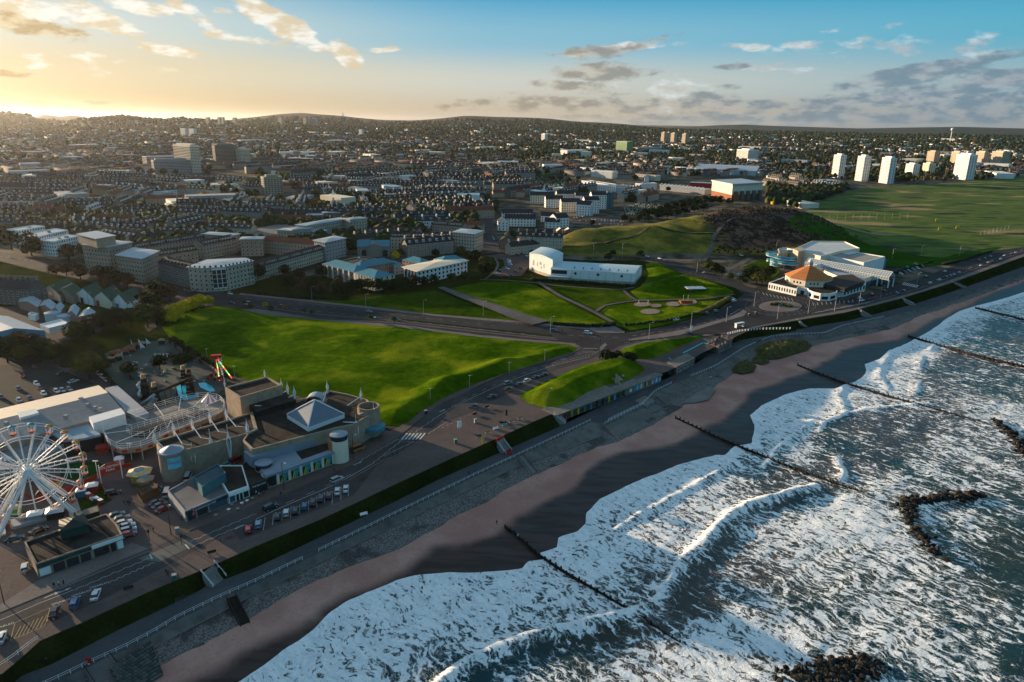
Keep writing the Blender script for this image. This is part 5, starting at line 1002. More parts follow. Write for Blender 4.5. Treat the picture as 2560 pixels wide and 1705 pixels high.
def arcade(A_,B_,wd,h0,h1,nseg,nm):
 a,b2=[np.array(P(*p,h1)[:2])-np.array(c)for p in(A_,B_)];d=(b2-a)/np.linalg.norm(b2-a);n_=np.array((-d[1],d[0]));gl=MB()
 for s in(-1,1):
  q=n_*s*wd/2;gl.add([(*(a+q),h0),(*(b2+q),h0),(*b2,h1),(*a,h1)],[(0,1,2,3)]);gl.add([(*(a+q),h0),(*(b2+q),h0),(*(b2+q),h0-2.2),(*(a+q),h0-2.2)],[(0,1,2,3)])
 for e in(a,b2):gl.add([(*(e-n_*wd/2),h0),(*(e+n_*wd/2),h0),(*e,h1)],[(0,1,2)])
 g=gl.build(nm+'_glass',GA,t_);r=MB();r.tube((*a,h1+.05),(*b2,h1+.05),.2,4)
 for s in(-1,1):
  q=n_*s*wd/2;r.tube((*(a+q),h0),(*(b2+q),h0),.2,4);r.tube((*(a+q),h0-2.2),(*(b2+q),h0-2.2),.2,4)
  for k in(.33,.66):r.tube((*(a+q*(1-k)),h0+(h1-h0)*k+.1),(*(b2+q*(1-k)),h0+(h1-h0)*k+.1),.1,4)
  for i in range(nseg+1):
   p=a+(b2-a)*i/nseg;r.tube((*(p+q),h0-2.2),(*(p+q),h0),.13,4);r.tube((*(p+q),h0+.08),(*p,h1+.08),.13,4)
 r.build(nm+'_rib',WMET,t_,kind='stuff');return b2,n_,d
e_,n_,d_=arcade((2022,645),(2232,680),9,8,11.2,34,'arcade')
arcade((2040,664),(2078,648),7,6.5,9,8,'side_arcade')
for s in(-1,1):
 for k in(0,8):b=MB();p=e_+n_*s*3.6-d_*k;b.cyl((*p,0),.45,6,8);b.build('column',WMET,t_)
b=MB();w=rel(QD((2166,706),(2208,692),7,4),c)
b.prism(w,0,3.8);b.build('entrance_glazing',GLASSB,t_)
for i in range(4):
 x=2164+i*13;rz=0;g=QD((x,657-i*2),(x+13,656-i*2.),16,6.5);g=rel(g,c);r,gg=gable_roof([g[3],g[0],g[1],g[2]]if 0 else g,6.5,2.8,.1);b=MB();b.prism(g,0,6.5,cap=False);b.add(gg.v,gg.f);b.build('blue_bay',mat('blue_bay_wall',(.07,.25,.36),.5),t_);r.build('blue_bay_roof',BLUEW,t_)
FLB=mat('flume_blue',(.03,.28,.38),.35,.1,spec=.6)
def helix(o,cx,cy,pts,r_,m_,nm,n=6):
 b=MB();b.path(pts,r_,n);b.build(nm,m_,o)
o=thing('water_flume','pair of looping blue water slides with white rims beside the pool tower','water slide',P(1958,668));
for nm,off,ph,z0,z1,R1,tn in(('slide_tube',0,0.,13,5,10.,1.4),('slide_tube',1,2.4,6,2.5,9.,1.2)):
 pts=[]
 for k in range(40):
  t=k/39;a0=ph+t*tn*2*math.pi;rr=R1*(1+.15*math.sin(3*a0));pts.append((rr*1.25*math.cos(a0)+(2 if off else 0),rr*.8*math.sin(a0)-off*2,z0+(z1-z0)*t))
 b=MB();b.path(pts,1.15,8);b.build(nm,FLB,o);b=MB();b.path([(x*1.02,y*1.02,z-.9)for x,y,z in pts],.75,6);b.build('slide_rim',WMET,o)
for k in range(7):a0=k*.9;b=MB();b.cyl((11*math.cos(a0),7.5*math.sin(a0),0),.2,9-k*.8,5);b.build('support',WMET,o)
# the sea front shelters
SH=mat('shelter_concrete',(.17,.155,.135),.85,.25,.5,big=.1)
t_=thing('beach_shelter','long low concrete shelter with coloured columns and a painted mural end','beach shelter',P(1520,1000,ZPROM));c=t_.location[:2]
fr=[P(x,y,.2)[:2]for x,y in((1389,1038),(1655,936))];a_,b2=[np.array(p)-np.array(c)for p in fr];d_=(b2-a_)/np.linalg.norm(b2-a_);n_=np.array((-d_[1],d_[0]));L_=np.linalg.norm(b2-a_);ang=math.atan2(d_[1],d_[0]);zr=-ZPROM
def along(s0,s1,d0,d1):return[tuple(a_+d_*s0+n_*d0),tuple(a_+d_*s1+n_*d0),tuple(a_+d_*s1+n_*d1),tuple(a_+d_*s0+n_*d1)]
for s0,s1,dp in((0,.56,8.),(.56,.80,5.),(.80,1.,3.5)):
 b=MB();b.prism(along(L_*s0,L_*s1,-.5,dp),zr-.15,zr+.25);b.build('roof_slab',SH,t_)
b=MB();b.prism(along(0,L_,2.6,3.6),0,zr-.16);b.build('back_wall',SH,t_);b=MB();b.prism(along(0,L_*.055,0,2.6),0,zr-.16);b.build('end_room',CONC,t_);b=MB();b.prism(along(L_*.62,L_*.995,0.05,2.55),0,zr-.16);b.build('kiosk_wall',SH,t_)
b=MB();b.prism(along(L_*.055,L_*.62,.4,2.6),0,.12);b.build('plinth',CONC,t_)
cols=[(.33,.02,.02),(.55,.38,.02),(.55,.38,.02),(.04,.20,.10),(.05,.20,.40),(.03,.03,.04),(.03,.03,.04),(.55,.38,.02),(.10,.35,.45),(.04,.20,.10)]
for i,cc in enumerate(cols):
 p=a_+d_*L_*(.085+i*.055)+n_*.35;b=MB();b.box((*p,.12),(.75,.5,zr-.3),ang);b.build('column',mat('column_paint_%d'%i,cc,.6),t_)
mc=[(.06,.30,.50),(.40,.55,.62),(.05,.35,.55),(.55,.60,.55),(.60,.28,.06),(.05,.06,.07),(.45,.42,.30),(.10,.20,.10),(.55,.10,.06),(.45,.60,.70),(.06,.32,.55),(.50,.65,.75),(.05,.28,.5),(.30,.50,.60)]
for i,cc in enumerate(mc):
 s=.715+i*.0198;p0=a_+d_*L_*s+n_*.0;p1=a_+d_*L_*(s+.017)+n_*.0;b=MB();b.add([(*p0,.8),(*p1,.8),(*(p1+d_*.15*((i%3)-1)),zr-.45),(*(p0+d_*.2*((i%2)-.5)),zr-.5)],[(0,1,2,3)]);b.build('mural_panel',mat('mural_paint_%d'%i,cc,.7,.4,3.),t_)
b=MB();p=a_+d_*L_*.665;b.add([(*p,1.),(*(p+d_*1.6),1.),(*(p+d_*1.6),2.5),(*p,2.5)],[(0,1,2,3)]);b.build('notice_board',WFR,t_)
o=bld('small flat roofed kiosk block between the shelter steps and the paddling wall','kiosk',T([(1667,905),(1691,918),(1737,895),(1716,884)],.2),3.7,'flat',SH,SH,1,z0=ZPROM,sp=3.2,plant=False,par=.1)
sheet('court_floor',None,ZPROM+.02,PROMM,world_=ccw([P(x,y,ZPROM)[:2]for x,y in((1660,938),(1725,905),(1798,876),(1850,851),(1905,838),(1990,829),(2000,822),(1840,826),(1800,850),(1740,862),(1700,880),(1650,915))]))
o=thing('retaining_wall','bright cyan painted wall round the sunken court by the stone tower','wall',P(1770,868,ZPROM));c=o.location[:2];cy=mat('cyan_paint',(.03,.62,.66),.5,.06)
pts=[P(x,y,0)[:2]for x,y in((1709,883),(1758,858),(1771,861))]
for i in range(2):
 p,q=np.array(pts[i])-np.array(c),np.array(pts[i+1])-np.array(c);d=(q-p)/np.linalg.norm(q-p);n2=np.array((-d[1],d[0]));b=MB();b.prism([tuple(p),tuple(q),tuple(q+n2*.5),tuple(p+n2*.5)],0,-ZPROM+.2);b.build('wall_panel',cy,o)
STONE=mat('sandstone',(.20,.155,.13),.9,.35,1.2,bump=.4,big=.15)
t_=thing('stone_pavilion','small castellated stone pavilion with dark flat roof beside the promenade','pavilion',P(1798,876,ZPROM));c=t_.location[:2]
w=Q((1772,858),(1797,866),(1830,850),.6);w=rel(w,c);b=MB();b.prism(w,-.2,4.1,cap=False);q=inset(w,.4)
for i in range(4):
 j=(i+1)%4;b.add([(*w[i],4.1),(*w[j],4.1),(*q[j],4.1),(*q[i],4.1)],[(0,1,2,3)]);b.add([(*q[i],3.4),(*q[j],3.4),(*q[j],4.1),(*q[i],4.1)],[(3,2,1,0)])
b.build('wall',STONE,t_);b=MB();b.poly([(*p,3.5)for p in q]);b.build('roof',FELT,t_)
for i in range(4):
 a0,b0=np.array(w[i]),np.array(w[(i+1)%4]);k=max(2,int(np.linalg.norm(b0-a0)/3.4))
 for j in range(k):b=MB();p=a0+(b0-a0)*j/k;b.box((*p,3.9),(.9,.9,1.3),ang);b.build('merlon',STONE,t_)
b=MB();cc=np.mean(np.array(w),0);b.box((*(cc+np.array((0,3))),3.5),(2.4,2.4,1.6),ang);b.build('turret',STONE,t_);b=MB();b.ball((*(cc+np.array((0,3))),5.1),1.1,8,5);b.build('dome',BSLATE,t_)
for i in range(4):
 facade_windows(t_,np.array(w[i])*.85+np.array(w[(i+1)%4])*.15,np.array(w[i])*.15+np.array(w[(i+1)%4])*.85,1.2,2.4,3,.35,DKF)
# funfair buildings
def masts(o,c,lst,arms=True):
 """white lattice spindles: list of (top px, bottom px, z_bottom)"""
 for(tx,ty),(bx,by),zb in lst:
  p=P(bx,by,zb);D=math.hypot(p[0],p[1]);
  lo,hi=.5,30.
  for _ in range(24):
   m_=(lo+hi)/2;q=project(np.array([p[0]]),np.array([p[1]]),np.array([zb+m_]))[1][0]
   lo,hi=(m_,hi)if q>ty else(lo,m_)
  h=lo;x,y=p[0]-c[0],p[1]-c[1];b=MB();n=3;r_=min(.75,h*.09)
  for k in range(n):
   a0=2*math.pi*k/n;m1=(x+r_*math.cos(a0),y+r_*math.sin(a0),zb+h*.55);b.tube((x,y,zb),m1,.22,4);b.tube(m1,(x,y,zb+h*.8),.18,4)
  b.tube((x,y,zb+h*.78),(x,y,zb+h),.09,4);b.tube((x,y,zb),(x,y,zb+h*.55),.14,4)
  mm=b.build('mast',WMET,o)
t_=thing('amusement_hall','sprawling brown concrete amusement complex with white masts and pyramid roof','amusement centre',P(760,1110));c=t_.location[:2];NAMED.append(('the amusement complex',c[0],c[1]))
hM=9.
wA=rel(T([(389,1102),(500,1069),(560,1052),(628,1030),(640,1072),(618,1083),(500,1116),(408,1136)],hM),c);b=MB();b.prism(wA,-.5,hM,cap=False)
wB=rel(T([(628,1030),(736,1004),(775,990),(826,976),(870,985),(917,998),(936,1013),(930,1034),(885,1060),(842,1069),(632,1123),(607,1100),(618,1083),(640,1072)],hM),c);b.prism(wB,-.5,hM,cap=False)
for w in(wA,wB):
 q=inset(w,.5)
 for i in range(len(w)):j=(i+1)%len(w);b.add([(*w[i],hM),(*w[j],hM),(*q[j],hM),(*q[i],hM)],[(0,1,2,3)]);b.add([(*q[i],hM-.6),(*q[j],hM-.6),(*q[j],hM),(*q[i],hM)],[(3,2,1,0)])
b.build('concrete_wall',BROWNC,t_)
for w in(wA,wB):b=MB();b.poly([(*p,hM-.55)for p in inset(w,.45)]);b.build('felt_roof',FELT,t_)
w=rel(T([(562,968),(668,941),(705,962),(600,993)],14.5),c);b=MB();b.prism(w,-.5,14.5,cap=False);q=inset(w,.6)
for i in range(4):j=(i+1)%4;b.add([(*w[i],14.5),(*w[j],14.5),(*q[j],14.5),(*q[i],14.5)],[(0,1,2,3)]);b.add([(*q[i],13.8),(*q[j],13.8),(*q[j],14.5),(*q[i],14.5)],[(3,2,1,0)])
b.build('auditorium_wall',BROWNC,t_);b=MB();b.poly([(*p,13.9)for p in q]);b.build('auditorium_roof',FELT,t_)
b=MB();w=rel(T([(614,1004),(705,975),(740,1000),(640,1030)],10.5),c);b.prism(w,6,10.5);b.build('lower_hall',FELT,t_)
pz=10.;pc=[P(x,y,pz)[:2]for x,y in((717,1036),(807,1005),(861,1035),(770,1069))];pc=ccw(rel(pc,c));ctr=np.mean(np.array(pc),0);b=MB();b.prism(pc,8.4,pz,cap=False);b.build('pyramid_base',WMET,t_);b=MB()
for i in range(4):b.add([(*pc[i],pz),(*pc[(i+1)%4],pz),(*ctr,pz+5.5)],[(0,1,2)])
b.build('pyramid_roof',mat('pyramid_sheet',(.13,.17,.22),.55,.1,.3),t_);b=MB()
for i in range(4):b.tube((*pc[i],pz+.1),(*ctr,pz+5.6),.22,4)
b.build('pyramid_ridge',WMET,t_)
hF=6.;w=rel(T([(609,1140),(838,1084),(862,1112),(856,1120),(664,1190)],4.2),c);b=MB();b.prism(w,-.5,4.0,cap=True);b.build('front_wing_wall',GREYW,t_)
w=rel(T([(609,1128),(838,1070),(846,1080),(628,1143)],hF+1.),c);b=MB();b.prism(w,3,hF+1);b.build('steel_roof',STEEL,t_)
w=rel(T([(628,1145),(728,1115),(757,1152),(664,1189)],4.6),c);b=MB();b.prism(w,3.6,4.6);b.build('steel_roof',STEEL,t_)
w=rel(T([(730,1120),(838,1088),(856,1120),(757,1152)],4.3),c);b=MB();b.prism(w,3.6,4.3);b.build('terrace_deck',FELT,t_)
a_,b2=[np.array(P(x,y,hF-1)[:2])-np.array(c)for x,y in((736,1122),(822,1098))];b=MB();b.box((*((a_+b2)/2),hF-1.4),(np.linalg.norm(b2-a_),.4,1.6),math.atan2(*(b2-a_)[::-1]));b.build('terrace_wall',WHITE,t_)
a_,b2=[np.array(P(x,y,4.3)[:2])-np.array(c)for x,y in((664,1191),(858,1121))];d_=(b2-a_)/np.linalg.norm(b2-a_);n_=np.array((d_[1],-d_[0]));rz=math.atan2(d_[1],d_[0]);L_=np.linalg.norm(b2-a_)
b=MB();b.prism([tuple(a_),tuple(b2),tuple(b2-n_*3),tuple(a_-n_*3)],-.2,3.9);b.build('shop_front_wall',CREAM,t_)
b=MB();b.prism([tuple(a_+n_*.5),tuple(b2+n_*.5),tuple(b2-n_*2.),tuple(a_-n_*2.)],3.9,4.5);b.build('fascia',STEEL,t_)
scol=[(.03,.03,.035),(.02,.10,.13),(.02,.03,.035),(.02,.03,.035),(.02,.03,.035),(.02,.03,.035),(.25,.23,.2)]
for i in range(7):
 p=a_+d_*(L_*(i+.12)/7)+n_*.06;q=a_+d_*(L_*(i+.86)/7)+n_*.06;b=MB();b.add([(*p,.2),(*q,.2),(*q,2.9),(*p,2.9)],[(0,1,2,3)]);sf=b.build('shop_window',GLASS,t_)
 b=MB();b.box((*((p+q)/2+n_*.1),3.0),(np.linalg.norm(q-p),.2,.7),rz);b.build('sign_board',mat('sign_cyan',(.06,.30,.40),.5)if 1<=i<6 else DKF,t_)
 if 1<=i<6:
  for k,cc in enumerate(((.60,.50,.03),(.10,.45,.20),(.04,.30,.5))):
   b=MB();s=(q-p)*(.1+.22*k);e=(q-p)*.14;up=(q-p)*.28;o2=n_*(.05+.01*k);b.add([(*(p+s+o2),.3),(*(p+s+e+o2),.3),(*(p+s+e+up+o2),2.7),(*(p+s+up+o2),2.7)],[(0,1,2,3)]);b.build('painted_stripe',mat('stripe_%d'%k,cc,.6),t_)
def drum(px_,py_,z,r_,h,m_,nm,roof=None,nroof='drum_roof',glaz=None,zb=0):
 x,y=[u-v for u,v in zip(P(px_,py_,z)[:2],c)];b=MB();b.cyl((x,y,zb),r_,h-zb,24);b.build(nm,m_,t_,smooth=False)
 if glaz:b=MB();b.cyl((x,y,h),r_*.97,glaz,24);b.build('drum_glazing',GLASS,t_);h+=glaz
 if roof:b=MB();b.cyl((x,y,h),r_*1.03,.3,24);b.cyl((x,y,h+.3),r_*1.0,.3,24,r2=r_*.3);b.build(nroof,roof,t_)
 return x,y
x,y=drum(847,1090,9,2.9,8,CREAM,'white_drum',STEEL,glaz=1.6);b=MB();b.box((x-3.1,y-.9,3.6),(.25,3.6,4.4),.5);b.build('mural_board',mat('mural_orange',(.40,.14,.05),.7,.7,1.5),t_)
drum(659,1156,5.6,2.7,3.6,GREYW,'corner_bay',STEEL,glaz=1.9)
x,y=[u-v for u,v in zip(P(921,1014,11)[:2],c)];b=MB()
b2_=22
for i in range(b2_):
 a0,a1=2*math.pi*i/b2_,2*math.pi*(i+1)/b2_
 for r0,r1,z0,z1 in((4,4,0,11.),(3.4,3.4,8.6,11.),(3.4,4,11.,11.)):b.add([(x+r0*math.cos(a0),y+r0*math.sin(a0),z0),(x+r0*math.cos(a1),y+r0*math.sin(a1),z0),(x+r1*math.cos(a1),y+r1*math.sin(a1),z1),(x+r1*math.cos(a0),y+r1*math.sin(a0),z1)],[(0,1,2,3)])
b.build('round_tower',BROWNC,t_);b=MB();b.cyl((x,y,8.5),3.5,.2,22);b.build('tower_deck',FELT,t_);b=MB();b.cyl((x+2.2,y-3.,3.4),4.2,1.2,22);b.build('blue_canopy',mat('canopy_blue',(.06,.20,.28),.5),t_)
a_,b2=[np.array(P(xx,yy,5)[:2])-np.array(c)for xx,yy in((911,1067),(931,1055))]
b=MB();b.add([(*a_,1.),(*b2,1.),(*b2,7),(*a_,7)],[(0,1,2,3)]);b.build('end_glazing',GLASS,t_);b=MB();b.add([(*(a_+np.array((.05,-.1))),3.5),(*(b2+np.array((.05,-.1))),3.5),(*(b2+np.array((.05,-.1))),4.8),(*(a_+np.array((.05,-.1))),4.8)],[(0,1,2,3)]);b.build('end_banner',BLUED,t_)
b=MB();x,y=[u-v for u,v in zip(P(788,992,10)[:2],c)];n=8
for i in range(n):
 a0,a1=math.pi*i/n,math.pi*(i+1)/n;b.add([(x-3.4*math.cos(a0),y-2,8.6+2.4*math.sin(a0)),(x-3.4*math.cos(a1),y-2,8.6+2.4*math.sin(a1)),(x-3.4*math.cos(a1),y+3,8.6+2.4*math.sin(a1)),(x-3.4*math.cos(a0),y+3,8.6+2.4*math.sin(a0))],[(0,1,2,3)])
b.build('vault_roof',STEEL,t_)
masts(t_,c,[((567,1061),(578,1158),0),((519,1072),(534,1166),0),((476,1106),(488,1182),0),((611,1047),(620,1094),7),((884,1036),(893,1113),0),((930,1006),(937,1089),0),((600,973),(606,1036),0),((615,984),(620,1045),0),((632,996),(638,1040),4),((660,924),(662,941),14.4),((701,946),(704,977),9),((718,955),(720,988),9),((735,965),(737,998),9),((817,951),(819,984),9),((901,970),(903,1001),9),((561,951),(562,966),14.4),((385,1075),(388,1108),8),((432,1052),(436,1088),8),((478,1041),(482,1075),8),((523,1024),(526,1058),8),((565,1014),(567,1050),8)])
b=MB()
for(x0,y0),(x1,y1)in(((388,1098),(412,1122)),((436,1078),(456,1110)),((456,1110),(478,1112)),((482,1065),(502,1094)),((502,1094),(522,1097)),((526,1048),(547,1079)),((547,1079),(566,1081)),((567,1038),(590,1066)),((590,1066),(611,1067)),((606,992),(652,990)),((620,1003),(665,1003)),((637,1014),(684,1015)),((703,963),(660,990)),((720,974),(676,1002)),((737,984),(690,1014)),((819,970),(808,1003)),((903,990),(868,1014)),((893,1056),(858,1055)),((937,1022),(895,1036))):
 p,q=P(x0,y0,11),P(x1,y1,9.3);b.tube((p[0]-c[0],p[1]-c[1],11),(q[0]-c[0],q[1]-c[1],9.3),.16,4)
b.build('mast_stay',WMET,t_,kind='stuff')
b=MB();x,y=[u-v for u,v in zip(P(430,1150,6)[:2],c)];b.cyl((x,y,-.5),3.7,9.6,22);b.build('banner_tower',BROWNC,t_);b=MB();b.cyl((x,y,9.1),3.9,.5,22);b.cyl((x,y,9.6),3.2,1.4,16,r2=.4);b.build('tower_cap',STEEL,t_)
o2=MB();dv=-np.array((x+c[0],y+c[1]));a1=math.atan2(dv[1],dv[0])+.18
for i in range(8):
 u0,u1=a1-.55+i*.1375,a1-.55+(i+1)*.1375;o2.add([(x+3.78*math.cos(u0),y+3.78*math.sin(u0),4.6),(x+3.78*math.cos(u1),y+3.78*math.sin(u1),4.6),(x+3.78*math.cos(u1),y+3.78*math.sin(u1),8.2),(x+3.78*math.cos(u0),y+3.78*math.sin(u0),8.2)],[(0,1,2,3)])
o2.build('banner',mat('banner_blue',(.14,.55,.70),.6),t_);text(t_,'PIRATE',(x+4.0*math.cos(a1),y+4.0*math.sin(a1),6.6),1.15,a1+math.pi/2,mat('banner_red',(.45,.05,.05),.6),name='banner_lettering')
t_=thing('leisure_hall','wide low hall with a sunlit cream roof slope behind the ferris wheel','hall',P(180,1080));c=t_.location[:2];NAMED.append(('the wide low hall',c[0],c[1]))
A_,B_,C_=[np.array(P(x,y,7)[:2])for x,y in((-60,1036),(247,963),(312,1028))];D_=A_+C_-B_;w=ccw(rel([A_,B_,C_,D_],c));b=MB();b.prism(w,-.5,7,cap=False)
m1=(P(269,979,9));m0=np.array(m1[:2])+(A_-B_);r=MB();E1=np.array(m1[:2])-np.array(c);E0=m0-np.array(c);A2,B2,C2,D2=[q-np.array(c)for q in(A_,B_,C_,D_)]
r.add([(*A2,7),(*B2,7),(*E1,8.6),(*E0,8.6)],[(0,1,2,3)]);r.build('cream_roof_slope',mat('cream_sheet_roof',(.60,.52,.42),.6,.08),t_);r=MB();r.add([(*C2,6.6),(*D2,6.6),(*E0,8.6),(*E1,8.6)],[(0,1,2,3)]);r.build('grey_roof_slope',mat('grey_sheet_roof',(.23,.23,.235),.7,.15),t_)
b.add([(*B2,7),(*C2,6.6),(*E1,8.6)],[(0,1,2)]);b.build('wall',BROWNC,t_)
w=rel(T([(263,970),(293,963),(372,1032),(340,1042),(312,1026)],6.5),c);b=MB();b.prism(w,-.5,6.5);b.build('side_wing',mat('grey_membrane',(.30,.32,.35),.7,.1),t_)
w=rel(T([(222,1042),(302,1020),(313,1034),(232,1058)],8.6),c);b=MB();b.prism(w,4,8.6);b.build('clerestory',WHITE,t_)
a_,b2=[np.array(P(x,y,8)[:2])-np.array(c)for x,y in((232,1060),(313,1036))];facade_windows(t_,a_,b2,5.9,7.8,11,.7)
b=MB();pts=[(x,y)for x,y in((120,1075),(170,1058),(215,1052),(252,1086),(205,1096),(155,1100))];w=rel(T(pts,6),c);b.prism(w,5.2,6);b.build('entrance_canopy',mat('canopy_steel',(.22,.30,.36),.45,.1),t_)
a_,b2=[np.array(P(x,y,4)[:2])-np.array(c)for x,y in((185,1108),(250,1094))];facade_windows(t_,a_,b2,.3,4.8,8,.86);b=MB();b.prism(rel(T([(120,1080),(215,1056),(252,1088),(188,1104),(125,1112)],5),c),0,5.1);b.build('foyer',DKF,t_)
for x,y in((202,998),(219,1013),(165,1042),(250,1024),(238,1020),(16,1059)):b=MB();p=P(x,y,8.2);b.box((p[0]-c[0],p[1]-c[1],7.6),(1.2,1.2,1.3));b.build('roof_vent',GREYW,t_)
w=rel(T([(42,1030),(87,1020),(97,1030),(50,1043)],9.2),c);b=MB();b.prism(w,7.6,9.);b.build('roof_light_box',WHITE,t_)
w=rel(T([(-60,1120),(120,1082),(160,1110),(110,1150),(-60,1190)],4.6),c);b=MB();b.prism(w,0,4.6);b.build('low_annex',mat('annex_grey',(.16,.18,.20),.7,.2),t_)
t_=thing('kart_track','raised oval go kart track deck with white railings and red chevron boards','kart track',P(400,1110));c=t_.location[:2]
outer=[(258,1084),(264,1070),(295,1054),(360,1032),(430,1010),(480,998),(520,995),(548,1001),(562,1014),(560,1028),(540,1040),(480,1062),(410,1088),(385,1108),(345,1122),(300,1126),(272,1112)];inner=[(330,1094),(318,1084),(335,1076),(420,1052),(490,1030),(515,1025),(522,1029),(485,1046),(410,1074),(365,1095)]
zt=4.6;ro=resamp([P(*p,zt)[:2]for p in outer+[outer[0]]],61)[:-1];cen=np.mean(ro,0)
ri=resamp([P(*p,zt)[:2]for p in inner+[inner[0]]],61)[:-1]
k0=int(np.argmin(np.hypot(*(ri-ro[0]).T)));ri=np.roll(ri,-k0,0)
if np.hypot(*(ri[10]-ro[10]))>np.hypot(*(ri[-10]-ro[10])):ri=np.roll(ri[::-1],1,0)
b=MB();n=60;V=[(p[0]-c[0],p[1]-c[1],zt)for p in ro]+[(p[0]-c[0],p[1]-c[1],zt)for p in ri];b.add(V,[(i,(i+1)%n,n+(i+1)%n,n+i)for i in range(n)]);b.add([(x,y,z-.5)for x,y,z in V],[(n+i,n+(i+1)%n,(i+1)%n,i)for i in range(n)]);b.build('deck',mat('kart_deck',(.20,.185,.17),.8,.2),t_)
b=MB()
for i in range(n):p,q=V[i],V[(i+1)%n];b.add([(p[0],p[1],zt-1.3),(q[0],q[1],zt-1.3),(q[0],q[1],zt+.3),(p[0],p[1],zt+.3)],[(0,1,2,3)]);p,q=V[n+i],V[n+(i+1)%n];b.add([(p[0],p[1],zt-1.),(q[0],q[1],zt-1.),(q[0],q[1],zt+.3),(p[0],p[1],zt+.3)],[(0,1,2,3)])
b.build('edge_beam',BROWNC,t_)
for i in range(0,n,1):
 p,q=np.array(V[i][:2]),np.array(V[(i+1)%n][:2]);m_=(p+q)/2
 if(m_[1]+c[1])<cen[1]-1 and i%2==0:
  dd=(q-p)/np.linalg.norm(q-p);o_=np.array((dd[1],-dd[0]));o_=o_ if o_@(m_-(cen-np.array(c)))>0 else-o_;e=MB();e.box((*(m_+o_*.12),zt-.9),(1.6,.08,.8),math.atan2(dd[1],dd[0]));e.build('chevron_board',REDD,t_)
b=MB();r2=MB()
for ring_,off in((V[:n],0),(V[n:],0)):
 for i in range(0,n,2):p=ring_[i];b.tube(p,(p[0],p[1],zt+2.4),.07,3)
 for z in(.9,1.6,2.4):r2.path([(p[0],p[1],zt+z)for p in ring_]+[(ring_[0][0],ring_[0][1],zt+z)],.06,3)
b.build('railing_post',WMET,t_,kind='stuff');r2.build('railing_rail',WMET,t_,kind='stuff')
for i in range(2,n,5):b=MB();p,q=V[i],V[n+i];b.tube((p[0],p[1],zt+2.4),(q[0],q[1],zt+2.4),.11,4);b.build('tie_beam',WMET,t_)
for i in range(0,n,6):b=MB();p=V[i];b.cyl((p[0]*.985,p[1]*.985,0),.25,zt-1,6);b.build('deck_support',GREYW,t_)
def cafe(lb,pxl,h,wall,roofm,front,items,signs=None,grp=None):
 o=bld(lb,'cafe',T(pxl,h),h,'flat',wall,roofm,win=False,plant=False,par=.35,z0=0.);c=o.location;a_,b2=[np.array(P(x,y,h)[:2])-np.array((c.x,c.y))for x,y in front];d_=(b2-a_)/np.linalg.norm(b2-a_);n_=np.array((d_[1],-d_[0]));L_=np.linalg.norm(b2-a_);rz=math.atan2(d_[1],d_[0])
 a_=a_+n_*.08;b2=b2+n_*.08
 for s0,s1,z0,z1,mm,nm in items:
  p,q=a_+d_*L_*s0+n_*(.08 if nm!='fascia' else .3),a_+d_*L_*s1+n_*(.08 if nm!='fascia' else .3);b=MB();b.add([(*p,z0),(*q,z0),(*q,z1),(*p,z1),(*(p-n_*.3),z0),(*(q-n_*.3),z0),(*(q-n_*.3),z1),(*(p-n_*.3),z1)],[(0,1,2,3),(3,2,6,7),(1,5,6,2),(4,0,3,7)]);b.build(nm,mm,o)
 for s,z,sz,tx,mm in signs or():
  p=a_+d_*L_*s+n_*.36;text(o,tx,(p[0],p[1],z),sz,rz,mm)
 return o
WP=mat('white_paint',(.75,.76,.76),.6,.05);GRNP=mat('dark_green_paint',(.012,.05,.045),.5);NAVY=mat('dark_teal_paint',(.015,.04,.055),.5)
cafe('dark teal cafe with grey patched flat roof beside the street mouth',[(419,1229),(462,1281),(570,1235),(552,1205),(548,1168),(500,1185)],3.3,GREYW,mat('patched_roof',(.12,.12,.125),.8,.3,.25),((462,1281),(570,1235)),[(.0,.98,2.4,3.3,NAVY,'fascia'),(.04,.22,.2,2.3,DKF,'door'),(.26,.5,.3,2.3,GLASS,'window'),(.54,.96,.3,2.3,GLASSB,'window')],[(.45,2.85,.75,'ELLMONDOS CAFE',WP)])
cafe('white fronted cafe with steps and glass doors in the cafe row',[(553,1205),(570,1235),(622,1217),(606,1165),(550,1165)],3.3,WHITE,FELT,((570,1235),(622,1217)),[(.0,1.,2.4,3.3,WP,'fascia'),(.05,.3,.3,2.3,GLASSB,'window'),(.36,.48,.1,2.4,GLASS,'door'),(.54,.66,.1,2.4,GLASS,'door'),(.72,.95,.3,2.3,GLASS,'window')])
cafe('black fronted cafe with white lettering next to the amusement complex',[(606,1165),(622,1217),(668,1200),(652,1180),(625,1150)],3.3,DKF,FELT,((622,1217),(668,1200)),[(.0,1.,2.4,3.4,DKF,'fascia'),(.1,.9,.3,2.3,GLASS,'window')],[(.5,2.9,.7,'THE SEA CAFE',WP)])
bld('dark slatted roof extension in the middle of the cafe row','roof structure',T([(484,1196),(545,1163),(565,1185),(505,1222)],6),2.2,'flat',TEALW,mat('slate_blue_roof',(.06,.09,.11),.6),win=False,plant=False,z0=3.9)
cafe('long dark roofed arcade building with green and white shop fronts',[(61,1357),(90,1413),(306,1338),(292,1312),(267,1286),(225,1300)],3.8,BROWNC,mat('tar_roof',(.026,.023,.022),.9,.6,.3,big=.12),((90,1413),(306,1338)),[(.0,.62,2.9,3.8,GRNP,'fascia'),(.62,1.,2.9,3.8,WP,'fascia'),(.02,.14,.4,2.4,WP,'window_frame'),(.17,.3,.2,2.4,DKF,'shop_window'),(.32,.46,.2,2.4,GLASS,'shop_window'),(.48,.6,.2,2.4,GLASS,'shop_window'),(.64,.82,.3,2.6,GLASS,'shop_window'),(.84,.9,.2,2.5,DKF,'door'),(.92,.99,.2,2.5,WP,'door')])
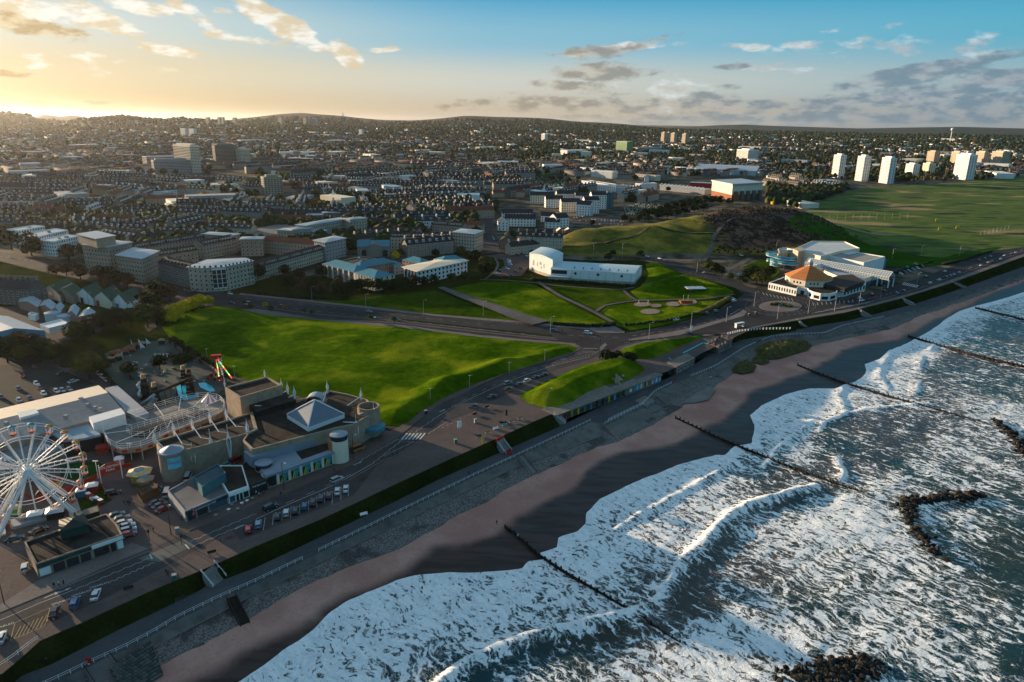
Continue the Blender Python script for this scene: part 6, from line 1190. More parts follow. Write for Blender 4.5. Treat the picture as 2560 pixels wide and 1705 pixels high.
o=bld('dark green mansard roof box on the arcade roof','roof structure',T([(150,1330),(152,1302),(206,1288),(222,1313)],6),2.6,'hip',GRNP,mat('green_mansard',(.018,.035,.035),.6),win=False,z0=3.8,rh=1.)
bld('shipping container clad in corrugated steel behind the arcade','container',T([(183,1282),(245,1263),(249,1278),(188,1297)],3),3.,'flat',DKF,mat('corrugated_steel',(.16,.15,.12),.6),win=False,plant=False,z0=0,par=.05)
# sea front furniture
RUST=mat('rust_timber',(.028,.022,.019),.9,.4,1.)
def groyne(lb,px,z,big=1.,sub=None):
 w=resamp([P(a,b,z)[:2]for a,b in px],step=2.1);c=w[0];n_=len(w);t=thing('groyne',lb,'groyne',(c[0],c[1],z),0,'timber groynes running into the surf');pb=MB();wb=MB();q0=None
 for i,p in enumerate(w):
  u,v=uw(*p);zz=float(zsand(np.array([u]),np.array([v]))[0])if v<float(cw(np.array([u]))[0])+14 else ZSEA-1.2
  top=max(zz+1.1,ZSEA+1.5)-z-(1.1*(i/n_)**2 if sub else .3*i/n_);jx=RNG.uniform(-.1,.1)
  pb.box((p[0]-c[0]+jx,p[1]-c[1]+jx,top-2.2),(.38,.38,2.2+RNG.uniform(0,.45)),.4)
  if q0 is not None:a=np.array(q0[:2]);b=np.array((p[0]-c[0],p[1]-c[1]));d=b-a;m_=(a+b)/2;wb.box((*m_,min(top,q0[2])-2.6),(np.linalg.norm(d),.16,2.3),math.atan2(d[1],d[0]))
  q0=(p[0]-c[0],p[1]-c[1],top)
 pb.build('post',RUST,t,kind='stuff');wb.build('planking',RUST,t)
groyne('nearest timber groyne, running down from the sand to the big breaker',[(1262,1320),(1285,1332),(1343,1382),(1394,1415),(1435,1440),(1500,1476),(1586,1525),(1640,1560),(1700,1597)],-7.,sub=1)
groyne('second timber groyne, crossing the middle of the foam to the rocks',[(1689,1050),(1788,1090),(1883,1127),(1950,1153),(2076,1198),(2130,1216),(2189,1235)],-7.,sub=1)
groyne('third timber groyne, a thin dotted line from the pink sand',[(1994,915),(2042,932),(2090,948),(2155,968),(2219,987),(2297,1008),(2365,1026),(2462,1053)],-7.,sub=1)
groyne('fourth timber groyne, starting at the foot of the stone ramp',[(2271,839),(2349,861),(2429,884),(2560,913),(2640,932)],-7.)
groyne('furthest timber groyne at the top right of the surf',[(2439,768),(2560,797),(2640,815)],-7.)
ROCK=[mat('rock_%d'%i,c,.8,.45,1.2,bump=.5)for i,c in enumerate(((.024,.021,.018),(.050,.038,.026),(.014,.013,.012)))]
RKM=[]
for i in range(6):
 b=MB();b.ball((0,0,0),1.,5,3,sq=(1.,.72,.62),jit=.9);RKM.append(b.mesh('rock',ROCK[i%3]))
def rocks(lb,px,wd,n,s,z=ZSEA,h=1.1):
 w=resamp([P(a,b,z)[:2]for a,b in px],200);c=w[100];t=thing('rock_breakwater',lb,'breakwater',(c[0],c[1],z),0,'rock breakwaters in the surf')
 for i in range(n):
  k=RNG.integers(0,200);f=RNG.normal(0,1);p=w[k]+np.array((RNG.normal(0,wd*.45),RNG.normal(0,wd*.45)));q=ob('rock',RKM[RNG.integers(0,6)],t,(p[0]-c[0],p[1]-c[1],h*max(0,1-abs(f)*.5)*RNG.uniform(.1,1)),RNG.uniform(0,6),s*RNG.uniform(.6,1.35))
rocks('angled rock breakwater shaped like an open V out in the surf',[(2260,1250),(2330,1248),(2400,1242),(2448,1238),(2400,1243),(2330,1250),(2262,1262),(2270,1290),(2292,1329),(2320,1360),(2346,1392)],2.5,280,.95)
rocks('rock breakwater cut by the right edge, lying between two foam fields',[(2488,1052),(2515,1075),(2538,1100),(2556,1128),(2570,1140)],2.4,140,.95)
rocks('wet black rocks at the bottom edge of the frame',[(1940,1698),(2000,1684),(2063,1672),(2120,1662),(2160,1652),(2190,1668),(2120,1690),(2040,1705)],3.4,240,.85,h=.7)
STP=mat('step_concrete',(.22,.21,.20),.85,.2);
def stairs(lb,top,bot,wd,z0,z1,rail=WMET,m_=STP,group='stairs down the grass bank',plate=None,n=18):
 a,b_=np.array(P(*top,z0)[:2]),np.array(P(*bot,z1)[:2]);c=(a+b_)/2;t=thing('staircase',lb,'stairs',(c[0],c[1],z1),0,group);d=(b_-a);L=np.linalg.norm(d);d/=L;nn=np.array((-d[1],d[0]));H=z0-z1;f=MB()
 for i in range(n):
  s0,s1=L*i/n,L*(i+1)/n;f.prism([tuple(a-c+d*s0-nn*wd/2),tuple(a-c+d*s1-nn*wd/2),tuple(a-c+d*s1+nn*wd/2),tuple(a-c+d*s0+nn*wd/2)][::1],-1.2,H*(1-(i+.5)/n))
 f.build('step',m_,t,kind='stuff')
 for s in(-1,1):
  r=MB();e=nn*wd/2*s;p0=(*(a-c+e-d*.5),H+1.);p1=(*(b_-c+e+d*.5),1.)
  for dz in(0,-.45):r.tube((p0[0],p0[1],p0[2]+dz),(p1[0],p1[1],p1[2]+dz),.06,4)
  for i in range(6):q=a-c+e+d*L*i/5;r.tube((*q,H*(1-i/5)-.3),(*q,H*(1-i/5)+1.),.06,4)
  r.build('handrail',rail,t);w=MB();w.prism([tuple(a-c+e*1.05-d*.3),tuple(b_-c+e*1.05+d*.3),tuple(b_-c+e*.9+d*.3),tuple(a-c+e*.9-d*.3)],-1.2,.15,cap=False)
  q0,q1=a-c+e,b_-c+e;w.add([(*(q0+e*.06),H+.2),(*(q1+e*.06),.2),(*(q1-e*.12),.2),(*(q0-e*.12),H+.2),(*(q0+e*.06),-1),(*(q1+e*.06),-1)],[(0,1,2,3),(0,1,5,4)]);w.build('side_wall',m_,t)
 if plate:
  for e,z in((a-c,H),(b_-c,0)):p=MB();p.box((*e,z+.15),(wd*1.3,.25,1.),math.atan2(nn[1],nn[0]));p.build('red_panel',plate,t)
REDP=mat('red_paint',(.42,.02,.015),.5)
stairs('wide stone stairs with white rails through the near grass bank',(522,1420),(548,1456),4.4,0,ZPROM)
for sfx,(a_,b2)in zip(('nearest the stone pavilion','second up the beach by the ballroom','third up the beach past the ballroom','furthest up the beach'),(((1996,803),(2010,817)),((2150,776),(2172,790)),((2258,748),(2284,762)),((2384,707),(2410,718)))):stairs('pale stairs with white walls through the bank, '+sfx,a_,b2,4.,0,ZPROM)
stairs('steel stairs with bright red end panels on the grass bank',(1250,1100),(1270,1132),3.4,.4,ZPROM,plate=REDP,m_=mat('grating',(.20,.20,.20),.5),group='steel stairs')
stairs('dark timber stairs from the promenade down to the rocks',(578,1492),(612,1560),2.2,ZPROM,ZSAND,rail=DKF,m_=RUST,group='beach stairs',n=16)
stairs('broad beach stairs at the bottom left beside the block wall',(245,1655),(290,1725),5.2,ZPROM,ZSAND,rail=DKF,m_=CONC,group='beach stairs',n=16)
stairs('concrete stairs to the beach below the red steel stairs',(1300,1140),(1335,1185),2.2,ZPROM,ZSAND,rail=DKF,group='beach stairs')
stairs('steps beside the shelter leading up to the mound',(1672,905),(1700,925),8.,0,ZPROM,group='shelter steps',n=14)
stairs('narrow stairs at the near end of the beach shelter',(1387,1036),(1412,1058),2.,0,ZPROM,group='shelter steps')
stairs('stairs from the platform to the sand by the concrete apron',(1640,1000),(1662,1020),2.4,ZPROM,ZSAND,rail=DKF,group='beach stairs')
def railing(lb,w,h=1.1,sp=2.2,m_=WMET,group='white promenade railings',posts=False):
 A=resamp(w,step=sp);c=A[len(A)//2];t=thing('railing',lb,'railing',(c[0],c[1],c[2]),0,group);r=MB();q=MB()
 for z in(h,h*.55):r.path([(p[0]-c[0],p[1]-c[1],p[2]-c[2]+z)for p in A],.035,4)
 for p in A:q.box((p[0]-c[0],p[1]-c[1],p[2]-c[2]),(.08,.08,h+.05))if not posts else q.box((p[0]-c[0],p[1]-c[1],p[2]-c[2]),(.35,.35,h+.1))
 r.build('rail',m_,t);q.build('post',m_,t,kind='stuff');return t
def cpath(f,u0,u1,z,off=-.3):return[(*xy(u,float(f(np.array([u]))[0])+off),z)for u in np.arange(u0,u1,3.)]
railing('white railing on the near promenade, from the frame edge to the long stairs',cpath(c2,-10,62,ZPROM))
railing('white railing on the middle promenade, below the parked cars',cpath(c2,64,190,ZPROM))
railing('white railing on the platform edge in front of the shelter',cpath(c2,193,250,ZPROM))
railing('white railing curving round the dune grass',cpath(c2,262,335,ZPROM))
railing('white railing along the far promenade past the dunes',cpath(c2,342,450,ZPROM))
railing('white posts along the wall top by the stone pavilion',[P(x,y,0)for x,y in((1820,836),(1850,829),(1900,824),(1975,823))],posts=True,sp=1.9)
railing('white railing on the low curved wall at the bottom left',[P(x,y,0)for x,y in((-10,1675),(30,1650),(70,1618),(95,1600))])
railing('grey railing on the stepped terrace by the sand',[P(x,y,-3.2)for x,y in((1511,1062),(1560,1037),(1609,1012))])
BLK=[mat('block_%d'%i,c,.85,.3,2.,bump=.4)for i,c in enumerate(((.060,.075,.070),(.085,.095,.088),(.045,.052,.050)))]
t_=thing('block_revetment','sloping wall of green grey stone blocks beside the broad beach stairs','sea wall',P(330,1650,ZPROM));c=t_.location
a_,b2=np.array(P(272,1672,ZPROM)),np.array(P(376,1602,ZPROM));a3,b3=np.array(P(315,1745,ZSAND-.2)),np.array(P(408,1688,ZSAND-.2));me_=[]
for k in range(3):b=MB();b.box((0,0,-.16),(1.,1.,.34),0,0,.93);me_.append(b.mesh('stone_block',BLK[k]))
nr,ncol=11,13;base=MB();nrm=np.cross(b2-a_,a3-a_);nrm/=np.linalg.norm(nrm);nrm=nrm if nrm[2]>0 else-nrm;base.add([tuple(p-np.array(c)+nrm*.12)for p in(a_,b2,b3,a3)],[(0,1,2,3)]);base.build('mortar_bed',mat('mortar',(.03,.032,.03)),t_)
for r_ in range(nr):
 for q in range(ncol):
  u0=(q+.5+(.5 if r_%2 else 0))/(ncol+.5);v0=(r_+.5)/nr;p=(a_*(1-u0)+b2*u0)*(1-v0)+(a3*(1-u0)+b3*u0)*v0;ex=(b2-a_)/(ncol+.5);ey=(a3-a_)/nr
  q_=ob('stone_block',me_[RNG.integers(0,3)],t_);k=.93;X_=Vector(ex*k);Y_=Vector(-ey*k);Z_=Vector(nrm*RNG.uniform(.8,1.5));m_=Matrix((X_,Y_,Z_)).transposed().to_4x4();m_.translation=Vector(p-np.array(c)+nrm*.14);q_.matrix_local=m_
DUNE=m_grass('marram_grass',(.060,.060,.022),(.170,.155,.065),.5)
def sandz(px,py):return ZSAND
for lb,px,h in(('large mound',[(1875,875),(1900,862),(1960,855),(2005,852),(2030,860),(2022,872),(1985,882),(1950,893),(1915,897),(1895,890)],3.2),('small mound',[(1877,893),(1895,884),(1920,893),(1925,903),(1905,909),(1885,904)],1.4),('round mound',[(1825,918),(1845,900),(1870,898),(1892,912),(1885,926),(1855,932),(1832,928)],1.7)):
 lawn('dune_grass',px,DUNE,.7,lambda X,Y,D,h=h:h*sst(D,0,5)+1.3*(fbm(X*.6,Y*.6,4,90)-.4)*sst(D,0,1.),z=ZPROM-2.2,kind='stuff',world_=[P(x,y,ZPROM-1.8)[:2]for x,y in px])
sheet('concrete_apron',[(x,y)for x,y in((1650,1030),(1700,1000),(1755,958),(1790,975),(1770,1000),(1735,1008),(1690,1012))],0,CONC,world_=ccw([P(x,y,ZSAND+.12)[:2]for x,y in((1650,1030),(1700,1000),(1755,958),(1790,975),(1770,1000),(1735,1008),(1690,1012))])).location.z=ZSAND+.28
o=bld('low concrete beach building below the shelter with dark windows','beach hut',T([(1587,1002),(1612,990),(1640,1002),(1613,1016)],ZPROM+.1),3.,'flat',CONC,CONC,1,z0=ZSAND-.1,par=.05,plant=False)
t_=thing('terrace_steps','wide grey terraced steps facing the sand below the shelter','steps',P(1570,1060,ZSAND));c=np.array(t_.location);a_,b2=np.array(P(1512,1066,ZPROM-.6)),np.array(P(1612,1020,ZPROM-.6));a3,b3=np.array(P(1540,1096,ZSAND)),np.array(P(1638,1046,ZSAND))
for i in range(10):
 t0,t1=i/10,(i+1)/10;p0,p1,p2,p3=a_+(a3-a_)*t0,b2+(b3-b2)*t0,b2+(b3-b2)*t1,a_+(a3-a_)*t1;b=MB();b.prism([tuple((p-c)[:2])for p in(p0,p1,p2,p3)],-1.2,float((p0-c)[2]));b.build('step',CONC,t_)
# painted markings
WPNT=mat('road_paint',(.50,.49,.47),.7,.3,3.);YPNT=mat('yellow_paint',(.42,.32,.14),.7,.25)
MK={}
def mark(w,wd=.14,m_=WPNT,dash=None,z=.058,key='white'):
 b=MK.setdefault(key,(MB(),m_))[0];A=resamp(w,step=1. if not dash else .5);d=np.concatenate([[0],np.cumsum(np.hypot(*np.diff(A[:,:2],axis=0).T))])
 for i in range(len(A)-1):
  if dash and(d[i]%(dash[0]+dash[1]))>dash[0]:continue
  p,q=A[i][:2],A[i+1][:2];t=(q-p)/(np.linalg.norm(q-p)+1e-9);n=np.array((-t[1],t[0]))*wd/2;b.add([(*(p-n),z),(*(q-n),z),(*(q+n),z),(*(p+n),z)],[(0,1,2,3)])
def L(*px):return pxs(px)
def zig(p0,p1,n=14,amp=.35,wd=.13):
 a,b=np.array(mg(p0)),np.array(mg(p1));d=(b-a);L_=np.linalg.norm(d);d/=L_;nn=np.array((-d[1],d[0]));mark([tuple(a+d*L_*i/n+nn*amp*(1 if i%2 else-1))for i in range(n+1)],wd)
mark(L((0,1551),(100,1508),(184,1475)),.16);zig((186,1475),(377,1394));zig((272,1457),(386,1406));zig((148,1473),(374,1377),16,.12,.09)
mark(L((374,1386),(381,1398)),.35);mark(L((463,1361),(473,1373)),.35);zig((473,1355),(640,1284),14);zig((478,1368),(610,1311),10);mark(L((587,1323),(612,1312)),.3)
mark(L((640,1298),(719,1262),(800,1228),(860,1200),(930,1160)),.18);mark(L((660,1282),(800,1222),(900,1176)),.12,dash=(3,4))
zig((930,1160),(1008,1098),12);zig((900,1152),(995,1098),12);zig((960,1140),(1035,1104),8);zig((1038,1080),(1092,1043),8,.3);zig((1070,1085),(1118,1054),8,.3)
mark(L((1092,1043),(1128,1020),(1180,995),(1250,962),(1320,935),(1380,915),(1440,900),(1475,892)),.16);mark(L((1100,1030),(1150,1005),(1250,955),(1340,922),(1420,895)),.12,dash=(3,4));mark(L((1105,1070),(1180,1035)),.12,dash=(1,1.5))
for i in range(6):
 a=(1006+i*9.5,1097-i*.2);mark(L((1004+i*9,1099-.0*i),(1018+i*9,1083+.0*i)),.62,z=.062)
mark(L((1000,1103),(1058,1106)),.12,dash=(.4,.4));mark(L((1020,1079),(1072,1083)),.12,dash=(.4,.4))
for a,b in(((871,1215),(871,1240)),((853,1218),(852,1250)),((832,1228),(830,1262)),((812,1232),(811,1258)),((792,1240),(792,1268)),((772,1250),(771,1275)),((750,1262),(748,1285)),((728,1266),(726,1296)),((706,1277),(704,1302)),((663,1294),(658,1326)),((684,1285),(681,1313))):mark(L(a,b),.12)
for i in range(8):mark(L((35+i*11,1598-i*5),(52+i*11,1566-i*5)),.12,YPNT,key='yellow')
mark(L((26,1602),(38,1557),(125,1520),(113,1565),(26,1602)),.12,YPNT,key='yellow');mark(L((873,1200),(960,1150),(983,1142)),.12,YPNT,key='yellow')
mark(L((0,641),(206,671),(384,712),(600,744),(897,776),(1076,797),(1260,817)),.14,dash=(3,5));mark(L((600,757),(800,779),(1000,800),(1200,823),(1340,838)),.14,dash=(3,5));mark(L((640,766),(800,786),(1000,803),(1180,822),(1390,846)),.16);mark(L((600,741),(897,771),(1200,800),(1370,817)),.14)
mark(L((1420,838),(1500,842),(1560,844)),.16,dash=(3,3));mark(L((1560,858),(1640,850),(1760,842),(1860,824)),.14,dash=(3,3));mark(L((1580,840),(1700,822),(1790,800),(1840,780)),.14,dash=(3,3));mark(L((1620,840),(1720,822),(1810,797),(1850,772)),.16)
mark(L((1458,871),(1495,872)),.3);mark(L((1455,880),(1497,880)),.2);mark(L((1380,912),(1440,895),(1480,886),(1500,876)),.16,dash=(1,1));mark(L((1400,898),(1450,884),(1470,880)),.12,dash=(3,3));mark(L((1630,843),(1658,853)),.2);mark(L((1646,840),(1672,850)),.2)
for k,(rx,ry)in enumerate(((68,18),(88,23.5))):mark(L(*[(1951+rx*math.cos(t),764+ry*math.sin(t))for t in np.linspace(0,2*math.pi,60)]),.14,dash=(2.2,2.2))
for i in range(9):mark(L((1906+i*9,731+i*1.9),(1911+i*9,738+i*1.9)),.3)
for i in range(10):mark(L((2034+i*11,764-i*.9),(2032+i*11,757-i*.9)),.28)
for i in range(16):mark(L((2030+i*9,784-i*1.7),(2048+i*9,779-i*1.7)),.2)
mark(L((2090,762),(2200,741),(2300,712),(2400,678),(2560,622)),.16,dash=(3,4));mark(L((2062,774),(2200,749),(2300,720),(2560,628)),.14)
for i in range(9):mark(L((2256+i*4.2,712+i*.9),(2262+i*4.2,706+i*.9)),.5)
mark(L((1240,629),(1409,624),(1605,648),(1710,676),(1800,702)),.12,dash=(2,4))
for key,(b,m_)in MK.items():o=b.build('road_marking',m_,None);o['kind']='structure'
def rtext(s,px,to,size,m_=WPNT):
 p,q=P(*px),P(*to);o=text(None,s,(p[0],p[1],.06),size,math.atan2(q[1]-p[1],q[0]-p[0]),m_,tilt=0,name='painted_word',ext=0);o['kind']='structure'
for px in((155,1504),(204,1483),(249,1463),(8,1566)):rtext('DISABLED',px,(px[0]+28,px[1]-9),.95)
for px in((110,1496),(137,1487),(884,1163),(1098,1030)):
 p,q=np.array(P(*px)),np.array(P(px[0]+30,px[1]-13));d=(q-p)/np.linalg.norm(q-p);n=np.array((-d[1],d[0],0));b=MB();up=np.array((0,0,.062))*0;A=p*1;A[2]=.062;b.add([tuple(A-n*.12),tuple(A+d*2.4-n*.12),tuple(A+d*2.4+n*.12),tuple(A+n*.12),tuple(A+d*2.4-n*.4),tuple(A+d*3.6),tuple(A+d*2.4+n*.4)],[(0,1,2,3),(4,5,6)]);o=b.build('road_arrow',WPNT);o['kind']='structure'
sheet('crossing_paving',[(345,1398),(378,1384),(470,1345),(500,1358),(440,1385),(400,1405)],.05,m_tar('grey_green_paving',(.10,.105,.095),(.14,.14,.125)))
# ferris wheel
t_=thing('ferris_wheel','white ferris wheel with orange and teal gondolas at the left edge','ferris wheel',P(60,1300));c=t_.location;NAMED.append(('the ferris wheel',c[0],c[1]))
hb=np.array(P(67,1176,15.5))-np.array(c);wn=np.array((.52,-.854));wt=np.array((.854,.52));RW=13.6
ft=-np.array(P(67,1176,15.5)[:2]);ft/=np.linalg.norm(ft);wn=ft;wt=np.array((-ft[1],ft[0]))
def wp(a,r,s=0.):return(hb[0]+wt[0]*r*math.cos(a)+wn[0]*s,hb[1]+wt[1]*r*math.cos(a)+wn[1]*s,hb[2]+r*math.sin(a))
NG=20
for s in(-1.1,1.1):
 [(lambda b:(b.path([wp(2*math.pi*i/60,q,s)for i in range(61)],.09,4),b.build('rim',WMET,t_)))(MB())for q in(RW,RW*.72,RW*.22)]
for i in range(NG):
 b=MB();a=2*math.pi*i/NG
 for s in(-1.1,1.1):b.tube(wp(a,1.,s*1.3),wp(a,RW,s),.10,4);b.tube(wp(a+.16,1.,s*1.3),wp(a+.02,RW*.95,s),.05,4)
 for k in range(1,9):r_=1+(RW-1)*k/9;b.tube(wp(a,r_,-1.1),wp(a,r_,1.1),.045,3);b.tube(wp(a,r_,-1.1),wp(a+.09*(1-k/10),r_+.6,-1.1),.04,3)
 b.build('spoke',WMET,t_)
b=MB();b.tube(tuple(hb-np.array((*wn,0))*2.2),tuple(hb+np.array((*wn,0))*2.4),1.15,14);b.build('hub',WMET,t_)
for s in(-1,1):
 for k in(-1,1):
  b=MB();top=hb+np.array((*wn,0))*2.5*s;foot=top*1.+np.array((*(wt*k*9.5),-hb[2]))+np.array((*(wn*s*3.2),0));b.tube(tuple(top),tuple(foot),.42,6);b.tube(tuple(top+np.array((*(wt*k*.9),0))),tuple(foot+np.array((*(wt*k*1.),0))),.16,4);b.build('support_leg',WMET,t_)
gcol=[mat('gondola_teal',(.08,.24,.26),.5),mat('gondola_orange',(.50,.20,.03),.5),mat('gondola_pink',(.50,.24,.16),.5),mat('gondola_yellow',(.45,.42,.05),.5)]
seatm=mat('gondola_seat',(.42,.10,.06),.6)
def gond(cm):
 b=MB();n=10
 for k in range(3):
  r0,r1=1.05*math.cos(k*.45),1.05*math.cos((k+1)*.45)if k<2 else .12;z0,z1=.75*math.sin(k*.45),.75*math.sin((k+1)*.45)
  for j in range(n):u,v=2*math.pi*j/n,2*math.pi*(j+1)/n;b.add([(r0*math.cos(u),r0*math.sin(u),z0),(r0*math.cos(v),r0*math.sin(v),z0),(r1*math.cos(v),r1*math.sin(v),z1),(r1*math.cos(u),r1*math.sin(u),z1)],[(0,1,2,3)])
 cp_=b.mesh('canopy',cm);b=MB();b.cyl((0,0,-2.3),.55,.7,8,r2=1.0);b.cyl((0,0,-2.5),.35,.2,8);se=b.mesh('tub',[seatm]);b=MB()
 for j in range(6):u=math.pi*j/3;b.tube((.85*math.cos(u),.85*math.sin(u),-1.6),(.95*math.cos(u),.95*math.sin(u),.05),.05,3)
 return cp_,se,b.mesh('frame',WMET)
gm=[gond(m_)for m_ in gcol]
for i in range(NG):
 a=2*math.pi*(i+.3)/NG;k=0 if i in(4,5,6,7,8)else(1 if i in(0,1,2,3,19)else(2 if i>11 else 3));cp_,se,fr_=gm[k];x,y,z=wp(a,RW+.1)
 g=ob('gondola',fr_,t_,(x,y,z-.4));ob('canopy',cp_,g);ob('tub',se,g)
b=MB();
for dx in(-9,9):b.box((hb[0]+wt[0]*dx*.95,hb[1]+wt[1]*dx*.95,0),(3,7,.5),math.atan2(wt[1],wt[0]))
for i,dx in enumerate((-9,9)):b=MB();b.box((hb[0]+wt[0]*dx*1.0,hb[1]+wt[1]*dx*1.0,0),(3,9,.5),math.atan2(wt[1],wt[0]));b.build('footing',GREYW,t_)
b=MB();b.box((hb[0],hb[1],0),(12,5,.9),math.atan2(wt[1],wt[0]));b.build('boarding_platform',GREYW,t_)
sheet('artificial_turf',[(150,1165),(225,1150),(262,1160),(250,1185),(190,1200),(150,1196)],.03,m_grass('fake_turf',(.02,.07,.02),(.03,.10,.03),.2));sheet('artificial_turf',[(165,1240),(250,1212),(278,1252),(215,1285),(180,1278)],.03,m_grass('fake_turf2',(.035,.06,.012),(.06,.09,.02),.2))
sheet('kiddie_ride_deck',[(60,1235),(150,1205),(240,1195),(245,1206),(160,1240),(80,1262)],.04,mat('red_deck',(.16,.05,.04),.8,.3))
def fence(lb,px,m_,h=1.3,z=0,group='red fairground fences',sp=2.):
 w=resamp([P(a,b,z)for a,b in px],step=sp);c=w[0];t=thing('fence',lb,'fence',tuple(c),0,group)
 for i in range(len(w)-1):
  p,q=w[i]-c,w[i+1]-c;d=q-p;m2=(p+q)/2;b=MB();b.box((m2[0],m2[1],0),(np.linalg.norm(d)*.96,.08,h),math.atan2(d[1],d[0]));b.build('panel',m_,t)
 return t
RF=mat('red_fence',(.30,.035,.025),.6,.2)
fence('red fence along the fairground entrance below the sign',[(180,1225),(220,1205),(250,1190),(300,1172),(330,1165)],RF);fence('red fence down the right side of the fake turf',[(246,1208),(262,1230),(278,1252)],RF);fence('red fence in front of the glazed foyer',[(190,1132),(220,1122),(255,1112)],RF);fence('low red fence round the little train track',[(80,1180),(90,1215),(150,1232),(200,1222)],RF)
t_=thing('entrance_sign','red AMUSEMENT PARK sign board hung between two white posts','sign',P(281,1202));c=np.array(t_.location);a_,b2=np.array(P(254,1209))-c,np.array(P(307,1195))-c;d=(b2-a_)/np.linalg.norm(b2-a_);rz=math.atan2(d[1],d[0]);n2=np.array((d[1],-d[0],0))
for p in(a_,b2):b=MB();b.cyl(tuple(p),.16,6.4,8);b.build('post',WMET,t_)
m2=(a_+b2)/2;Ls=np.linalg.norm(b2-a_);b=MB();pts=[(-Ls*.48,3.2),(0,2.9),(Ls*.48,3.2),(Ls*.48,5.4),(Ls*.2,6.2),(-Ls*.2,6.2),(-Ls*.48,5.4)];b.add([tuple(m2+d*x+np.array((0,0,z))+n2*.08)for x,z in pts]+[tuple(m2+d*x+np.array((0,0,z))-n2*.08)for x,z in pts],[tuple(range(7)),tuple(range(13,6,-1))]+[(i,7+i,7+(i+1)%7,(i+1)%7)for i in range(7)]);b.build('board',mat('sign_red',(.36,.04,.02),.5),t_)
text(t_,'AMUSEMENT',tuple(m2+np.array((0,0,5.05))+n2*.16),1.15,rz,WP,sx=.9);text(t_,'PARK',tuple(m2+np.array((0,0,3.9))+n2*.16),1.15,rz,WP,sx=.9)
t_=thing('fair_ride','swinging arm fairground ride with rainbow light strips and red crown','fairground ride',P(566,955));c=np.array(t_.location)
def ZH(px,py,base):
 D=math.hypot(*P(*base)[:2]);return CAMH+D*math.tan(azel(px,py)[1])
hT=ZH(545,890,(548,948));tp=np.array(P(547,948))-c;tp[2]=hT;b=MB();b.box((tp[0],tp[1],hT-1),(4.2,2.2,1.6),.3);b.build('crown',REDP,t_)
LIT=[mat('light_'+n,cc,.5,emit=cc,estr=1.2)for n,cc in(('green',(.12,.8,.1)),('yellow',(.9,.75,.08)),('red',(.9,.05,.04)),('blue',(.2,.25,.9)))]
for fx,fy,lit in((549,952,1),(580,946,1),(530,948,0),(560,962,0)):
 f_=np.array(P(fx,fy))-c;b=MB();b.tube(tuple(tp-np.array((0,0,1))),tuple(f_),.3,5);b.build('leg',WMET if lit else RF,t_)
 if lit:
  for k in range(8):
   p,q=tp+(f_-tp)*(k+.1)/8,tp+(f_-tp)*(k+.9)/8;e=np.array((.1,-.34,.1));b=MB();b.tube(tuple(p+e),tuple(q+e),.16,5);b.build('light_strip',LIT[(k+lit)%3],t_)
b=MB();m3=np.array(P(556,952))-c
for k in range(9):z=hT*k/9;b.tube((m3[0]-1,m3[1],z),(m3[0]+1,m3[1],z+hT/9),.1,3);b.tube((m3[0]+1,m3[1],z),(m3[0]-1,m3[1],z+hT/9),.1,3)
b.tube((m3[0]-1.1,m3[1],0),(tp[0]-.3,tp[1],hT-1),.16,4);b.tube((m3[0]+1.1,m3[1],0),(tp[0]+.3,tp[1],hT-1),.16,4);b.build('lattice_tower',WMET,t_,kind='stuff')
for k in range(10):a=k*.63;b=MB();b.box((m3[0]-3+3*math.cos(a),m3[1]+3*math.sin(a),1.2),(.9,.9,1.3),a);b.build('seat',RF if k%2 else DKF,t_)
def tent(lb,px,r_,h,z=0,m_=(RF,WP)):
 t=thing('striped_tent',lb,'tent',P(*px,z),0,'striped fairground tents');n=16
 for i in range(n):
  u,v=2*math.pi*i/n,2*math.pi*(i+1)/n;b=MB();b.add([(r_*math.cos(u),r_*math.sin(u),h*.4),(r_*math.cos(v),r_*math.sin(v),h*.4),(.12*math.cos(v),.12*math.sin(v),h),(.12*math.cos(u),.12*math.sin(u),h),(r_*math.cos(u),r_*math.sin(u),h*.28),(r_*math.cos(v),r_*math.sin(v),h*.28)],[(0,1,2,3),(4,5,1,0)]);b.build('stripe',m_[i%2],t)
 for i in range(6):a=i*math.pi/3;b=MB();b.cyl((r_*.95*math.cos(a),r_*.95*math.sin(a),0),.08,h*.3,5);b.build('pole',WMET,t)
PK=mat('tent_pink',(.50,.22,.24),.7);tent('small pink and white tent at the end of the kart track',(525,1012),3.,4.6,3,(PK,WP));tent('pink and white striped tent behind the wheel spokes',(122,1150),4.4,6.,0,(PK,WP));tent('pink and white striped tent at the left edge behind the wheel',(20,1180),4.2,6,0,(PK,WP))
def kiosk(lb,px,r_,h,m_,mr):
 t=thing('hexagonal_kiosk',lb,'kiosk',P(*px),0,'hexagonal yellow kiosks');b=MB();b.cyl((0,0,0),r_*.7,h,6);b.build('counter',m_,t);b=MB();b.cyl((0,0,h),r_,.25,6);b.cyl((0,0,h+.25),r_,.7,6,r2=r_*.45);b.build('roof',mr,t);b=MB();b.cyl((0,0,h+.95),r_*.42,.1,6);b.build('roof_light',GLASSB,t)
CRM=mat('cream_canopy',(.50,.40,.24),.7);kiosk('larger cream hexagonal kiosk below the round banner tower',(352,1200),4.,2.8,mat('yellow_wall',(.40,.26,.04)),CRM);kiosk('smaller pinkish hexagonal kiosk beside the larger one',(366,1212),2.8,2.,mat('yellow_wall2',(.35,.2,.04)),mat('pink_canopy',(.42,.28,.2)))
bld('rust coloured open skip beside the grey van','skip',T([(340,1222),(355,1240),(396,1219),(381,1204)],2.4),2.4,'flat',mat('rusty_steel',(.16,.07,.035),.8,.4),mat('skip_load',(.08,.05,.035)),win=False,plant=False,z0=0,par=.3)
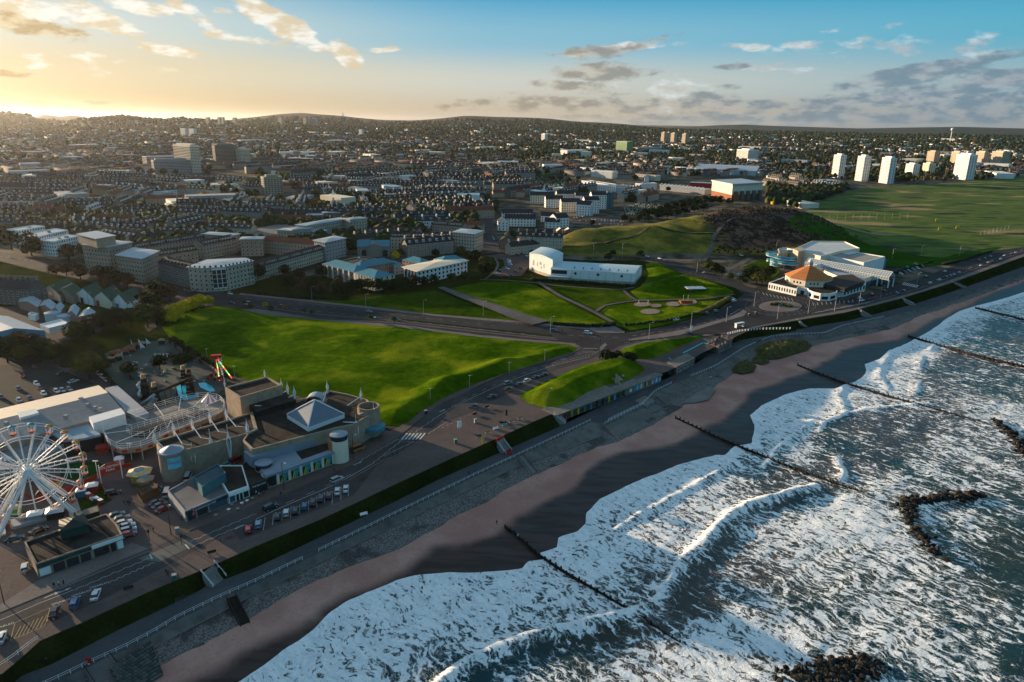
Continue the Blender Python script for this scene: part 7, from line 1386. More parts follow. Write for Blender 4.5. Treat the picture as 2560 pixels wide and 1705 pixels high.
# crazy golf with pools and slides
def G0(p,z=0):return P(*p,z)
sheet('golf_ground',[(226,898),(337,856),(420,850),(470,880),(560,942),(568,960),(545,985),(500,1000),(430,1008),(370,1024),(340,1020),(300,975),(250,925)],.03,m_tar('golf_grey',(.050,.058,.050),(.10,.105,.095),1.))
FT=mat('golf_felt',(.045,.085,.06),.9,.3);
for cx,cy,rx,ry in((285,905,26,8),(300,925,30,7),(335,905,20,6),(380,880,24,7),(430,895,20,8),(345,945,22,8),(410,925,24,5),(455,915,20,6),(320,950,16,6),(470,940,24,6)):sheet('golf_green',ellipse(cx,cy,rx,ry,18),.045,FT)
POOLW=mat('pool_water',(.03,.42,.55),.12,.1,1.,spec=.6,bump=.2)
sheet('pool',[(441,968),(465,955),(480,962),(478,975),(493,985),(488,1002),(462,1002),(447,990)],.06,POOLW);sheet('pool',[(496,958),(512,956),(530,966),(538,978),(525,980),(500,968)],.06,POOLW);sheet('golf_pond',ellipse(330,908,10,5,14),.055,mat('pond_glint',(.5,.5,.45),.2))
fence('tall pink boundary fence between the golf course and the lawn',[(424,858),(470,890),(520,918),(556,942)],mat('pink_fence',(.20,.13,.11),.8),1.8,group='golf course fences',sp=3.);fence('pink boundary fence along the lane side of the golf course',[(240,925),(270,955),(300,985),(330,1015)],mat('pink_fence' if 0 else 'grey_fence',(.17,.13,.12),.8),1.6,group='golf course fences',sp=3.)
TIM=mat('dark_timber',(.040,.030,.025),.85,.4,2.);HUTR=mat('tan_hut_roof',(.34,.22,.12),.8)
def hut(lb,px,s,h,mr=HUTR,grp='golf course huts'):
 t=thing('hut',lb,'hut',P(*px),RNG.uniform(0,1.5),grp);b=MB();b.box((0,0,0),(s,s,h));b.build('wall',TIM,t);b=MB();b.box((0,0,h),(s*1.25,s*1.25,s*.4),0,0,.1);b.build('roof',mr,t)
hn='leftmost by the lane corner|second of the left row|third of the left row|reddish one below the trees|above the white sails|right of the white sails|at the upper right corner|beside the long hut'.split('|')
for i,(x,y,mr)in enumerate(((232,900,HUTR),(255,910,PINK),(278,906,HUTR),(296,900,HUTR),(338,872,REDB),(358,868,HUTR),(405,860,HUTR),(310,880,BSLATE))):hut('small square hut on the golf course, '+hn[i],(x,y),2.6,2.2,mr)
for i,(x,y)in enumerate(((290,890),(308,886),(325,880))):t=thing('boat_hut','dark red barrel roofed hut, %s of three at the top of the golf course'%('left','middle','right')[i],'hut',P(x,y),.35,'barrel roofed huts');b=MB();b.box((0,0,0),(5,2.8,1.4));b.build('wall',TIM,t);b=MB();b.tube((-2.6,0,1.4),(2.6,0,1.4),1.4,10);b.build('roof',REDB,t)
for i,(x,y,h,top)in enumerate(((366,996,9,1),(392,1012,8,1),(478,985,9.5,0),(463,960,7,1))):
 t=thing('play_tower','dark timber play tower %s'%('with a square tan top by the curly slide','with a tan top beside the straight silver slide','rising from the island in the blue pool','with a tan hood behind the pools')[i],'tower',P(x,y),.3,'timber play towers');b=MB()
 for k in range(5):b.box((0,0,h*k/5),(3.2-.3*k,3.2-.3*k,h/5-.25));
 b.build('tier',TIM,t,kind='stuff');b=MB();b.box((0,0,h),(1.9,1.9,1.6),.3,0,.8);b.build('top_box',HUTR if top else TIM,t)
SLV=mat('silver_slide',(.50,.50,.50),.3,.1,metal=.6)
for lb,pts in(('upper curly silver slide',[(366,952,7),(350,956,6),(344,966,5),(352,972,4)]),('lower curly silver slide',[(352,976,3.6),(347,984,2.8),(352,992,2)]),('long straight silver slide',[(388,985,5),(370,1000,2.6),(354,1010,.8)]),('wide silver slide nearest the kart track',[(388,995,3.6),(382,1007,1.6),(374,1014,.5)])):
 p3=[P(x,y,z)for x,y,z in pts];c3=p3[-1];t=thing('slide',lb+' in the water play area','slide',(c3[0],c3[1],0),0,'silver water slides');b=MB();b.path([(p[0]-c3[0],p[1]-c3[1],p[2])for p in p3],.75 if 'wide' not in lb else 1.2,6);b.build('chute',SLV,t);b=MB()
 for p in p3[:-1]:b.cyl((p[0]-c3[0],p[1]-c3[1],0),.14,p[2],5)
 b.build('support',TIM,t,kind='stuff')
t_=thing('rope_bridge','long dark timber bridge over the water play area','bridge',P(420,975));c=np.array(t_.location);b=MB();a_,b2=np.array(P(380,985,5))-c,np.array(P(466,950,5))-c;b.tube(tuple(a_),tuple(b2),.7,4);b.build('bridge_deck',TIM,t_)
for k in range(7):p=a_+(b2-a_)*k/6;b=MB();b.cyl((p[0],p[1],0),.2,5,5);b.build('trestle',TIM,t_)
for i,(x,y)in enumerate(((330,868),(348,866),(367,864),(352,874),(308,898))):t=thing('sail_boat_prop','white %s on the golf course'%('sail, leftmost of the cluster|sail, tallest in the cluster|sail, rightmost of the cluster|dish below the sails|panel beside the tan huts'.split('|')[i]),'sail prop',P(x,y),RNG.uniform(0,3),'white sails on the golf course');b=MB();b.cyl((0,0,0),.1,4,5);b.build('mast',WMET,t);b=MB();b.add([(0,0,.8),(2.2,.3,.8),(.1,0,3.8),(0,.1,.8),(2.2,.4,.8),(.1,.1,3.8)],[(0,1,2),(5,4,3)]);b.build('sail',WP,t)
t_=thing('gorilla_mouth' if 0 else 'white_lettering','white painted letters standing on a dark mound in the golf course','lettering',P(408,898));b=MB();b.ball((0,3,0),4.5,10,6,sq=(1,1,.6),jit=.15);b.build('mound',mat('dark_rock',(.035,.035,.032),.9),t_);text(t_,'PIRAT',(0,-1.2,2.2),2.6,.1,WP,tilt=70)
t_=thing('rock_garden','scattered grey rocks and boulders on the crazy golf course','rock garden',P(350,915))
for i in range(46):
 x,y,_=P(250+RNG.uniform(0,260),885+RNG.uniform(0,75));q=ob('rock',RKM[i%6],t_,(x-t_.location.x,y-t_.location.y,.1),i,RNG.uniform(.5,1.5));q.material_slots[0].link='OBJECT';q.material_slots[0].material=GREYW if i%3 else GRAN2
for i,(px,s,c1_,c2_,lb)in enumerate((((232,1228),3.,REDD,WP,'red and white striped stall beside the turf'),((205,1240),2.4,BLUED,WP,'blue and white stall left of the small train'),((140,1215),3.4,mat('stall_yellow',(.5,.36,.04)),REDD,'yellow and red stall behind the wheel leg'),((168,1262),3.2,mat('stall_tan',(.35,.22,.12)),TIM,'tan stall under the wheel rim'),((110,1246),3.,REDD,TIM,'dark red booth below the hub'),((258,1130),3.6,RF,RF,'red booth by the glazed foyer'),((300,1160),2.6,PK,WP,'pink booth behind the entrance sign'),((90,1300),3.4,GREYW,WMET,'grey generator cabin at the wheel foot'),((140,1292),4.,TIM,LROOF,'pale roofed ticket cabin at the wheel foot'),((40,1285),3.,mat('stall_green',(.15,.3,.08)),YPNT,'green and yellow booth at the left edge'))):
 t=thing('fair_stall',lb,'stall',P(*px),.45,'fairground stalls');b=MB();b.box((0,0,0),(s,s*.7,2.1));b.build('booth',c1_,t);b=MB();b.box((0,0,2.1),(s*1.2,s*.95,.7),0,0,.5);b.build('awning',c2_,t)
t_=thing('train_ride','little red and white train ride on the fake turf','train ride',P(222,1245))
for i in range(4):q=ob('carriage',None,t_,(i*1.9,-i*1.2,0),-.56);b=MB();b.box((0,0,.2),(1.6,1.,.8));b.build('tub',(REDD,WP,GRNR,REDD)[i],q);b=MB();b.box((0,0,1.6),(1.6,1.1,.12));b.build('canopy',(WP,REDD,WP,WP)[i],q)
for i,(px,lb)in enumerate((((205,1218),'left palm shaped light pole over the kiddie rides'),((246,1196),'right light pole over the kiddie rides'),((178,1195),'light pole behind the wheel rim'),((330,1150),'light pole beside the kart track'))):t=thing('light_pole',lb,'light pole',P(*px),0,'fairground light poles');b=MB();b.cyl((0,0,0),.1,6,5);b.build('pole',WMET,t);b=MB();b.box((0,0,6),(1.6,.3,.3));b.build('lamp_head',LAMPW if 'LAMPW' in globals()else WP,t)
# vegetation
def m_leaf(name,a,b):
 m_=newmat(name);t=NT(m_);v=t.co();n1=t.noise(v,.9,4,.7);oi=t.n('ShaderNodeObjectInfo')
 c=t.mix(t.ss(n1,.35,.65),a,b);c=t.mix(t.math('MULTIPLY',oi.outputs['Random'],.35),c,tuple(x*.6 for x in a));t.out(c,.9,0,None,.1);return m_
LEAF={'dark':m_leaf('dark_foliage',(.014,.022,.008),(.034,.045,.015)),'green':m_leaf('green_foliage',(.022,.038,.010),(.052,.070,.016)),'olive':m_leaf('olive_foliage',(.045,.048,.012),(.10,.095,.022)),'brown':m_leaf('brown_foliage',(.050,.032,.016),(.11,.065,.030)),'yellow':m_leaf('yellow_foliage',(.30,.23,.010),(.62,.47,.015)),'orange':m_leaf('orange_foliage',(.20,.085,.012),(.38,.16,.020)),'bright':m_leaf('bright_green_foliage',(.06,.10,.012),(.13,.18,.018)),'rust':m_leaf('rust_foliage',(.11,.045,.022),(.20,.08,.035))}
BARK=mat('bark',(.05,.038,.03),.95)
def crown(seed,n=17,leaves=430,tall=1.):
 rs=random.Random(seed);b=MB()
 for i in range(n):
  a=rs.uniform(0,6.28);r_=rs.uniform(.05,.72);z=rs.uniform(-.35,.5)*tall;k=rs.uniform(.22,.42)*(1-.25*max(0,z));b.ball((r_*math.cos(a),r_*math.sin(a),z),k,7,5,jit=.5,sq=(1,1,.85*tall))
 for i in range(leaves):
  a=rs.uniform(0,6.28);e=rs.uniform(-.6,1.5);R_=rs.uniform(.82,1.08);x,y,z=R_*math.cos(a)*math.cos(e),R_*math.sin(a)*math.cos(e),R_*math.sin(e)*.88*tall
  if e<-.55:continue
  s=rs.uniform(.06,.13);u=Vector((rs.gauss(0,1),rs.gauss(0,1),rs.gauss(0,1))).normalized()*s;v=Vector((rs.gauss(0,1),rs.gauss(0,1),rs.gauss(0,1))).normalized()*s;p=Vector((x,y,z));b.add([p-u,p+v,p+u,p-v],[(0,1,2,3)])
 return b
CR=[crown(40+i)for i in range(5)];CRM_=[b.mesh('crown',LEAF['green'])for b in CR];TALLM=crown(77,16,420,1.5).mesh('crown',LEAF['dark'])
b=MB();b.tube((0,0,-1),(0,0,1),.10,6,r2=.05)
for a in range(4):b.tube((0,0,.55),(.35*math.cos(a*1.6),.35*math.sin(a*1.6),1.15),.04,4,r2=.015)
TRK_=b.mesh('trunk',BARK)
TREES=[]
def tree(px,py,r_,kind='green',h=None,name='tree',label=None,drape=True,world_=None):
 x,y,z=world_ if world_ else(PG(px,py)if drape else P(px,py));t=thing(name,label or '','tree' if name=='tree' else name,(x,y,z));h=h or r_*1.15
 k=RNG.integers(0,5);q=ob('crown',CRM_[k]if kind!='tall' else TALLM,t,(0,0,h),RNG.uniform(0,6),(r_,r_,r_*.92));
 kd='dark' if kind=='tall' else kind;q.material_slots[0].link='OBJECT';q.material_slots[0].material=LEAF[kd]
 if name=='tree':ob('trunk',TRK_,t,(0,0,0),0,(r_,r_,h*.8))
 TREES.append((t,kd,r_,px,py));return t
TL="""30 625 9 dark|80 640 9 tall|8 605 8 dark|175 656 8 dark|142 694 6 brown|167 690 5 brown|190 685 5 olive|202 700 6 brown|250 702 6 brown|274 704 6 dark|268 716 5 brown|296 718 6 dark|320 722 6 brown|386 752 7 olive|405 755 6 dark|426 754 6 brown|372 792 8 dark|330 818 6 olive|370 818 7 olive|392 814 6 brown
420 802 4 yellow|440 797 5 yellow|460 790 5 yellow|482 780 5 yellow|500 773 5 yellow|521 768 4 yellow|430 812 4 yellow|448 806 4 yellow|410 812 4 olive|290 826 7 dark|262 832 6.5 dark|235 836 6 brown|305 820 6 olive|190 856 6 olive|215 854 5 dark|20 907 5.5 dark|60 910 5 olive|100 907 5.5 dark|140 910 5 green|40 888 5.5 dark|90 884 5.5 brown|165 902 4.5 dark|52 872 5 orange|5 892 5.5 green|75 895 5 dark|120 893 5 olive
190 935 6 dark|225 950 7 olive|160 908 5 dark|400 925 4 dark|326 942 4 dark|452 922 4 dark|238 902 4 dark|247 917 4 dark|260 932 4 dark|617 708 8 dark|645 702 7 dark|686 714 4 green|713 692 5 dark|749 702 5 dark|725 730 6 dark|757 732 6 brown|784 734 5 dark|808 740 5 brown|844 734 5 green|847 744 5 dark|862 744 5 dark|882 732 5 dark|900 730 5 dark|921 730 5 green|948 730 5 dark|970 732 5 dark|986 730 5 dark|1010 724 5 dark|1035 720 5 dark|1060 717 4 dark|1085 712 4 dark
1129 708 4 olive|1162 704 4 olive|805 694 5 dark|847 714 4 brown|855 637 8 dark|829 640 7 green|873 634 7 dark|1058 624 6 dark|1079 627 5 dark|1096 624 6 dark|1117 622 5 dark|1135 624 6 dark|1038 627 5 brown|1010 632 5 brown|989 650 4 yellow|1001 644 4 brown|1089 644 4 dark|1153 642 5 olive|1171 654 5 olive|1189 652 5 dark|1212 674 6 olive|1215 692 6 dark|1330 640 3 dark
778 527 8 orange|796 522 7 orange|850 545 5 orange|885 530 7 olive|909 527 7 olive|936 524 7 brown|897 507 9 dark|921 510 9 dark|865 502 8 green|876 510 7 dark|985 562 7 olive|1001 547 7 olive|975 527 7 orange|995 532 7 rust|1021 524 8 rust|1070 517 8 brown|1101 509 8 bright|1150 514 7 dark|1171 532 7 dark|1193 530 7 dark|1168 554 7 dark|1230 542 5 yellow|1138 558 5 orange|749 558 6 olive|665 558 6 dark|645 552 6 dark|685 532 5 dark
1595 555 6 dark|1612 548 7 dark|1630 545 7 green|1648 540 7 dark|1665 536 8 dark|1684 531 8 dark|1702 527 8 dark|1720 522 8 dark|1740 518 8 dark|1760 514 8 dark|1780 512 7 dark|1800 512 7 dark|1822 514 6 dark|1620 556 5 olive|1645 551 6 dark|1668 548 7 dark|1690 544 7 dark|1712 540 7 dark|1735 534 7 green|1758 530 7 dark|1560 556 5 dark|1575 560 4 brown|1480 565 4 dark
1868 702 5 dark|1883 692 5 dark|1891 710 5 olive|1906 714 5 olive|1904 690 4 olive|1924 694 5 dark|1911 702 5 dark|1769 678 5 olive|1787 686 5 dark|1802 689 4 dark|1825 700 3 green|1850 706 3 green|1520 655 4 dark|1600 647 4 dark|1532 640 3 brown|2080 655 3 dark
120 560 7 olive|165 572 6 orange|240 570 8 dark|270 575 7 dark|300 568 9 bright|60 545 7 olive|20 552 8 dark|185 545 6 brown|200 530 5 brown|330 560 6 dark|360 545 5 olive|465 590 5 orange|475 583 4 orange|455 575 4 dark|430 545 6 olive|405 550 5 dark|560 545 6 green|575 560 6 dark|600 548 5 green|620 540 5 dark|520 530 6 rust|545 520 6 dark|590 490 7 dark|620 500 8 dark|640 495 7 green|580 500 6 olive|650 470 7 dark|700 505 6 brown|740 480 8 green|770 470 8 green|800 460 8 dark|825 465 7 bright
350 435 8 dark|380 438 7 dark|410 440 8 dark|300 440 8 dark|270 450 7 brown|440 438 6 dark|520 440 6 dark|640 440 7 orange|760 430 8 brown|780 440 8 dark|800 445 8 green|960 440 6 dark|1130 400 9 brown|1080 398 8 olive|1190 425 8 dark|1230 430 7 dark|1380 455 7 dark|1400 452 7 dark|1420 460 7 dark|1440 468 7 dark|1460 462 6 olive|1530 425 6 dark|1560 440 6 dark|1670 480 5 dark|1990 440 6 green|2010 442 6 dark|2030 438 7 green|1960 425 6 orange|1700 440 6 orange|1740 430 7 dark"""
for it in TL.replace('\n','|').split('|'):a=it.split();tree(float(a[0]),float(a[1]),float(a[2])*.9,a[3])
for x,y,r_,k in((612,766,1.6,'olive'),(627,774,1.8,'olive'),(664,771,1.6,'yellow'),(677,781,1.9,'green'),(711,777,1.5,'orange'),(762,786,1.3,'brown'),(780,790,1.5,'olive'),(927,802,1.9,'olive'),(986,809,1.6,'green')):tree(x,y,r_,k,h=2.6)
for x,y,r_ in((1516,903,3.6),(1532,898,2.3),(1544,896,2.5),(1569,900,2.6),(1580,902,2.6),(436,860,2.4),(450,870,2.6),(472,886,2.6),(490,898,2.6),(512,910,2.4),(469,902,2.5),(2050,660,2),(1862,708,2),(1300,985,.01)):
 if r_>.1:tree(x,y,r_,'dark',h=r_*.75,name='bush',drape=True)
def hedge(lb,px,wd,h,kind='dark',z=0.1):
 w=resamp(pxs(px),step=1.5);c=w[len(w)//2];t=thing('hedge',lb,'hedge',(c[0],c[1],z));b=MB()
 for p in w:b.ball((p[0]-c[0]+RNG.uniform(-.4,.4),p[1]-c[1]+RNG.uniform(-.4,.4),h*.45),1.,7,5,sq=(wd*RNG.uniform(.45,.6),wd*RNG.uniform(.45,.6),h*RNG.uniform(.5,.8)),jit=.45)
 b.build('foliage',LEAF[kind],t,kind='stuff')
hedge('dark clipped hedge along the boulevard edge of the park',[(1386,812),(1420,815),(1470,818),(1510,817),(1535,814)],2.4,1.8);hedge('olive and dark hedge round the playground side of the junction',[(1562,815),(1600,812),(1660,806),(1720,793),(1760,782)],2.,1.6,'green');hedge('yellowish shrub bank beside the white cars near the roundabout',[(1750,786),(1785,770),(1810,756),(1825,748)],4.4,1.8,'olive')
hedge('shrubs planted on the roundabout island',[(1927,763),(1945,762),(1962,763),(1975,767)],3.,1.3,'olive',.2);hedge('long scrubby hedge below the white sports hall',[(1330,700),(1400,704),(1480,710),(1550,716),(1600,716)],3.2,1.6);hedge('dark hedge along the golf lane wall',[(232,905),(250,930),(275,955),(300,985)],2.,1.8);hedge('dark hedge lining the leisure centre coast car park',[(2205,690),(2240,683),(2290,668),(2330,655)],2.,1.4)
hedge('dark shrub belt along the lower edge of the playing field',[(2360,662),(2410,650),(2440,640),(2475,630)],4.,1.6)
hedge('dark hedge belt behind the office car park',[(650,735),(700,740),(760,745),(820,748)],4.,2.2)
CEM=m_grass('cemetery_grass',(.022,.034,.016),(.050,.064,.028),.05)
for px in([(1280,468),(1320,445),(1395,440),(1420,452),(1480,474),(1400,480),(1300,478)],[(1560,520),(1600,508),(1690,510),(1660,525),(1600,540),(1560,536)]):
 w=[PG(*p)[:2]for p in px];lawn('cemetery_grass',px,CEM,6.,lambda X,Y,D:ground_h(X,Y)+.3,world_=w)
 A=np.array(w);n=900;X=RNG.uniform(A[:,0].min(),A[:,0].max(),n);Y=RNG.uniform(A[:,1].min(),A[:,1].max(),n);k=inpoly(X,Y,w);b=MB();zs=ground_h(X,Y)
 for x,y,z in zip(X[k],Y[k],zs[k]):b.box((x,y,z),(.9,.35,RNG.uniform(1.1,2.)),.3)
 b.build('gravestone',mat('gravestone_granite',(.34,.32,.30)),None,kind='stuff')
lit_=sheet('lit_mown_grass',None,0,LAWN,world_=[PG(*p)[:2]for p in((1335,438),(1370,437),(1385,440),(1350,442))]);lit_.location.z=gz(*PG(1360,439)[:2])+1.5
# the city: terraces, houses and trees that nobody placed by hand
AVOID=[pxs(q)for q in([(350,432),(640,425),(650,458),(350,462)],[(640,490),(720,490),(730,512),(640,512)],[(2060,446),(2240,458),(2430,448),(2440,462),(2240,475),(2050,466)],[(-200,590),(0,600),(180,640),(300,625),(640,660),(760,640),(1240,640),(1990,600),(2560,660),(1440,1100),(600,1500),(-400,1700),(-600,700)],[(1300,615),(1420,555),(1600,535),(1850,500),(2040,530),(2000,620),(1700,680)],[(1230,600),(1240,500),(1560,480),(1560,560),(1400,600)],[(1440,480),(1450,440),(1560,450),(1660,455),(1660,485)],[(1640,505),(1640,440),(1920,440),(1920,510),(1780,530)],[(0,600),(0,640),(330,700),(900,740),(900,730),(560,700),(300,650)],[(1190,640),(1180,470),(1200,468),(1250,560),(1255,640)],[(1550,545),(1550,505),(1700,505),(1840,500),(1800,530)],[(1275,480),(1320,440),(1400,436),(1490,476)],[(360,640),(360,700),(640,700),(820,640)],[(1985,610),(1990,520),(2140,470),(2290,463),(2380,455),(2560,440),(3000,440),(3000,660),(2560,700),(2000,700),(1900,640)])]
OCC=OCCL+[(o.location.x,o.location.y,40.)for o in COL.objects if o.parent is None and o.get('category')in('arena','stadium','stadium stand')]
OA=np.array(OCC)
def freepts(X,Y,rad=0.,tr=False):
 k=np.ones(X.shape,bool)
 for i_,w in enumerate(AVOID):
  if not(tr and i_ in(12,)):k&=~inpoly(X,Y,w)
 for x,y,r_ in OA:k&=(X-x)**2+(Y-y)**2>(r_+rad)**2
 az=np.arctan2(X,Y);u,w=uw(X,Y);return k&(np.abs(az)<.70)&(w<-60)
hx,hy,ha,hl=[],[],[],[]
cells=[(i,j)for i in range(-22,23)for j in range(2,26)];Wc=210.
for i,j in cells:
 cx,cy=(i+.5)*Wc+RNG.uniform(-40,40),(j+.5)*Wc+RNG.uniform(-40,40);r_=math.hypot(cx,cy)
 if r_>4200 or abs(math.atan2(cx,cy))>.75:continue
 th=RNG.choice([.25,.25+math.pi/2,-.5,1.0,.6,-.15])if r_<2200 else RNG.uniform(0,math.pi)
 ds=float(fbm(cx*.0011+3,cy*.0011,3,101));ds=ds+.16*(1 if cx<0 else-.2);bias=1 if r_<1500 else(.75 if r_<2400 else .5)
 if ds*bias<.29:continue
 L1=RNG.uniform(26,64);gap=RNG.uniform(24,40)
 for a in np.arange(-Wc*.62,Wc*.62,gap):
  for q in np.arange(-Wc*.62,Wc*.62,L1+RNG.uniform(2,9)):
   if RNG.random()>(.94 if r_<1900 else .72):continue
   x=cx+q*math.cos(th)-a*math.sin(th);y=cy+q*math.sin(th)+a*math.cos(th)
   if abs(x-cx)>Wc*.5 or abs(y-cy)>Wc*.5:continue
   hx.append(x);hy.append(y);ha.append(th+(math.pi/2 if RNG.random()<.08 else 0));hl.append(L1)
HX,HY,HA,HLn=map(np.array,(hx,hy,ha,hl));k=freepts(HX,HY,8);HX,HY,HA,HLn=HX[k],HY[k],HA[k],HLn[k]
GH=ground_h(HX,HY);o_=np.argsort(np.hypot(HX,HY));HX,HY,HA,HLn,GH=[q[o_]for q in(HX,HY,HA,HLn,GH)]
WALLS=[GRAN,GRAN2,BEIGE,BEIGE,WHITE,BRICK,GRAN,CREAM,GRAN2,GRAN];WNAME=['grey granite','dark granite','beige','tall beige','white','brown brick','silver grey granite','cream','sooty granite','weathered granite']
PROT=[]
for i in range(10):
 Lh=42.;Wd=[9.5,10,9,11,9,10,12,9,10.5,10][i];h=[9.5,11,7.5,12,7.5,8.5,12,6.5,10,10.5][i];w=[(-Lh/2,-Wd/2),(Lh/2,-Wd/2),(Lh/2,Wd/2),(-Lh/2,Wd/2)];rm=[SLATE,BSLATE,SLATE,BSLATE,SLATE,REDR if i==5 else SLATE,SLATE,BSLATE,SLATE,SLATE][i]
 r,g=gable_roof(w,h,3.6,.3);wb=MB();wb.prism(w,-6,h,cap=False);wb.add(g.v,g.f);cb=MB()
 nC=[5,6,4,5,4,3,6,4,5,6][i]
 for c_ in range(nC+1):x=-Lh/2+Lh*c_/nC;cb.box((min(max(x,-Lh/2+.5),Lh/2-.5),0,h+2),(.9,2.4,3.4));cb.box((min(max(x,-Lh/2+.5),Lh/2-.5),0,h+5.4),(.4,1.8,.4),0,1)
 mb=MB();fl=int(h/3)
 for sgn in(-1,1):
  for f in range(fl):
   for q in range(13):
    x=-Lh/2+Lh*(q+.5)/13;y=sgn*(Wd/2+.05);z=f*3+.9;a_=[(x-.65,y,z),(x+.65,y,z),(x+.65,y,z+1.7),(x-.65,y,z+1.7)];mb.add(a_,[(0,1,2,3)],0);y+=sgn*.04;mb.add([(x-.45,y,z+.15),(x+.45,y,z+.15),(x+.45,y,z+1.5),(x-.45,y,z+1.5)],[(0,1,2,3)],1)
 dmb=MB()
 if i%3!=2:
  for sgn in(-1,1):
   for q in range(7):x=-Lh/2+Lh*(q+.5)/7;y=sgn*Wd*.36;dmb.box((x,y,h+.8),(1.6,1.8,1.6),0,0);y2=y+sgn*.92;dmb.add([(x-.55,y2,h+1.1),(x+.55,y2,h+1.1),(x+.55,y2,h+2.2),(x-.55,y2,h+2.2)],[(0,1,2,3)],1)
 PROT.append((wb.mesh('wall',WALLS[i]),r.mesh('roof',rm),cb.mesh('chimney',[WALLS[i],CREAM]),mb.mesh('window',[WFR,GLASS]),dmb.mesh('dormer',[WFR,GLASS])if dmb.f else None,h,Wd))
pxp,pyp=project(HX,HY,GH+5);vis=(pxp>-30)&(pxp<2590)&(pyp>250)&(pyp<700)
IND=[];near=np.flatnonzero(vis)[:285];nearset=set(near.tolist())
for i in near:
 k=int(_h(np.int64(i),np.int64(3),1)*10)%10;p=PROT[k];s=HLn[i]/42.
 t=thing('terrace','','terrace',(HX[i],HY[i],GH[i]),HA[i],'granite and harled terraces of the old town',(s,1,.8+.45*float(_h(np.int64(i),np.int64(9),4))));ob('wall',p[0],t);ro=ob('roof',p[1],t);c_=ob('chimney',p[2],ro);c_['kind']='stuff';w_=ob('window',p[3],t);w_['kind']='stuff'
 if p[4]:d_=ob('dormer',p[4],ro);d_['kind']='stuff'
 IND.append((t,WNAME[k],pxp[i],pyp[i],k))
def many_houses(idx,name,lod=0):
 n=len(idx);x,y,a,L_,z=HX[idx],HY[idx],HA[idx],HLn[idx],GH[idx];kk=(_h(idx.astype(np.int64),np.int64(3),1)*10).astype(int)%10
 w=np.array([PROT[k][6]for k in kk]);h=np.array([PROT[k][5]for k in kk])*RNG.uniform(.8,1.1,n)
 rr=np.hypot(x,y);small=rr>1900;L_=np.where(small,L_*RNG.uniform(.3,.8,n),L_);h=np.where(small,h*.8,h)
 X=np.stack([-L_/2,L_/2,L_/2,-L_/2]*2+[-L_/2,L_/2],1);Y=np.stack([-w/2,-w/2,w/2,w/2]*2+[w*0,w*0],1);Z=np.stack([h*0-8]*4+[h]*4+[h+3.4]*2,1);c,s=np.cos(a)[:,None],np.sin(a)[:,None]
 V=np.stack([x[:,None]+X*c-Y*s,y[:,None]+X*s+Y*c,z[:,None]+Z],-1).reshape(-1,3);Fq=np.array([(0,1,5,4),(2,3,7,6),(1,2,6,5),(3,0,4,7),(4,5,9,8),(6,7,8,9),(5,6,9,9),(7,4,8,8)])
 Fq=Fq[:6];F=(np.arange(n)[:,None,None]*10+Fq[None]).reshape(-1,4);Ft=(np.arange(n)[:,None,None]*10+np.array([(5,6,9),(7,4,8)])[None]).reshape(-1,3)
 me=npmesh(name,V,F,[WALLS[k]for k in range(10)]+[SLATE,BSLATE,REDR],False);mi=np.repeat(kk[:,None],6,1);rf=np.where(RNG.random(n)<.12,12,np.where(RNG.random(n)<.4,11,10));mi[:,4]=rf;mi[:,5]=rf;me.polygons.foreach_set('material_index',mi.ravel().astype(np.int32));me.update()
 ob(name,me,None,kind='stuff');me2=npmesh('house_gable',V,Ft,[WALLS[k]for k in range(10)],False);me2.polygons.foreach_set('material_index',np.repeat(kk,2).astype(np.int32));ob('house_gable',me2,None,kind='stuff')
 q=np.flatnonzero(rr<2400);m_=len(q)*3;jj=np.repeat(q,3);t=np.tile([-.48,0,.48],len(q));cx=x[jj]+L_[jj]*t*np.cos(a[jj]);cy=y[jj]+L_[jj]*t*np.sin(a[jj]);cz=z[jj]+h[jj]+1.5
 bx=np.array([(-.5,-1.1),(.5,-1.1),(.5,1.1),(-.5,1.1)]);c,s=np.cos(a[jj])[:,None],np.sin(a[jj])[:,None];XX=cx[:,None]+bx[:,0]*c-bx[:,1]*s;YY=cy[:,None]+bx[:,0]*s+bx[:,1]*c
 V=np.concatenate([np.stack([XX,YY,np.repeat(cz[:,None],4,1)],-1),np.stack([XX,YY,np.repeat(cz[:,None]+3.6,4,1)],-1)],1).reshape(-1,3);F=(np.arange(m_)[:,None,None]*8+np.array([(0,1,5,4),(1,2,6,5),(2,3,7,6),(3,0,4,7),(4,5,6,7)])[None]).reshape(-1,4);ob('chimney',npmesh('chimney',V,F,GRAN,False),None,kind='stuff')
rest=np.array([i for i in range(len(HX))if i not in nearset]);many_houses(rest,'far_terraces')
nb=330;az=RNG.uniform(-.66,.66,nb);rr=np.exp(RNG.uniform(math.log(950),math.log(6500),nb));X,Y=rr*np.sin(az),rr*np.cos(az);k=freepts(X,Y,14);X,Y,rr=X[k],Y[k],rr[k];Z=ground_h(X,Y);b=MB()
for x,y,z,r_ in zip(X,Y,Z,rr):s=RNG.uniform(.6,1.3)*(1+r_/6000);b.box((x,y,z-6),(RNG.uniform(18,60)*s,RNG.uniform(12,26)*s,6+RNG.uniform(6,15)),RNG.uniform(0,3.14),int(RNG.integers(0,4)))
b.build('far_buildings',[WHITE,GREYW,CREAM,LROOF],None,kind='stuff')
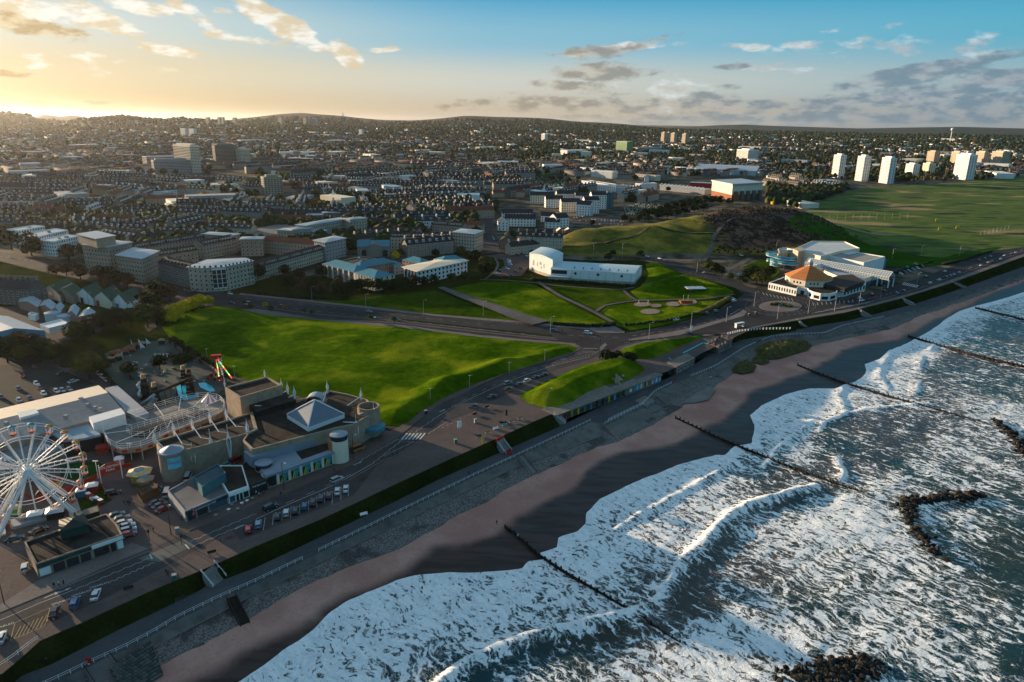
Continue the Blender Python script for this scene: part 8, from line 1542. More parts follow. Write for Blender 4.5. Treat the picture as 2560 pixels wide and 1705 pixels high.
nb=3400;az=RNG.uniform(-.66,.66,nb);rr=np.exp(RNG.uniform(math.log(2600),math.log(7500),nb));X,Y=rr*np.sin(az),rr*np.cos(az);k=freepts(X,Y)&(fbm(X*.0016,Y*.0016,3,140)>.46);X,Y,rr=X[k],Y[k],rr[k];Z=ground_h(X,Y);n=len(X);a=RNG.uniform(0,3.14,n);L_=RNG.uniform(12,34,n)*(1+rr/9000);w=RNG.uniform(8,12,n);h=RNG.uniform(5,9,n)*(1+rr/9000)
bx=np.array([(-.5,-.5),(.5,-.5),(.5,.5),(-.5,.5)]);c,s=np.cos(a)[:,None],np.sin(a)[:,None];XX=X[:,None]+bx[:,0]*L_[:,None]*c-bx[:,1]*w[:,None]*s;YY=Y[:,None]+bx[:,0]*L_[:,None]*s+bx[:,1]*w[:,None]*c
V=np.concatenate([np.stack([XX,YY,np.repeat(Z[:,None]-8,4,1)],-1),np.stack([XX,YY,np.repeat((Z+h)[:,None],4,1)],-1)],1).reshape(-1,3);F=(np.arange(n)[:,None,None]*8+np.array([(0,1,5,4),(1,2,6,5),(2,3,7,6),(3,0,4,7),(4,5,6,7)])[None]).reshape(-1,4);me=npmesh('far_houses',V,F,[WHITE,GRAN,CREAM,SLATE,BEIGE],False);me.polygons.foreach_set('material_index',np.stack([(RNG.integers(0,5,n))]*4+[np.full(n,3)],1).ravel().astype(np.int32));ob('far_houses',me,None,kind='stuff')
def blobs_np(X,Y,Z,R_,name,m_):
 """one jittered low ball with broken outline per tree, all joined"""
 n=len(X);ph=[];
 for i,(e,k)in enumerate(((-.5,5),(.25,6),(.95,4))):ph+=[(math.cos(e)*math.cos(2*math.pi*j/k+i),math.cos(e)*math.sin(2*math.pi*j/k+i),math.sin(e))for j in range(k)]
 ph.append((0,0,1));D=np.array(ph);F=[]
 r0=list(range(0,5));r1=list(range(5,11));r2=list(range(11,15));tp=15
 def bridge(a,b_):
  i=j=0;na,nb_=len(a),len(b_)
  while i<na or j<nb_:
   if j>=nb_ or(i<na and(i+1)/na<=(j+1)/nb_):F.append((a[i%na],a[(i+1)%na],b_[j%nb_]));i+=1
   else:F.append((a[i%na],b_[(j+1)%nb_],b_[j%nb_]));j+=1
 bridge(r0,r1);bridge(r1,r2);F+=[(r2[i],r2[(i+1)%4],tp)for i in range(4)]
 J=RNG.uniform(.62,1.3,(n,16,1));V=D[None]*J*R_[:,None,None]*np.array((1,1,.95));V=V+np.stack([X,Y,Z+R_*.75],-1)[:,None];Fn=(np.arange(n)[:,None,None]*16+np.array(F)[None]).reshape(-1,3)
 ob(name,npmesh(name,V.reshape(-1,3),Fn,m_,False),None,kind='stuff')
for nt_,kd,sd,cut,big in((26000,'dark',150,.47,1.15),(12000,'green',151,.48,1.1),(5600,'olive',152,.53,1.),(6500,'brown',153,.52,1.),(900,'orange',154,.52,.9),(420,'yellow',155,.55,.8)):
 az=RNG.uniform(-.68,.68,nt_);rr=np.exp(RNG.uniform(math.log(640),math.log(8200),nt_));X,Y=rr*np.sin(az),rr*np.cos(az);dens=fbm(X*.004,Y*.004,4,sd)+.10*sst(rr,1500,3500)+.07*sst(az,0,.3)
 k=freepts(X,Y,0.,True)&(dens>cut-.05*(rr>2500)+.07*((rr>900)&(rr<2300)&(az<.2)));X,Y,rr=X[k],Y[k],rr[k];Z=ground_h(X,Y);blobs_np(X,Y,Z,RNG.uniform(3.2,6.8,len(X))*big*(1+sst(rr,2500,8000)*1.3),'distant_trees',LEAF[kd])
n=2600;A=np.array([r_[0]for r_ in RID]);X=RNG.uniform(A[:,0].min()-40,A[:,0].max()+60,n*3);Y=RNG.uniform(A[:,1].min()-60,A[:,1].max()+60,n*3);H0=broad_hill(X,Y);s_=fbm(X*.02,Y*.02,3,6)*40+(X-(P(1790,600)[0]))-.10*(Y-P(1790,600)[1]);k=(H0>1.5)&(s_>6)&(fbm(X*.06,Y*.06,3,160)>.42)
blobs_np(X[k],Y[k],ground_h(X[k],Y[k])-.8,RNG.uniform(.5,1.5,int(k.sum())),'hill_scrub',m_leaf('scrub_foliage',(.022,.018,.010),(.075,.050,.038)))
# vehicles
CARC={'white':(.62,.63,.64),'silver':(.36,.38,.40),'grey':(.12,.125,.13),'black':(.012,.012,.014),'blue':(.02,.09,.24),'pale blue':(.20,.32,.40),'red':(.30,.012,.012),'dark red':(.14,.02,.02),'dark blue':(.012,.025,.06),'orange':(.45,.12,.01),'turquoise':(.04,.36,.38),'dark grey':(.035,.037,.04)}
CARM={}
def carmat(n):
 if n not in CARM:
  m_=newmat(n.replace(' ','_')+'_car_paint');t=NT(m_);b=t.out(CARC[n],.28,.15,None,.6);b.inputs['Coat Weight'].default_value=.6;CARM[n]=m_
 return CARM[n]
TYRE=mat('tyre',(.015,.015,.015),.9);LAMPW=mat('headlamp',(.55,.56,.58),.2,.1);LAMPR=mat('tail_lamp',(.30,.01,.01),.3,.1)
def loft(secs,mi=0):
 b=MB();n=len(secs[0])
 V=[p for s in secs for p in s];F=[]
 for i in range(len(secs)-1):
  for j in range(n-1):F.append((i*n+j,(i+1)*n+j,(i+1)*n+j+1,i*n+j+1))
 F.append(tuple(range(n)));F.append(tuple(range(len(V)-1,len(V)-n-1,-1)));b.add(V,F,mi);return b
def carmesh(kind):
 Lc,Wc_,hb,ht,x0,x1,x2,x3={'hatch':(4.1,1.76,.92,1.48,-1.95,-1.75,.25,1.05),'saloon':(4.6,1.82,.90,1.42,-1.75,-1.1,.35,1.2),'suv':(4.6,1.88,1.05,1.72,-2.2,-2.05,.45,1.1),'van':(5.2,2.0,1.15,2.15,-2.5,-2.45,1.4,2.0)}[kind]
 h=Lc/2;xs=[(-h,.42,.84,.80),(-h+.08,.30,hb-.05,.94),(-h*.6,.28,hb,1.),(0,.28,hb+.02,1.),(h*.45,.28,hb-.02,1.),(h*.85,.28,hb-.18,.95),(h,.36,.62,.78)]
 secs=[]
 for x,zb,zt,k in xs:w=Wc_/2*k;secs.append([(x,-w*.95,zb),(x,-w,(zb+zt)/2),(x,-w*.90,zt),(x,0,zt+.05),(x,w*.90,zt),(x,w,(zb+zt)/2),(x,w*.95,zb)])
 body=loft(secs)
 w0,w1=Wc_/2*.88,Wc_/2*.68;cab=MB();base=[(x0,-w0),(x3,-w0*.95),(x3,w0*.95),(x0,w0)];top=[(x1,-w1),(x2,-w1),(x2,w1),(x1,w1)]
 cab.add([(*p,hb-.03)for p in base]+[(*p,ht-.05)for p in top],[(0,1,5,4),(1,2,6,5),(2,3,7,6),(3,0,4,7),(4,5,6,7)])
 roof=MB();roof.prism([(x1-.02,-w1*1.02),(x2+.04,-w1*1.02),(x2+.04,w1*1.02),(x1-.02,w1*1.02)],ht-.06,ht)
 wheel=MB();wheel.tube((0,-.11,0),(0,.11,0),.33,10);rim=MB();rim.tube((0,-.12,0),(0,.12,0),.19,8)
 hl=MB();hl.box((0,0,0),(.12,.42,.16));return dict(body=body.mesh('body',carmat('white')),cab=cab.mesh('cabin_glass',GLASS),roof=roof.mesh('roof',carmat('white')),wheel=wheel.mesh('wheel',TYRE),rim=rim.mesh('rim',LAMPW),head=hl.mesh('headlight',LAMPW),tail=hl.mesh('tail_light',LAMPR),L=Lc,W=Wc_)
CM={k:carmesh(k)for k in('hatch','saloon','suv','van')}
def car(px,py,hd,col,label,kind='hatch',full=True,group=None,z=.05):
 p=P(px,py,0);q=P(px+hd[0],py+hd[1],0);rz=math.atan2(q[1]-p[1],q[0]-p[0]);m_=CM[kind];t=thing('car' if kind!='van' else 'van',label,'car' if kind!='van' else 'van',(p[0],p[1],z),rz,group)
 bo=ob('body',m_['body'],t);bo.material_slots[0].link='OBJECT';bo.material_slots[0].material=carmat(col);ob('cabin_glass',m_['cab'],t);ro=ob('roof',m_['roof'],t);ro.material_slots[0].link='OBJECT';ro.material_slots[0].material=carmat(col)
 for sx in(-1,1):
  for sy in(-1,1):
   w=ob('wheel',m_['wheel'],t,(sx*m_['L']*.31,sy*(m_['W']/2-.1),.33))
   if full:ob('rim',m_['rim'],w)
 if full:
  for sy in(-1,1):ob('headlight',m_['head'],t,(m_['L']/2-.1,sy*m_['W']*.32,.62));ob('tail_light',m_['tail'],t,(-m_['L']/2+.05,sy*m_['W']*.32,.72))
 return t
ORD='first second third fourth fifth sixth seventh eighth ninth tenth eleventh twelfth thirteenth fourteenth fifteenth sixteenth seventeenth eighteenth nineteenth twentieth'.split()
def rowcars(spec,hd,phrase,group,full=True):
 for i,s in enumerate(spec):
  x,y,c=s[:3];k=s[3]if len(s)>3 else 'hatch';h_=s[4]if len(s)>4 else hd;car(x,y,h_,c,'%s %s, %s %s'%(c,{'hatch':'hatchback','saloon':'saloon','suv':'tall car','van':'van'}[k],ORD[i],phrase),k,full,group)
rowcars([(621,1328,'red'),(646,1315,'pale blue'),(694,1296,'black'),(716,1286,'white'),(739,1281,'black'),(762,1270,'blue'),(783,1260,'black','suv'),(803,1250,'dark blue','suv'),(823,1243,'dark red'),(844,1232,'white','saloon'),(865,1226,'white','saloon')],(2,-28),'from the left in the marked bays beside the grass bank','cars in the marked bays by the bank')
rowcars([(3,1600,'white','saloon'),(137,1534,'black','saloon'),(189,1512,'blue','suv'),(240,1492,'white','saloon')],(13,-34),'from the left in the disabled bays at the bottom left','cars in the disabled bays')
rowcars([(291,1291,'dark grey','saloon'),(303,1300,'grey','saloon'),(309,1311,'white','saloon'),(317,1319,'silver','saloon'),(322,1329,'pale blue'),(323,1340,'red')],(30,-8),'from the back beside the end of the long arcade','cars beside the arcade end')
rowcars([(390,1261,'dark red','saloon'),(399,1268,'grey','saloon'),(407,1277,'red','saloon')],(28,-12),'from the back beside the teal cafe wall','three cars by the cafe wall')
car(418,1238,(10,-26),'silver','silver van nose-on against the back of the teal cafe','van');car(283,1236,(26,-6),'black','black car with pale roof alone beside the red turf fence','suv');car(97,1330,(32,-12),'black','shiny black car behind the dark green mansard box','saloon');car(37,1351,(36,-9),'black','long black car at the far left behind the arcade roof','saloon');car(63,1423,(3,-28),'white','white hatchback alone left of the arcade end wall')
car(384,1230,(30,-10),'grey','grey van parked beside the rusty skip','van');car(470,1198,(10,-26),'silver','pale van tucked behind the banner tower','van');car(570,1164,(20,-10),'turquoise','turquoise hatchback in the gap behind the cafes');car(592,1155,(18,-8),'red','red vehicle in shade under the amusement complex wall','van');car(895,1126,(28,-11),'orange','bright orange van parked against the white drum','van')
car(843,1203,(30,-13),'silver','silver estate driving past the marked bays','suv');car(677,1272,(34,-15),'black','black car driving up behind the parked row','suv')
rowcars([(1183,1018,'black','saloon'),(1230,994,'dark grey','saloon'),(1270,961,'grey','suv'),(1269,975,'black','saloon'),(1298,963,'dark grey','saloon'),(1318,954,'white'),(1339,946,'black','saloon'),(1361,939,'black','saloon')],(22,-9),'from the left on the upper esplanade road','cars on the upper esplanade',)
rowcars([(57,943,'red'),(47,975,'dark grey'),(92,962,'white'),(100,973,'dark red'),(110,987,'white'),(3,996,'dark blue'),(49,1004,'silver'),(75,999,'dark grey'),(86,920,'dark red')],(10,9),'in the open part of the left car park','cars in the left car park',False)
rowcars([(155,936,'grey','saloon'),(184,956,'white','saloon')],(26,-8),'on the right side of the left car park','cars in the left car park',False)
rowcars([(142,981,'white'),(157,979,'silver'),(174,976,'silver')],(12,8),'in the short row behind the cream roof slope','cars in the left car park',False)
rowcars([(233,926,'dark grey'),(248,937,'silver'),(257,945,'white'),(266,952,'white','saloon')],(18,14),'down the lane beside the golf course','cars along the lane',False);car(118,875,(20,-2),'white','white saloon at the lane junction among dark trees','saloon',False)
rowcars([(26,645,'white'),(158,668,'silver'),(216,679,'silver','suv'),(350,702,'white','van'),(365,706,'dark red'),(402,713,'dark grey'),(415,716,'grey'),(466,728,'dark grey','suv'),(478,731,'dark grey'),(493,729,'silver'),(576,736,'white')],(18,5),'from the left along the far side of the dual carriageway','cars on the dual carriageway',False)
rowcars([(413,787,'dark blue'),(436,779,'dark grey'),(458,764,'white','van'),(470,755,'dark grey'),(484,758,'blue','suv'),(521,748,'dark grey','suv')],(16,-10),'queueing at the junction by the yellow trees','cars queueing by the yellow trees',False)
rowcars([(581,760,'dark grey'),(704,767,'dark grey','saloon'),(923,781,'grey','saloon'),(931,795,'white','saloon'),(994,802,'grey','saloon'),(1383,828,'black','saloon'),(1470,835,'white','suv')],(24,4),'from the left on the boulevard beside the lawn','cars on the boulevard',False);car(620,762,(24,3),'white','white camper van on the boulevard near the saplings','van',False)
rowcars([(1722,835,'dark blue','suv'),(1690,801,'white','saloon'),(1768,785,'red'),(1790,780,'grey'),(1833,750,'white'),(1835,754,'white'),(1761,683,'silver')],(20,-4),'near the roundabout approach and the shrub bank','cars near the roundabout',False)
rowcars([(1575,636,'silver'),(1590,640,'dark grey'),(1618,642,'white'),(1650,648,'white'),(1665,652,'black')],(18,4),'from the left on the road under the grassy hill','cars under the hill',False)
rowcars([(1442,626,'dark grey'),(1454,627,'black'),(1470,637,'dark grey'),(1333,624,'silver')],(18,1),'on the road behind the white sports hall','cars behind the sports hall',False)
rowcars([(2149,746,'white'),(2155,753,'white','saloon'),(2181,738,'red'),(2211,729,'red'),(2243,735,'blue'),(2260,729,'dark red'),(2315,693,'grey'),(2325,709,'white','saloon'),(2348,701,'white','saloon'),(2362,680,'white'),(2366,694,'dark grey'),(2376,691,'grey')],(16,-5),'outward from the ballroom on the coast road','cars on the coast road',False)
rowcars([(2385,688,'silver'),(2398,683,'pale blue'),(2427,672,'red'),(2447,652,'dark red'),(2452,665,'white'),(2462,648,'dark grey'),(2470,658,'white'),(2476,643,'blue'),(2480,655,'red','suv'),(2502,649,'white'),(2511,640,'white'),(2530,636,'dark grey'),(2540,633,'silver'),(2554,630,'red')],(16,-6),'towards the right edge on the coast road','cars on the far coast road',False)
sheet('sports_hall_car_park',[(1212,640),(1250,634),(1330,636),(1330,655),(1318,672),(1305,690),(1250,692),(1232,688),(1262,665),(1258,650)],.2,m_tar('pinkish_tar',(.075,.055,.052),(.115,.085,.08)))
rowcars([(1272,652,'white'),(1272,655,'white'),(1273,659,'white'),(1276,663,'silver'),(1273,668,'blue'),(1268,673,'white'),(1252,680,'dark blue'),(1244,686,'silver'),(1279,690,'black'),(1291,681,'dark red'),(1304,673,'red'),(1294,639,'black'),(1302,635,'dark red'),(1318,646,'dark grey'),(1320,641,'white','van')],(16,3),'in the car park left of the white sports hall','cars at the sports hall',False)
rowcars([(1235,600,'white'),(1232,596,'silver'),(1214,585,'dark grey'),(1184,637,'white')],(2,-8),'on the street running up into the town','cars in the town street',False)
sheet('leisure_car_park',[(2232,690),(2245,672),(2300,655),(2340,650),(2330,660),(2270,680)],.05,ROADD)
rowcars([(2252,686,'white'),(2262,682,'dark grey'),(2272,679,'silver'),(2283,675,'turquoise'),(2294,672,'white'),(2306,667,'dark grey'),(2268,670,'grey'),(2290,662,'dark red')],(14,4),'in the small car park behind the leisure centre','cars behind the leisure centre',False)
sheet('ballroom_car_park',[(1800,698),(1830,676),(1870,668),(1850,690)],.05,ROADC);rowcars([(1822,689,'white'),(1848,690,'white'),(1852,640,'white'),(1870,632,'grey')],(14,2),'by the trees left of the ballroom','cars left of the ballroom',False)
sheet('flats_car_park',[(1425,545),(1470,538),(1560,548),(1580,556),(1540,566),(1480,560),(1440,556)],.1,ROADC)
k_=0
for r_,(x0,y0,x1,y1,n_)in enumerate(((1436,545,1470,540,6),(1450,553,1520,556,10),(1480,549,1560,555,11),(1500,561,1555,563,7))):
 rowcars([(x0+(x1-x0)*i/(n_-1),y0+(y1-y0)*i/(n_-1),['white','grey','silver','black','red','blue','white','dark grey'][int(RNG.integers(0,8))])for i in range(n_)],(3,6),'from left in %s row of flats car park'%('top left','front','middle','lowest')[r_],'cars in the flats car park',False)
# street lamps, signs, bins, benches
GALV=mat('galvanised_steel',(.30,.31,.32),.5,.1,metal=.4);LGRN=mat('green_pole',(.03,.12,.08),.5)
def lampmesh(h,arm,m_):
 b=MB();b.cyl((0,0,0),.13,h,6,r2=.08);
 for s in((-1,1)if arm==2 else(1,)):b.tube((0,0,h),(s*1.3,0,h+.35),.06,4)
 if arm==0:pass
 hd=MB()
 for s in((-1,1)if arm==2 else(1,)):hd.box((s*1.6 if arm else 0,0,h+.28 if arm else h),(.8,.32,.16))
 return b.mesh('post',m_),hd.mesh('lamp_head',LAMPW)
LM={'one':lampmesh(9,1,GALV),'two':lampmesh(9,2,GALV),'low':lampmesh(5.5,0,GALV),'dark':lampmesh(9.5,1,DKF),'green':lampmesh(9.,1,LGRN),'tall':lampmesh(14,2,GALV)}
def lamp(px,py,kind,label,group,rz=0.):
 t=thing('street_lamp',label,'street lamp',PG(px,py)if py<640 else P(px,py),rz,group);ob('post',LM[kind][0],t);ob('lamp_head',LM[kind][1],t)
def lamps(l,kind,phrase,group,rz=0.):
 for i,(x,y)in enumerate(l):lamp(x,y,kind,'%s street lamp, %s from the left %s'%({'one':'grey','two':'twin armed','low':'short','dark':'dark','green':'green','tall':'very tall'}[kind],ORD[i],phrase),group,rz)
lamps([(1059,788),(1208,790),(1376,832),(780,752),(915,772)][:5],'one','along the boulevard verge','boulevard lamps')
lamps([(1076,1003),(1174,969),(1273,935),(1362,902)],'low','at the lower edge of the big lawn','lawn edge lamps')
lamps([(519,900),(552,935),(587,945)],'low','behind the fairground fence on the lawn','lawn lamps')
lamps([(1622,848),(1727,818),(1815,806),(1885,765),(1943,798),(2020,784),(2086,778),(2147,764),(2200,748),(2292,712)],'one','round the roundabout and coast road','coast road lamps')
lamps([(224,770),(302,783),(323,794),(133,750),(290,758)],'one','among the sheds at the left','shed yard lamps');lamps([(428,1337),(11,1510),(884,1150),(710,1226)],'dark','on the esplanade footway','esplanade lamp posts',-.6)
lamp(1367,1025,'green','green lamp post standing alone at the tip of the near mound',None);lamp(1483,650,'tall','very tall floodlight mast behind the white sports hall, left one',None);lamp(1555,648,'tall','very tall floodlight mast behind the white sports hall, right one',None)
lamps([(1820,690),(1742,680),(2302,640),(2230,648),(2398,640),(1940,628)],'one','near the leisure centre and playing field','leisure centre lamps')
def netfence(lb,p0,p1,n,h,m_):
 a,b_=np.array(PG(*p0)),np.array(PG(*p1));t=thing('net_fence',lb,'fence',tuple(a));b=MB()
 for i in range(n):q=(b_-a)*i/(n-1);b.box((q[0],q[1],0),(.11,.11,h*.8))
 b.build('post',m_,t,kind='stuff');r=MB();r.tube((0,0,h*.8),tuple(b_-a+np.array((0,0,h*.8))),.05,3);r.build('top_rail',m_,t)
netfence('row of thin tall posts along the field path on the links',(2010,555),(2260,590),14,8,GALV);netfence('tall green practice net posts across the links',(2030,528),(2265,548),13,9,LGRN);netfence('tall netting posts by the sandy pit at the right',(2450,590),(2520,575),8,7,GALV)
for i,(x,y)in enumerate(((2342,556),(2349,578),(2393,574))):t=thing('marker_board','small yellow range marker board, %s on the links'%('furthest','left near one','right near one')[i],'marker',PG(x,y),0,'yellow range markers');b=MB();b.box((0,0,1),(4,.4,3.4));b.build('board',mat('marker_yellow',(.6,.45,.05)),t);b=MB();b.cyl((0,0,0),.15,1.2,5);b.build('post',GALV,t)
def traffic(px,lb):t=thing('traffic_light',lb,'traffic light',P(*px),0,'traffic signals');b=MB();b.cyl((0,0,0),.09,3.,5);b.build('pole',DKF,t);b=MB();b.box((0,0,2.3),(.35,.35,1.0));b.build('signal_head',DKF,t)
for px,lb in(((374,1350),'traffic light at the crossing by the arcade corner'),((455,1362),'traffic light at the crossing on the seaward side'),((1450,857),'traffic light on the tip of the big lawn'),((1440,866),'second traffic light beside the lawn tip'),((1501,862),'traffic light on the small junction island'),((1576,852),'traffic light at the left end of the median island'),((1596,848),'traffic light in the middle of the median island'),((1405,838),'traffic light at the boulevard stop line'),((1552,834),'traffic light by the park gate')):traffic(px,lb)
def sign(px,lb,h,w,col,hp=2.4,name='sign'):t=thing(name,lb,'sign',P(*px));b=MB();b.box((0,0,hp),(w,.12,h),.3);b.build('board',col,t);b=MB();b.box((0,.08,0),(.14,.1,hp+h),.3);b.build('post',GALV,t)
sign((1149,1074),'white notice board with dark base on the brown plaza',2.6,1.5,WP,.9);sign((1208,1110),'yellow and red banner board beside the red steel stairs',2.6,.9,mat('banner_yellow',(.55,.38,.05)),.3);sign((1727,834),'cream board on a lamp by the bus stop road',2.,1.4,WP,2.5);sign((1481,1100),'small green sign post',.5,.8,LGRN)if 0 else None;sign((1266,1042),'dark information board beside the rocks on the plaza',2.4,.8,DKF,.5)
t_=thing('bus_shelter','white roofed bus shelter on the coast road pavement','bus shelter',P(1848,818),.55);b=MB();b.box((0,0,2.5),(6.5,1.9,.2));b.build('roof',WMET,t_)
for x in(-3,3):b=MB();b.box((x,0,0),(.12,1.6,2.5));b.build('end_panel',WMET,t_)
b=MB();b.box((0,.8,.4),(6,.06,2.));b.build('glass_panel',GA,t_)
def bench(px,rz,col,lb):t=thing('bench',lb,'bench',P(*px),rz,'benches');b=MB();b.box((0,0,.42),(2.2,.5,.1));b.build('seat',col,t);b=MB();b.box((0,.28,.5),(2.2,.08,.5));b.build('backrest',col,t);[MB_leg(t,x,col)for x in(-.9,.9)]
def MB_leg(t,x,col):b=MB();b.box((x,0,0),(.1,.45,.42));b.build('leg',GALV,t)
TW=mat('bench_wood',(.30,.22,.14),.8);GB_=mat('bench_cyan',(.08,.32,.42),.7);DKW=mat('dark_bench',(.04,.035,.03),.8)
for px,rz,col,lb in(((1220,1083),.5,TW,'pale wooden bench in the middle of the plaza'),((1240,1074),.5,WP,'white bench right of the pale wooden one'),((1262,1065),.5,GB_,'bright cyan bench on the plaza'),((1279,1056),.5,TW,'wooden bench beside the dark info board'),((1197,1093),.5,LGRN,'green bench left of the pale wooden one'),((1300,1048),.5,TW,'wooden seat near the stacked rocks'),((322,1475),.5,DKW,'dark bench by the grass bank below the arcade'),((530,1385),.5,DKW,'dark bench above the long stone stairs'),((910,1289),.5,WP,'white bench on the lower promenade'),((450,1503),.5,DKW,'dark bench in the grass bank foot'),((1188,1038),.9,DKW,'angular dark bench on the upper plaza'),((1218,1020),.6,DKW,'long dark bench beside the parked cars')):bench(px,rz,col,lb)
def binn(px,lb,col=DKF,s=1.):t=thing('litter_bin',lb,'bin',P(*px),.4,'litter bins');b=MB();b.box((0,0,0),(.7*s,.7*s,1.1*s));b.build('bin_body',col,t);b=MB();b.box((0,0,1.1*s),(.8*s,.8*s,.12));b.build('lid',GALV,t)
for px,lb,col in(((444,1332),'grey bin under the lamp post by the crossing',GALV),((1065,1035),'black bin on the footway below the lawn',DKF),((1189,1057),'pale bin on the upper plaza',GALV),((1139,1108),'dark green utility box on the plaza',LGRN),((437,1450),'green bin beside the grass bank',LGRN),((1872,790),'black round bin left of the roundabout',DKF),((1889,786),'second black bin left of the roundabout',DKF)):binn(px,lb,col,1.4)
t_=thing('boulders','orange brown decorative boulders beside the info board','rock',P(1258,1058));[ob('rock',RKM[i],t_,(i*.9-1,.3*i,.3),i,.8)for i in range(3)]
t_=thing('boulders','patch of pale rocks exposed on the side of the near mound','rock',P(1545,945,1.6));PR=mat('pale_rock',(.30,.26,.22),.9,.3)
for i in range(22):q=ob('rock',RKM[i%6],t_,(RNG.normal(0,1.6),RNG.normal(0,3.2),RNG.normal(0,.25)),i,RNG.uniform(.5,1.));q.material_slots[0].link='OBJECT';q.material_slots[0].material=PR
for px,lb in(((690,1440),0),):pass
t_=thing('boardwalk_sign','small red life buoy board on the lower promenade','life buoy',P(223,1662,ZPROM));b=MB();b.box((0,0,.5),(1.3,.2,1.3));b.build('board',REDP,t_);b=MB();b.box((0,0,0),(.15,.15,.5));b.build('post',WMET,t_)
for px,lb in(((1276,1144),'red life buoy box near the red steel stairs'),((1686,955),'red life buoy box on the platform by the apron'),((2017,822),'red life buoy box where the ramps meet'),((1898,858),'red life buoy box by the dune railing')):t_=thing('life_buoy',lb,'life buoy',P(*px,ZPROM),0,'red life buoys');b=MB();b.box((0,0,.8),(.9,.3,1.));b.build('box',REDP,t_);b=MB();b.cyl((0,0,0),.06,.8,5);b.build('post',WMET,t_)
for i,(x,y)in enumerate(((580,1266),(605,1262),(618,1256),(572,1278),(595,1276),(525,1284),(540,1292),(632,1250))):t=thing('cafe_table','small %s cafe table, %s from the left outside the cafe row'%('white' if i in(1,2,3)else 'metal',ORD[i]),'table',P(x,y),i*.5,'cafe tables');m3=WP if i in(1,2,3)else GALV;b=MB();b.box((0,0,.7),(.9,.9,.06));b.build('table_top',m3,t);b=MB();b.cyl((0,0,0),.06,.7,5);b.build('leg',m3,t);[ob('seat',SEATM,t,(1.0*math.cos(k*2.1),1.0*math.sin(k*2.1),0),k*2.1)for k in range(3)]if 'SEATM' in globals()else None
t_=thing('flag_banner','pink feather flag outside the teal cafe','flag',P(481,1300));b=MB();b.cyl((0,0,0),.05,4,5);b.build('pole',GALV,t_);b=MB();b.add([(0,0,1.2),(.9,.1,1.8),(.9,.1,3.4),(.2,0,4)],[(0,1,2,3)]);b.build('flag_cloth',mat('pink_flag',(.6,.12,.16),.7),t_)
t_=thing('play_pavilion','small red walled pavilion with flat pale roof in the park','pavilion',P(1737,731));b=MB();b.box((0,0,.3),(9,5,2.8),.1);b.build('wall',REDB,t_);b=MB();b.box((0,0,3.1),(13,8,.4),.1);b.build('roof',LROOF,t_)
t_=thing('play_ship','orange and white climbing ship in the playground','climbing frame',P(1715,760));b=MB();b.box((0,0,.6),(7,2.4,1.8),.1,0,1.2);b.build('hull',mat('play_orange',(.36,.10,.03)),t_)
for x in(-2,1):b=MB();b.cyl((x,0,2),.1,4,5);b.build('mast',WMET,t_)
t_=thing('swing_frame','white swing frame on the left bark circle','swing',P(1608,762));b=MB()
for s in(-3,3):b.tube((s-.8,-.8,0),(s,0,3.2),.09,4);b.tube((s+.8,.8,0),(s,0,3.2),.09,4)
b.tube((-3,0,3.2),(3,0,3.2),.09,4);b.build('frame',WMET,t_,kind='stuff');b=MB();b.box((0,0,.5),(.6,.3,.1));b.build('seat',DKF,t_)
# people
def personmesh(walk):
 me=bpy.data.meshes.new('body');s=.28 if walk else .1
 J=[((0,0,.98),.13),((0,0,1.2),.12),((0,0,1.42),.15),((0,0,1.52),.06),((0,0,1.64),.10),((0,0,1.74),.08),((.10,s*.35,.9),.09),((.11,s,.5),.065),((.11,s*.9-.05,.08),.05),((.11,s*.9+.12,.03),.045),((-.10,-s*.35,.9),.09),((-.11,-s*.6,.5),.065),((-.11,-s*1.3,.1),.05),((-.11,-s*1.3+.16,.04),.045),((.19,0,1.42),.06),((.25,-s*.6,1.14),.05),((.25,-s*.3+.1,.88),.04),((-.19,0,1.42),.06),((-.25,s*.6,1.14),.05),((-.25,s*.5+.1,.88),.04)]
 E=[(0,1),(1,2),(2,3),(3,4),(4,5),(0,6),(6,7),(7,8),(8,9),(0,10),(10,11),(11,12),(12,13),(2,14),(14,15),(15,16),(2,17),(17,18),(18,19)]
 me.from_pydata([j[0]for j in J],E,[]);o=bpy.data.objects.new('body',me);lk(o);md=o.modifiers.new('skin','SKIN');bpy.context.view_layer.update()
 if not me.skin_vertices:me.attributes
 sv=me.skin_vertices[0].data
 for i,j in enumerate(J):sv[i].radius=(j[1],j[1]);sv[i].use_root=(i==0)
 sb=o.modifiers.new('sub','SUBSURF');sb.levels=1;dg=bpy.context.evaluated_depsgraph_get();m2=bpy.data.meshes.new_from_object(o.evaluated_get(dg));m2.name='body';bpy.data.objects.remove(o);return m2
SKIN=mat('skin',(.34,.20,.14),.7);
def clothe(me,top,leg):
 m2=me.copy();m2.materials.clear();[m2.materials.append(q)for q in(leg,top,SKIN,mat('hair',(.03,.02,.015)))]
 for p in m2.polygons:z=p.center.z;p.material_index=0 if z<.95 else(1 if z<1.5 else(3 if z>1.68 else 2))
 return m2
CL={n:mat(n.replace(' ','_')+'_cloth',c,.9)for n,c in(('black',(.012,.012,.014)),('navy',(.015,.02,.05)),('white',(.6,.6,.6)),('red',(.3,.03,.03)),('grey',(.12,.12,.13)),('denim',(.04,.06,.12)),('pink',(.45,.2,.22)),('khaki',(.12,.10,.06)))}
PM=[personmesh(True),personmesh(False)];PC={}
def person(px,py,top,leg,label,walk=True,z=0,rz=0.,group=None):
 k=(top,leg,walk)
 if k not in PC:PC[k]=clothe(PM[0 if walk else 1],CL[top],CL[leg])
 o=ob('person',PC[k],None,P(px,py,z),rz);tag(o,label,'person',group)
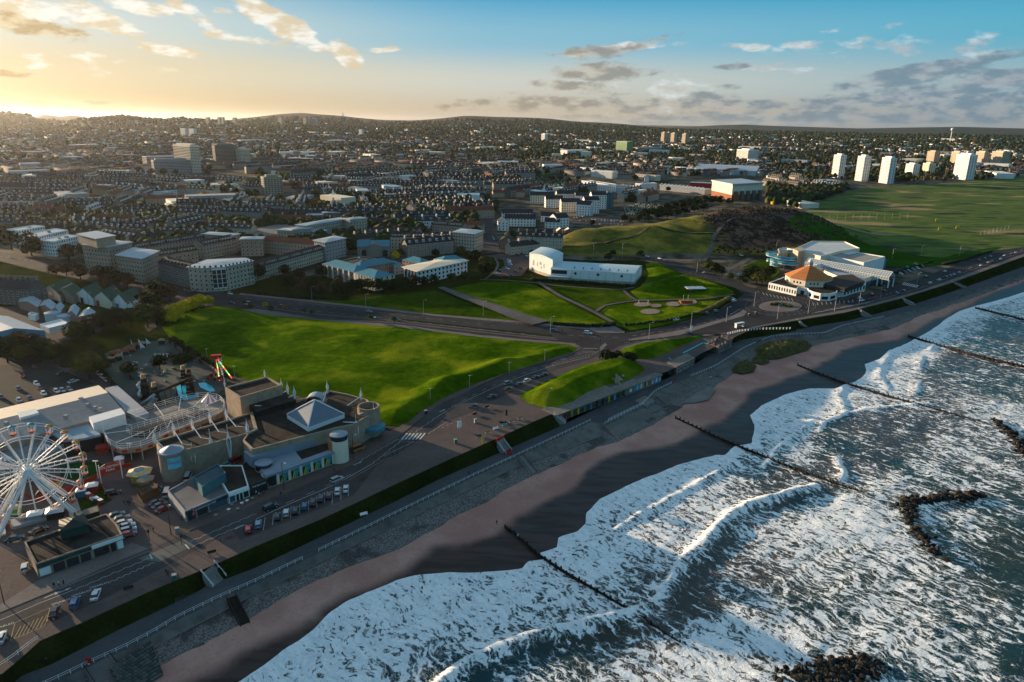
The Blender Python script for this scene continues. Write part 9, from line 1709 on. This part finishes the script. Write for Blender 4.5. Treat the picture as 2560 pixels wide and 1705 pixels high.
for a in((312,1262,'black','denim','person in black walking across the yard, left of the three',1),(319,1259,'grey','black','person in grey walking across the yard, middle of the three',1),(324,1263,'black','black','person in black walking across the yard, right of the three',1),(417,1436,'black','black','person in black striding over the brown paving near the stairs',1),(421,1440,'navy','black','person in navy walking just behind the striding one',1),(981,1142,'navy','denim','person in navy standing on the road edge below the zebra crossing',0),(993,1141,'black','khaki','person in black standing right of the one in navy',0),(836,1180,'black','black','person in black on the footway before the painted shutters',0),(702,1240,'black','denim','person in black at the foot of the esplanade lamp post',0),(641,1238,'white','denim','person in white outside the black fronted cafe',0),(648,1242,'white','black','person in a pale top beside the cafe tables',0),(676,1224,'pink','grey','person in pink walking past the shop corner',1),(660,1238,'red','black','person in red by the cafe tables',0),(552,1357,'grey','black','person in grey near the bicycle rack',0),(384,1330,'black','denim','person in black waiting at the crossing',0),(1043,1038,'black','black','person in black on the footway below the lawn',1),(455,1300,'navy','black','person in navy on the corner by the teal cafe',0),(136,1470,'black','khaki','person in black by the seating outside the arcade',0),(148,1466,'white','black','person in white outside the arcade',0),(160,1462,'black','black','person in black right of the one in white',0)):person(*a[:5],walk=bool(a[5]),rz=RNG.uniform(0,6))
for px,py,tp,lg,lb in((544,1450,'black','black','person in black coming up the long stone stairs'),(1172,1188,'black','denim','person in dark clothes on the lower promenade, left of a pair'),(1177,1190,'grey','black','person in grey on the lower promenade, right of a pair'),(118,1660,'navy','black','person in navy standing by a bicycle at the bottom left'),(1776,948,'white','grey','person in white near the round dune'),(1655,968,'black','black','person in black by the platform corner'),(2015,825,'red','black','person in red where the promenade ramps meet'),(2130,812,'black','black','person in black beside the curved railing')):person(px,py,tp,lg,lb,True,ZPROM,RNG.uniform(0,6))
for px,py,tp,lg,lb in((1268,1325,'black','black','person in black at the head of the nearest groyne'),(1274,1330,'khaki','black','person in khaki beside the groyne head'),(1284,1336,'navy','denim','person in navy by the first groyne posts'),(1295,1346,'white','grey','person in a long white coat at the groyne'),(1242,1312,'black','black','lone person in black on the pink sand')):person(px,py,tp,lg,lb,False,ZSAND-.9,RNG.uniform(0,6))
def bike(px,py,lb,z=0,rz=0):
 t=thing('bicycle',lb,'bicycle',P(px,py,z),rz,'parked bicycles')
 for s in(-.52,.52):b=MB();b.path([(s+.33*math.cos(a),0,.34+.33*math.sin(a))for a in np.linspace(0,6.28,13)],.025,3);b.build('wheel',TYRE,t)
 b=MB();b.path([(-.52,0,.34),(-.2,0,.75),(.35,0,.8),(.52,0,.34)],.025,3);b.path([(-.2,0,.75),(0,0,.36),(.35,0,.8)],.025,3);b.build('frame',RF,t,kind='stuff');b=MB();b.box((-.2,0,.85),(.22,.1,.05));b.build('saddle',TYRE,t)
for i,(x,y)in enumerate(((566,1350),(573,1347),(580,1344),(902,1202),(912,1199))):bike(x,y,'bicycle parked at the rack, %s on the esplanade'%('left of three|middle of three|right of three|left of the far pair|right of the far pair'.split('|')[i]),0,.8)
# labels for the repeats, told apart by what stands near them
def where(x,y):
 best=sorted(NAMED,key=lambda n:math.hypot(n[1]-x,n[2]-y))[0];dx,dy=x-best[1],y-best[2];r_=math.hypot(x,y);f=(dx*x+dy*y)/r_;s=(dx*y-dy*x)/r_
 d='behind' if f>abs(s)else('in front of' if-f>abs(s)else('right of' if s>0 else 'left of'));return d,best[0]
CN={'dark':'dark green','green':'green','olive':'olive','brown':'brown autumn','yellow':'golden yellow','orange':'orange autumn','bright':'bright green','rust':'rust coloured'}
bag={}
for t,kd,r_,px_,py_ in TREES:
 if t['label']:continue
 d,n=where(t.location.x,t.location.y);kind='bush' if t.name.startswith('bush')else 'tree';bag.setdefault(('%s %s %s %s'%(CN[kd],kind,d,n),'tree'),[]).append((px_,t))
for t,wn_,px_,py_,k in IND:
 d,n=where(t.location.x,t.location.y);bag.setdefault(('%s terrace %s %s'%(wn_,d,n),'ter'),[]).append((px_,t))
ORD2=ORD+['twenty first','twenty second','twenty third','twenty fourth','twenty fifth','twenty sixth','twenty seventh','twenty eighth','twenty ninth','thirtieth']
for(base,_),l in bag.items():
 l.sort(key=lambda q:q[0])
 for i,(_,t)in enumerate(l):t['label']=base if len(l)==1 else('%s, %s'%(base,['left one','right one'][i])if len(l)==2 else '%s, %s from the left'%(base,ORD2[min(i,len(ORD2)-1)]))
for t,kd,*_ in TREES:t['group']=CN[kd]+' trees' if not t.name.startswith('bush')else 'dark bushes'
# air
def haze():
 m_=newmat('haze_air');n=m_.node_tree.nodes;v=n.new('ShaderNodeVolumePrincipled');v.inputs['Color'].default_value=(.93,.93,.95,1);v.inputs['Density'].default_value=1.25e-5;v.inputs['Anisotropy'].default_value=.74
 o=n.new('ShaderNodeOutputMaterial');m_.node_tree.links.new(v.outputs[0],o.inputs['Volume'])
 b=MB();b.box((0,15000,-16),(70000,70000,350));h=b.build('haze',m_,None,kind='stuff');return h
haze()
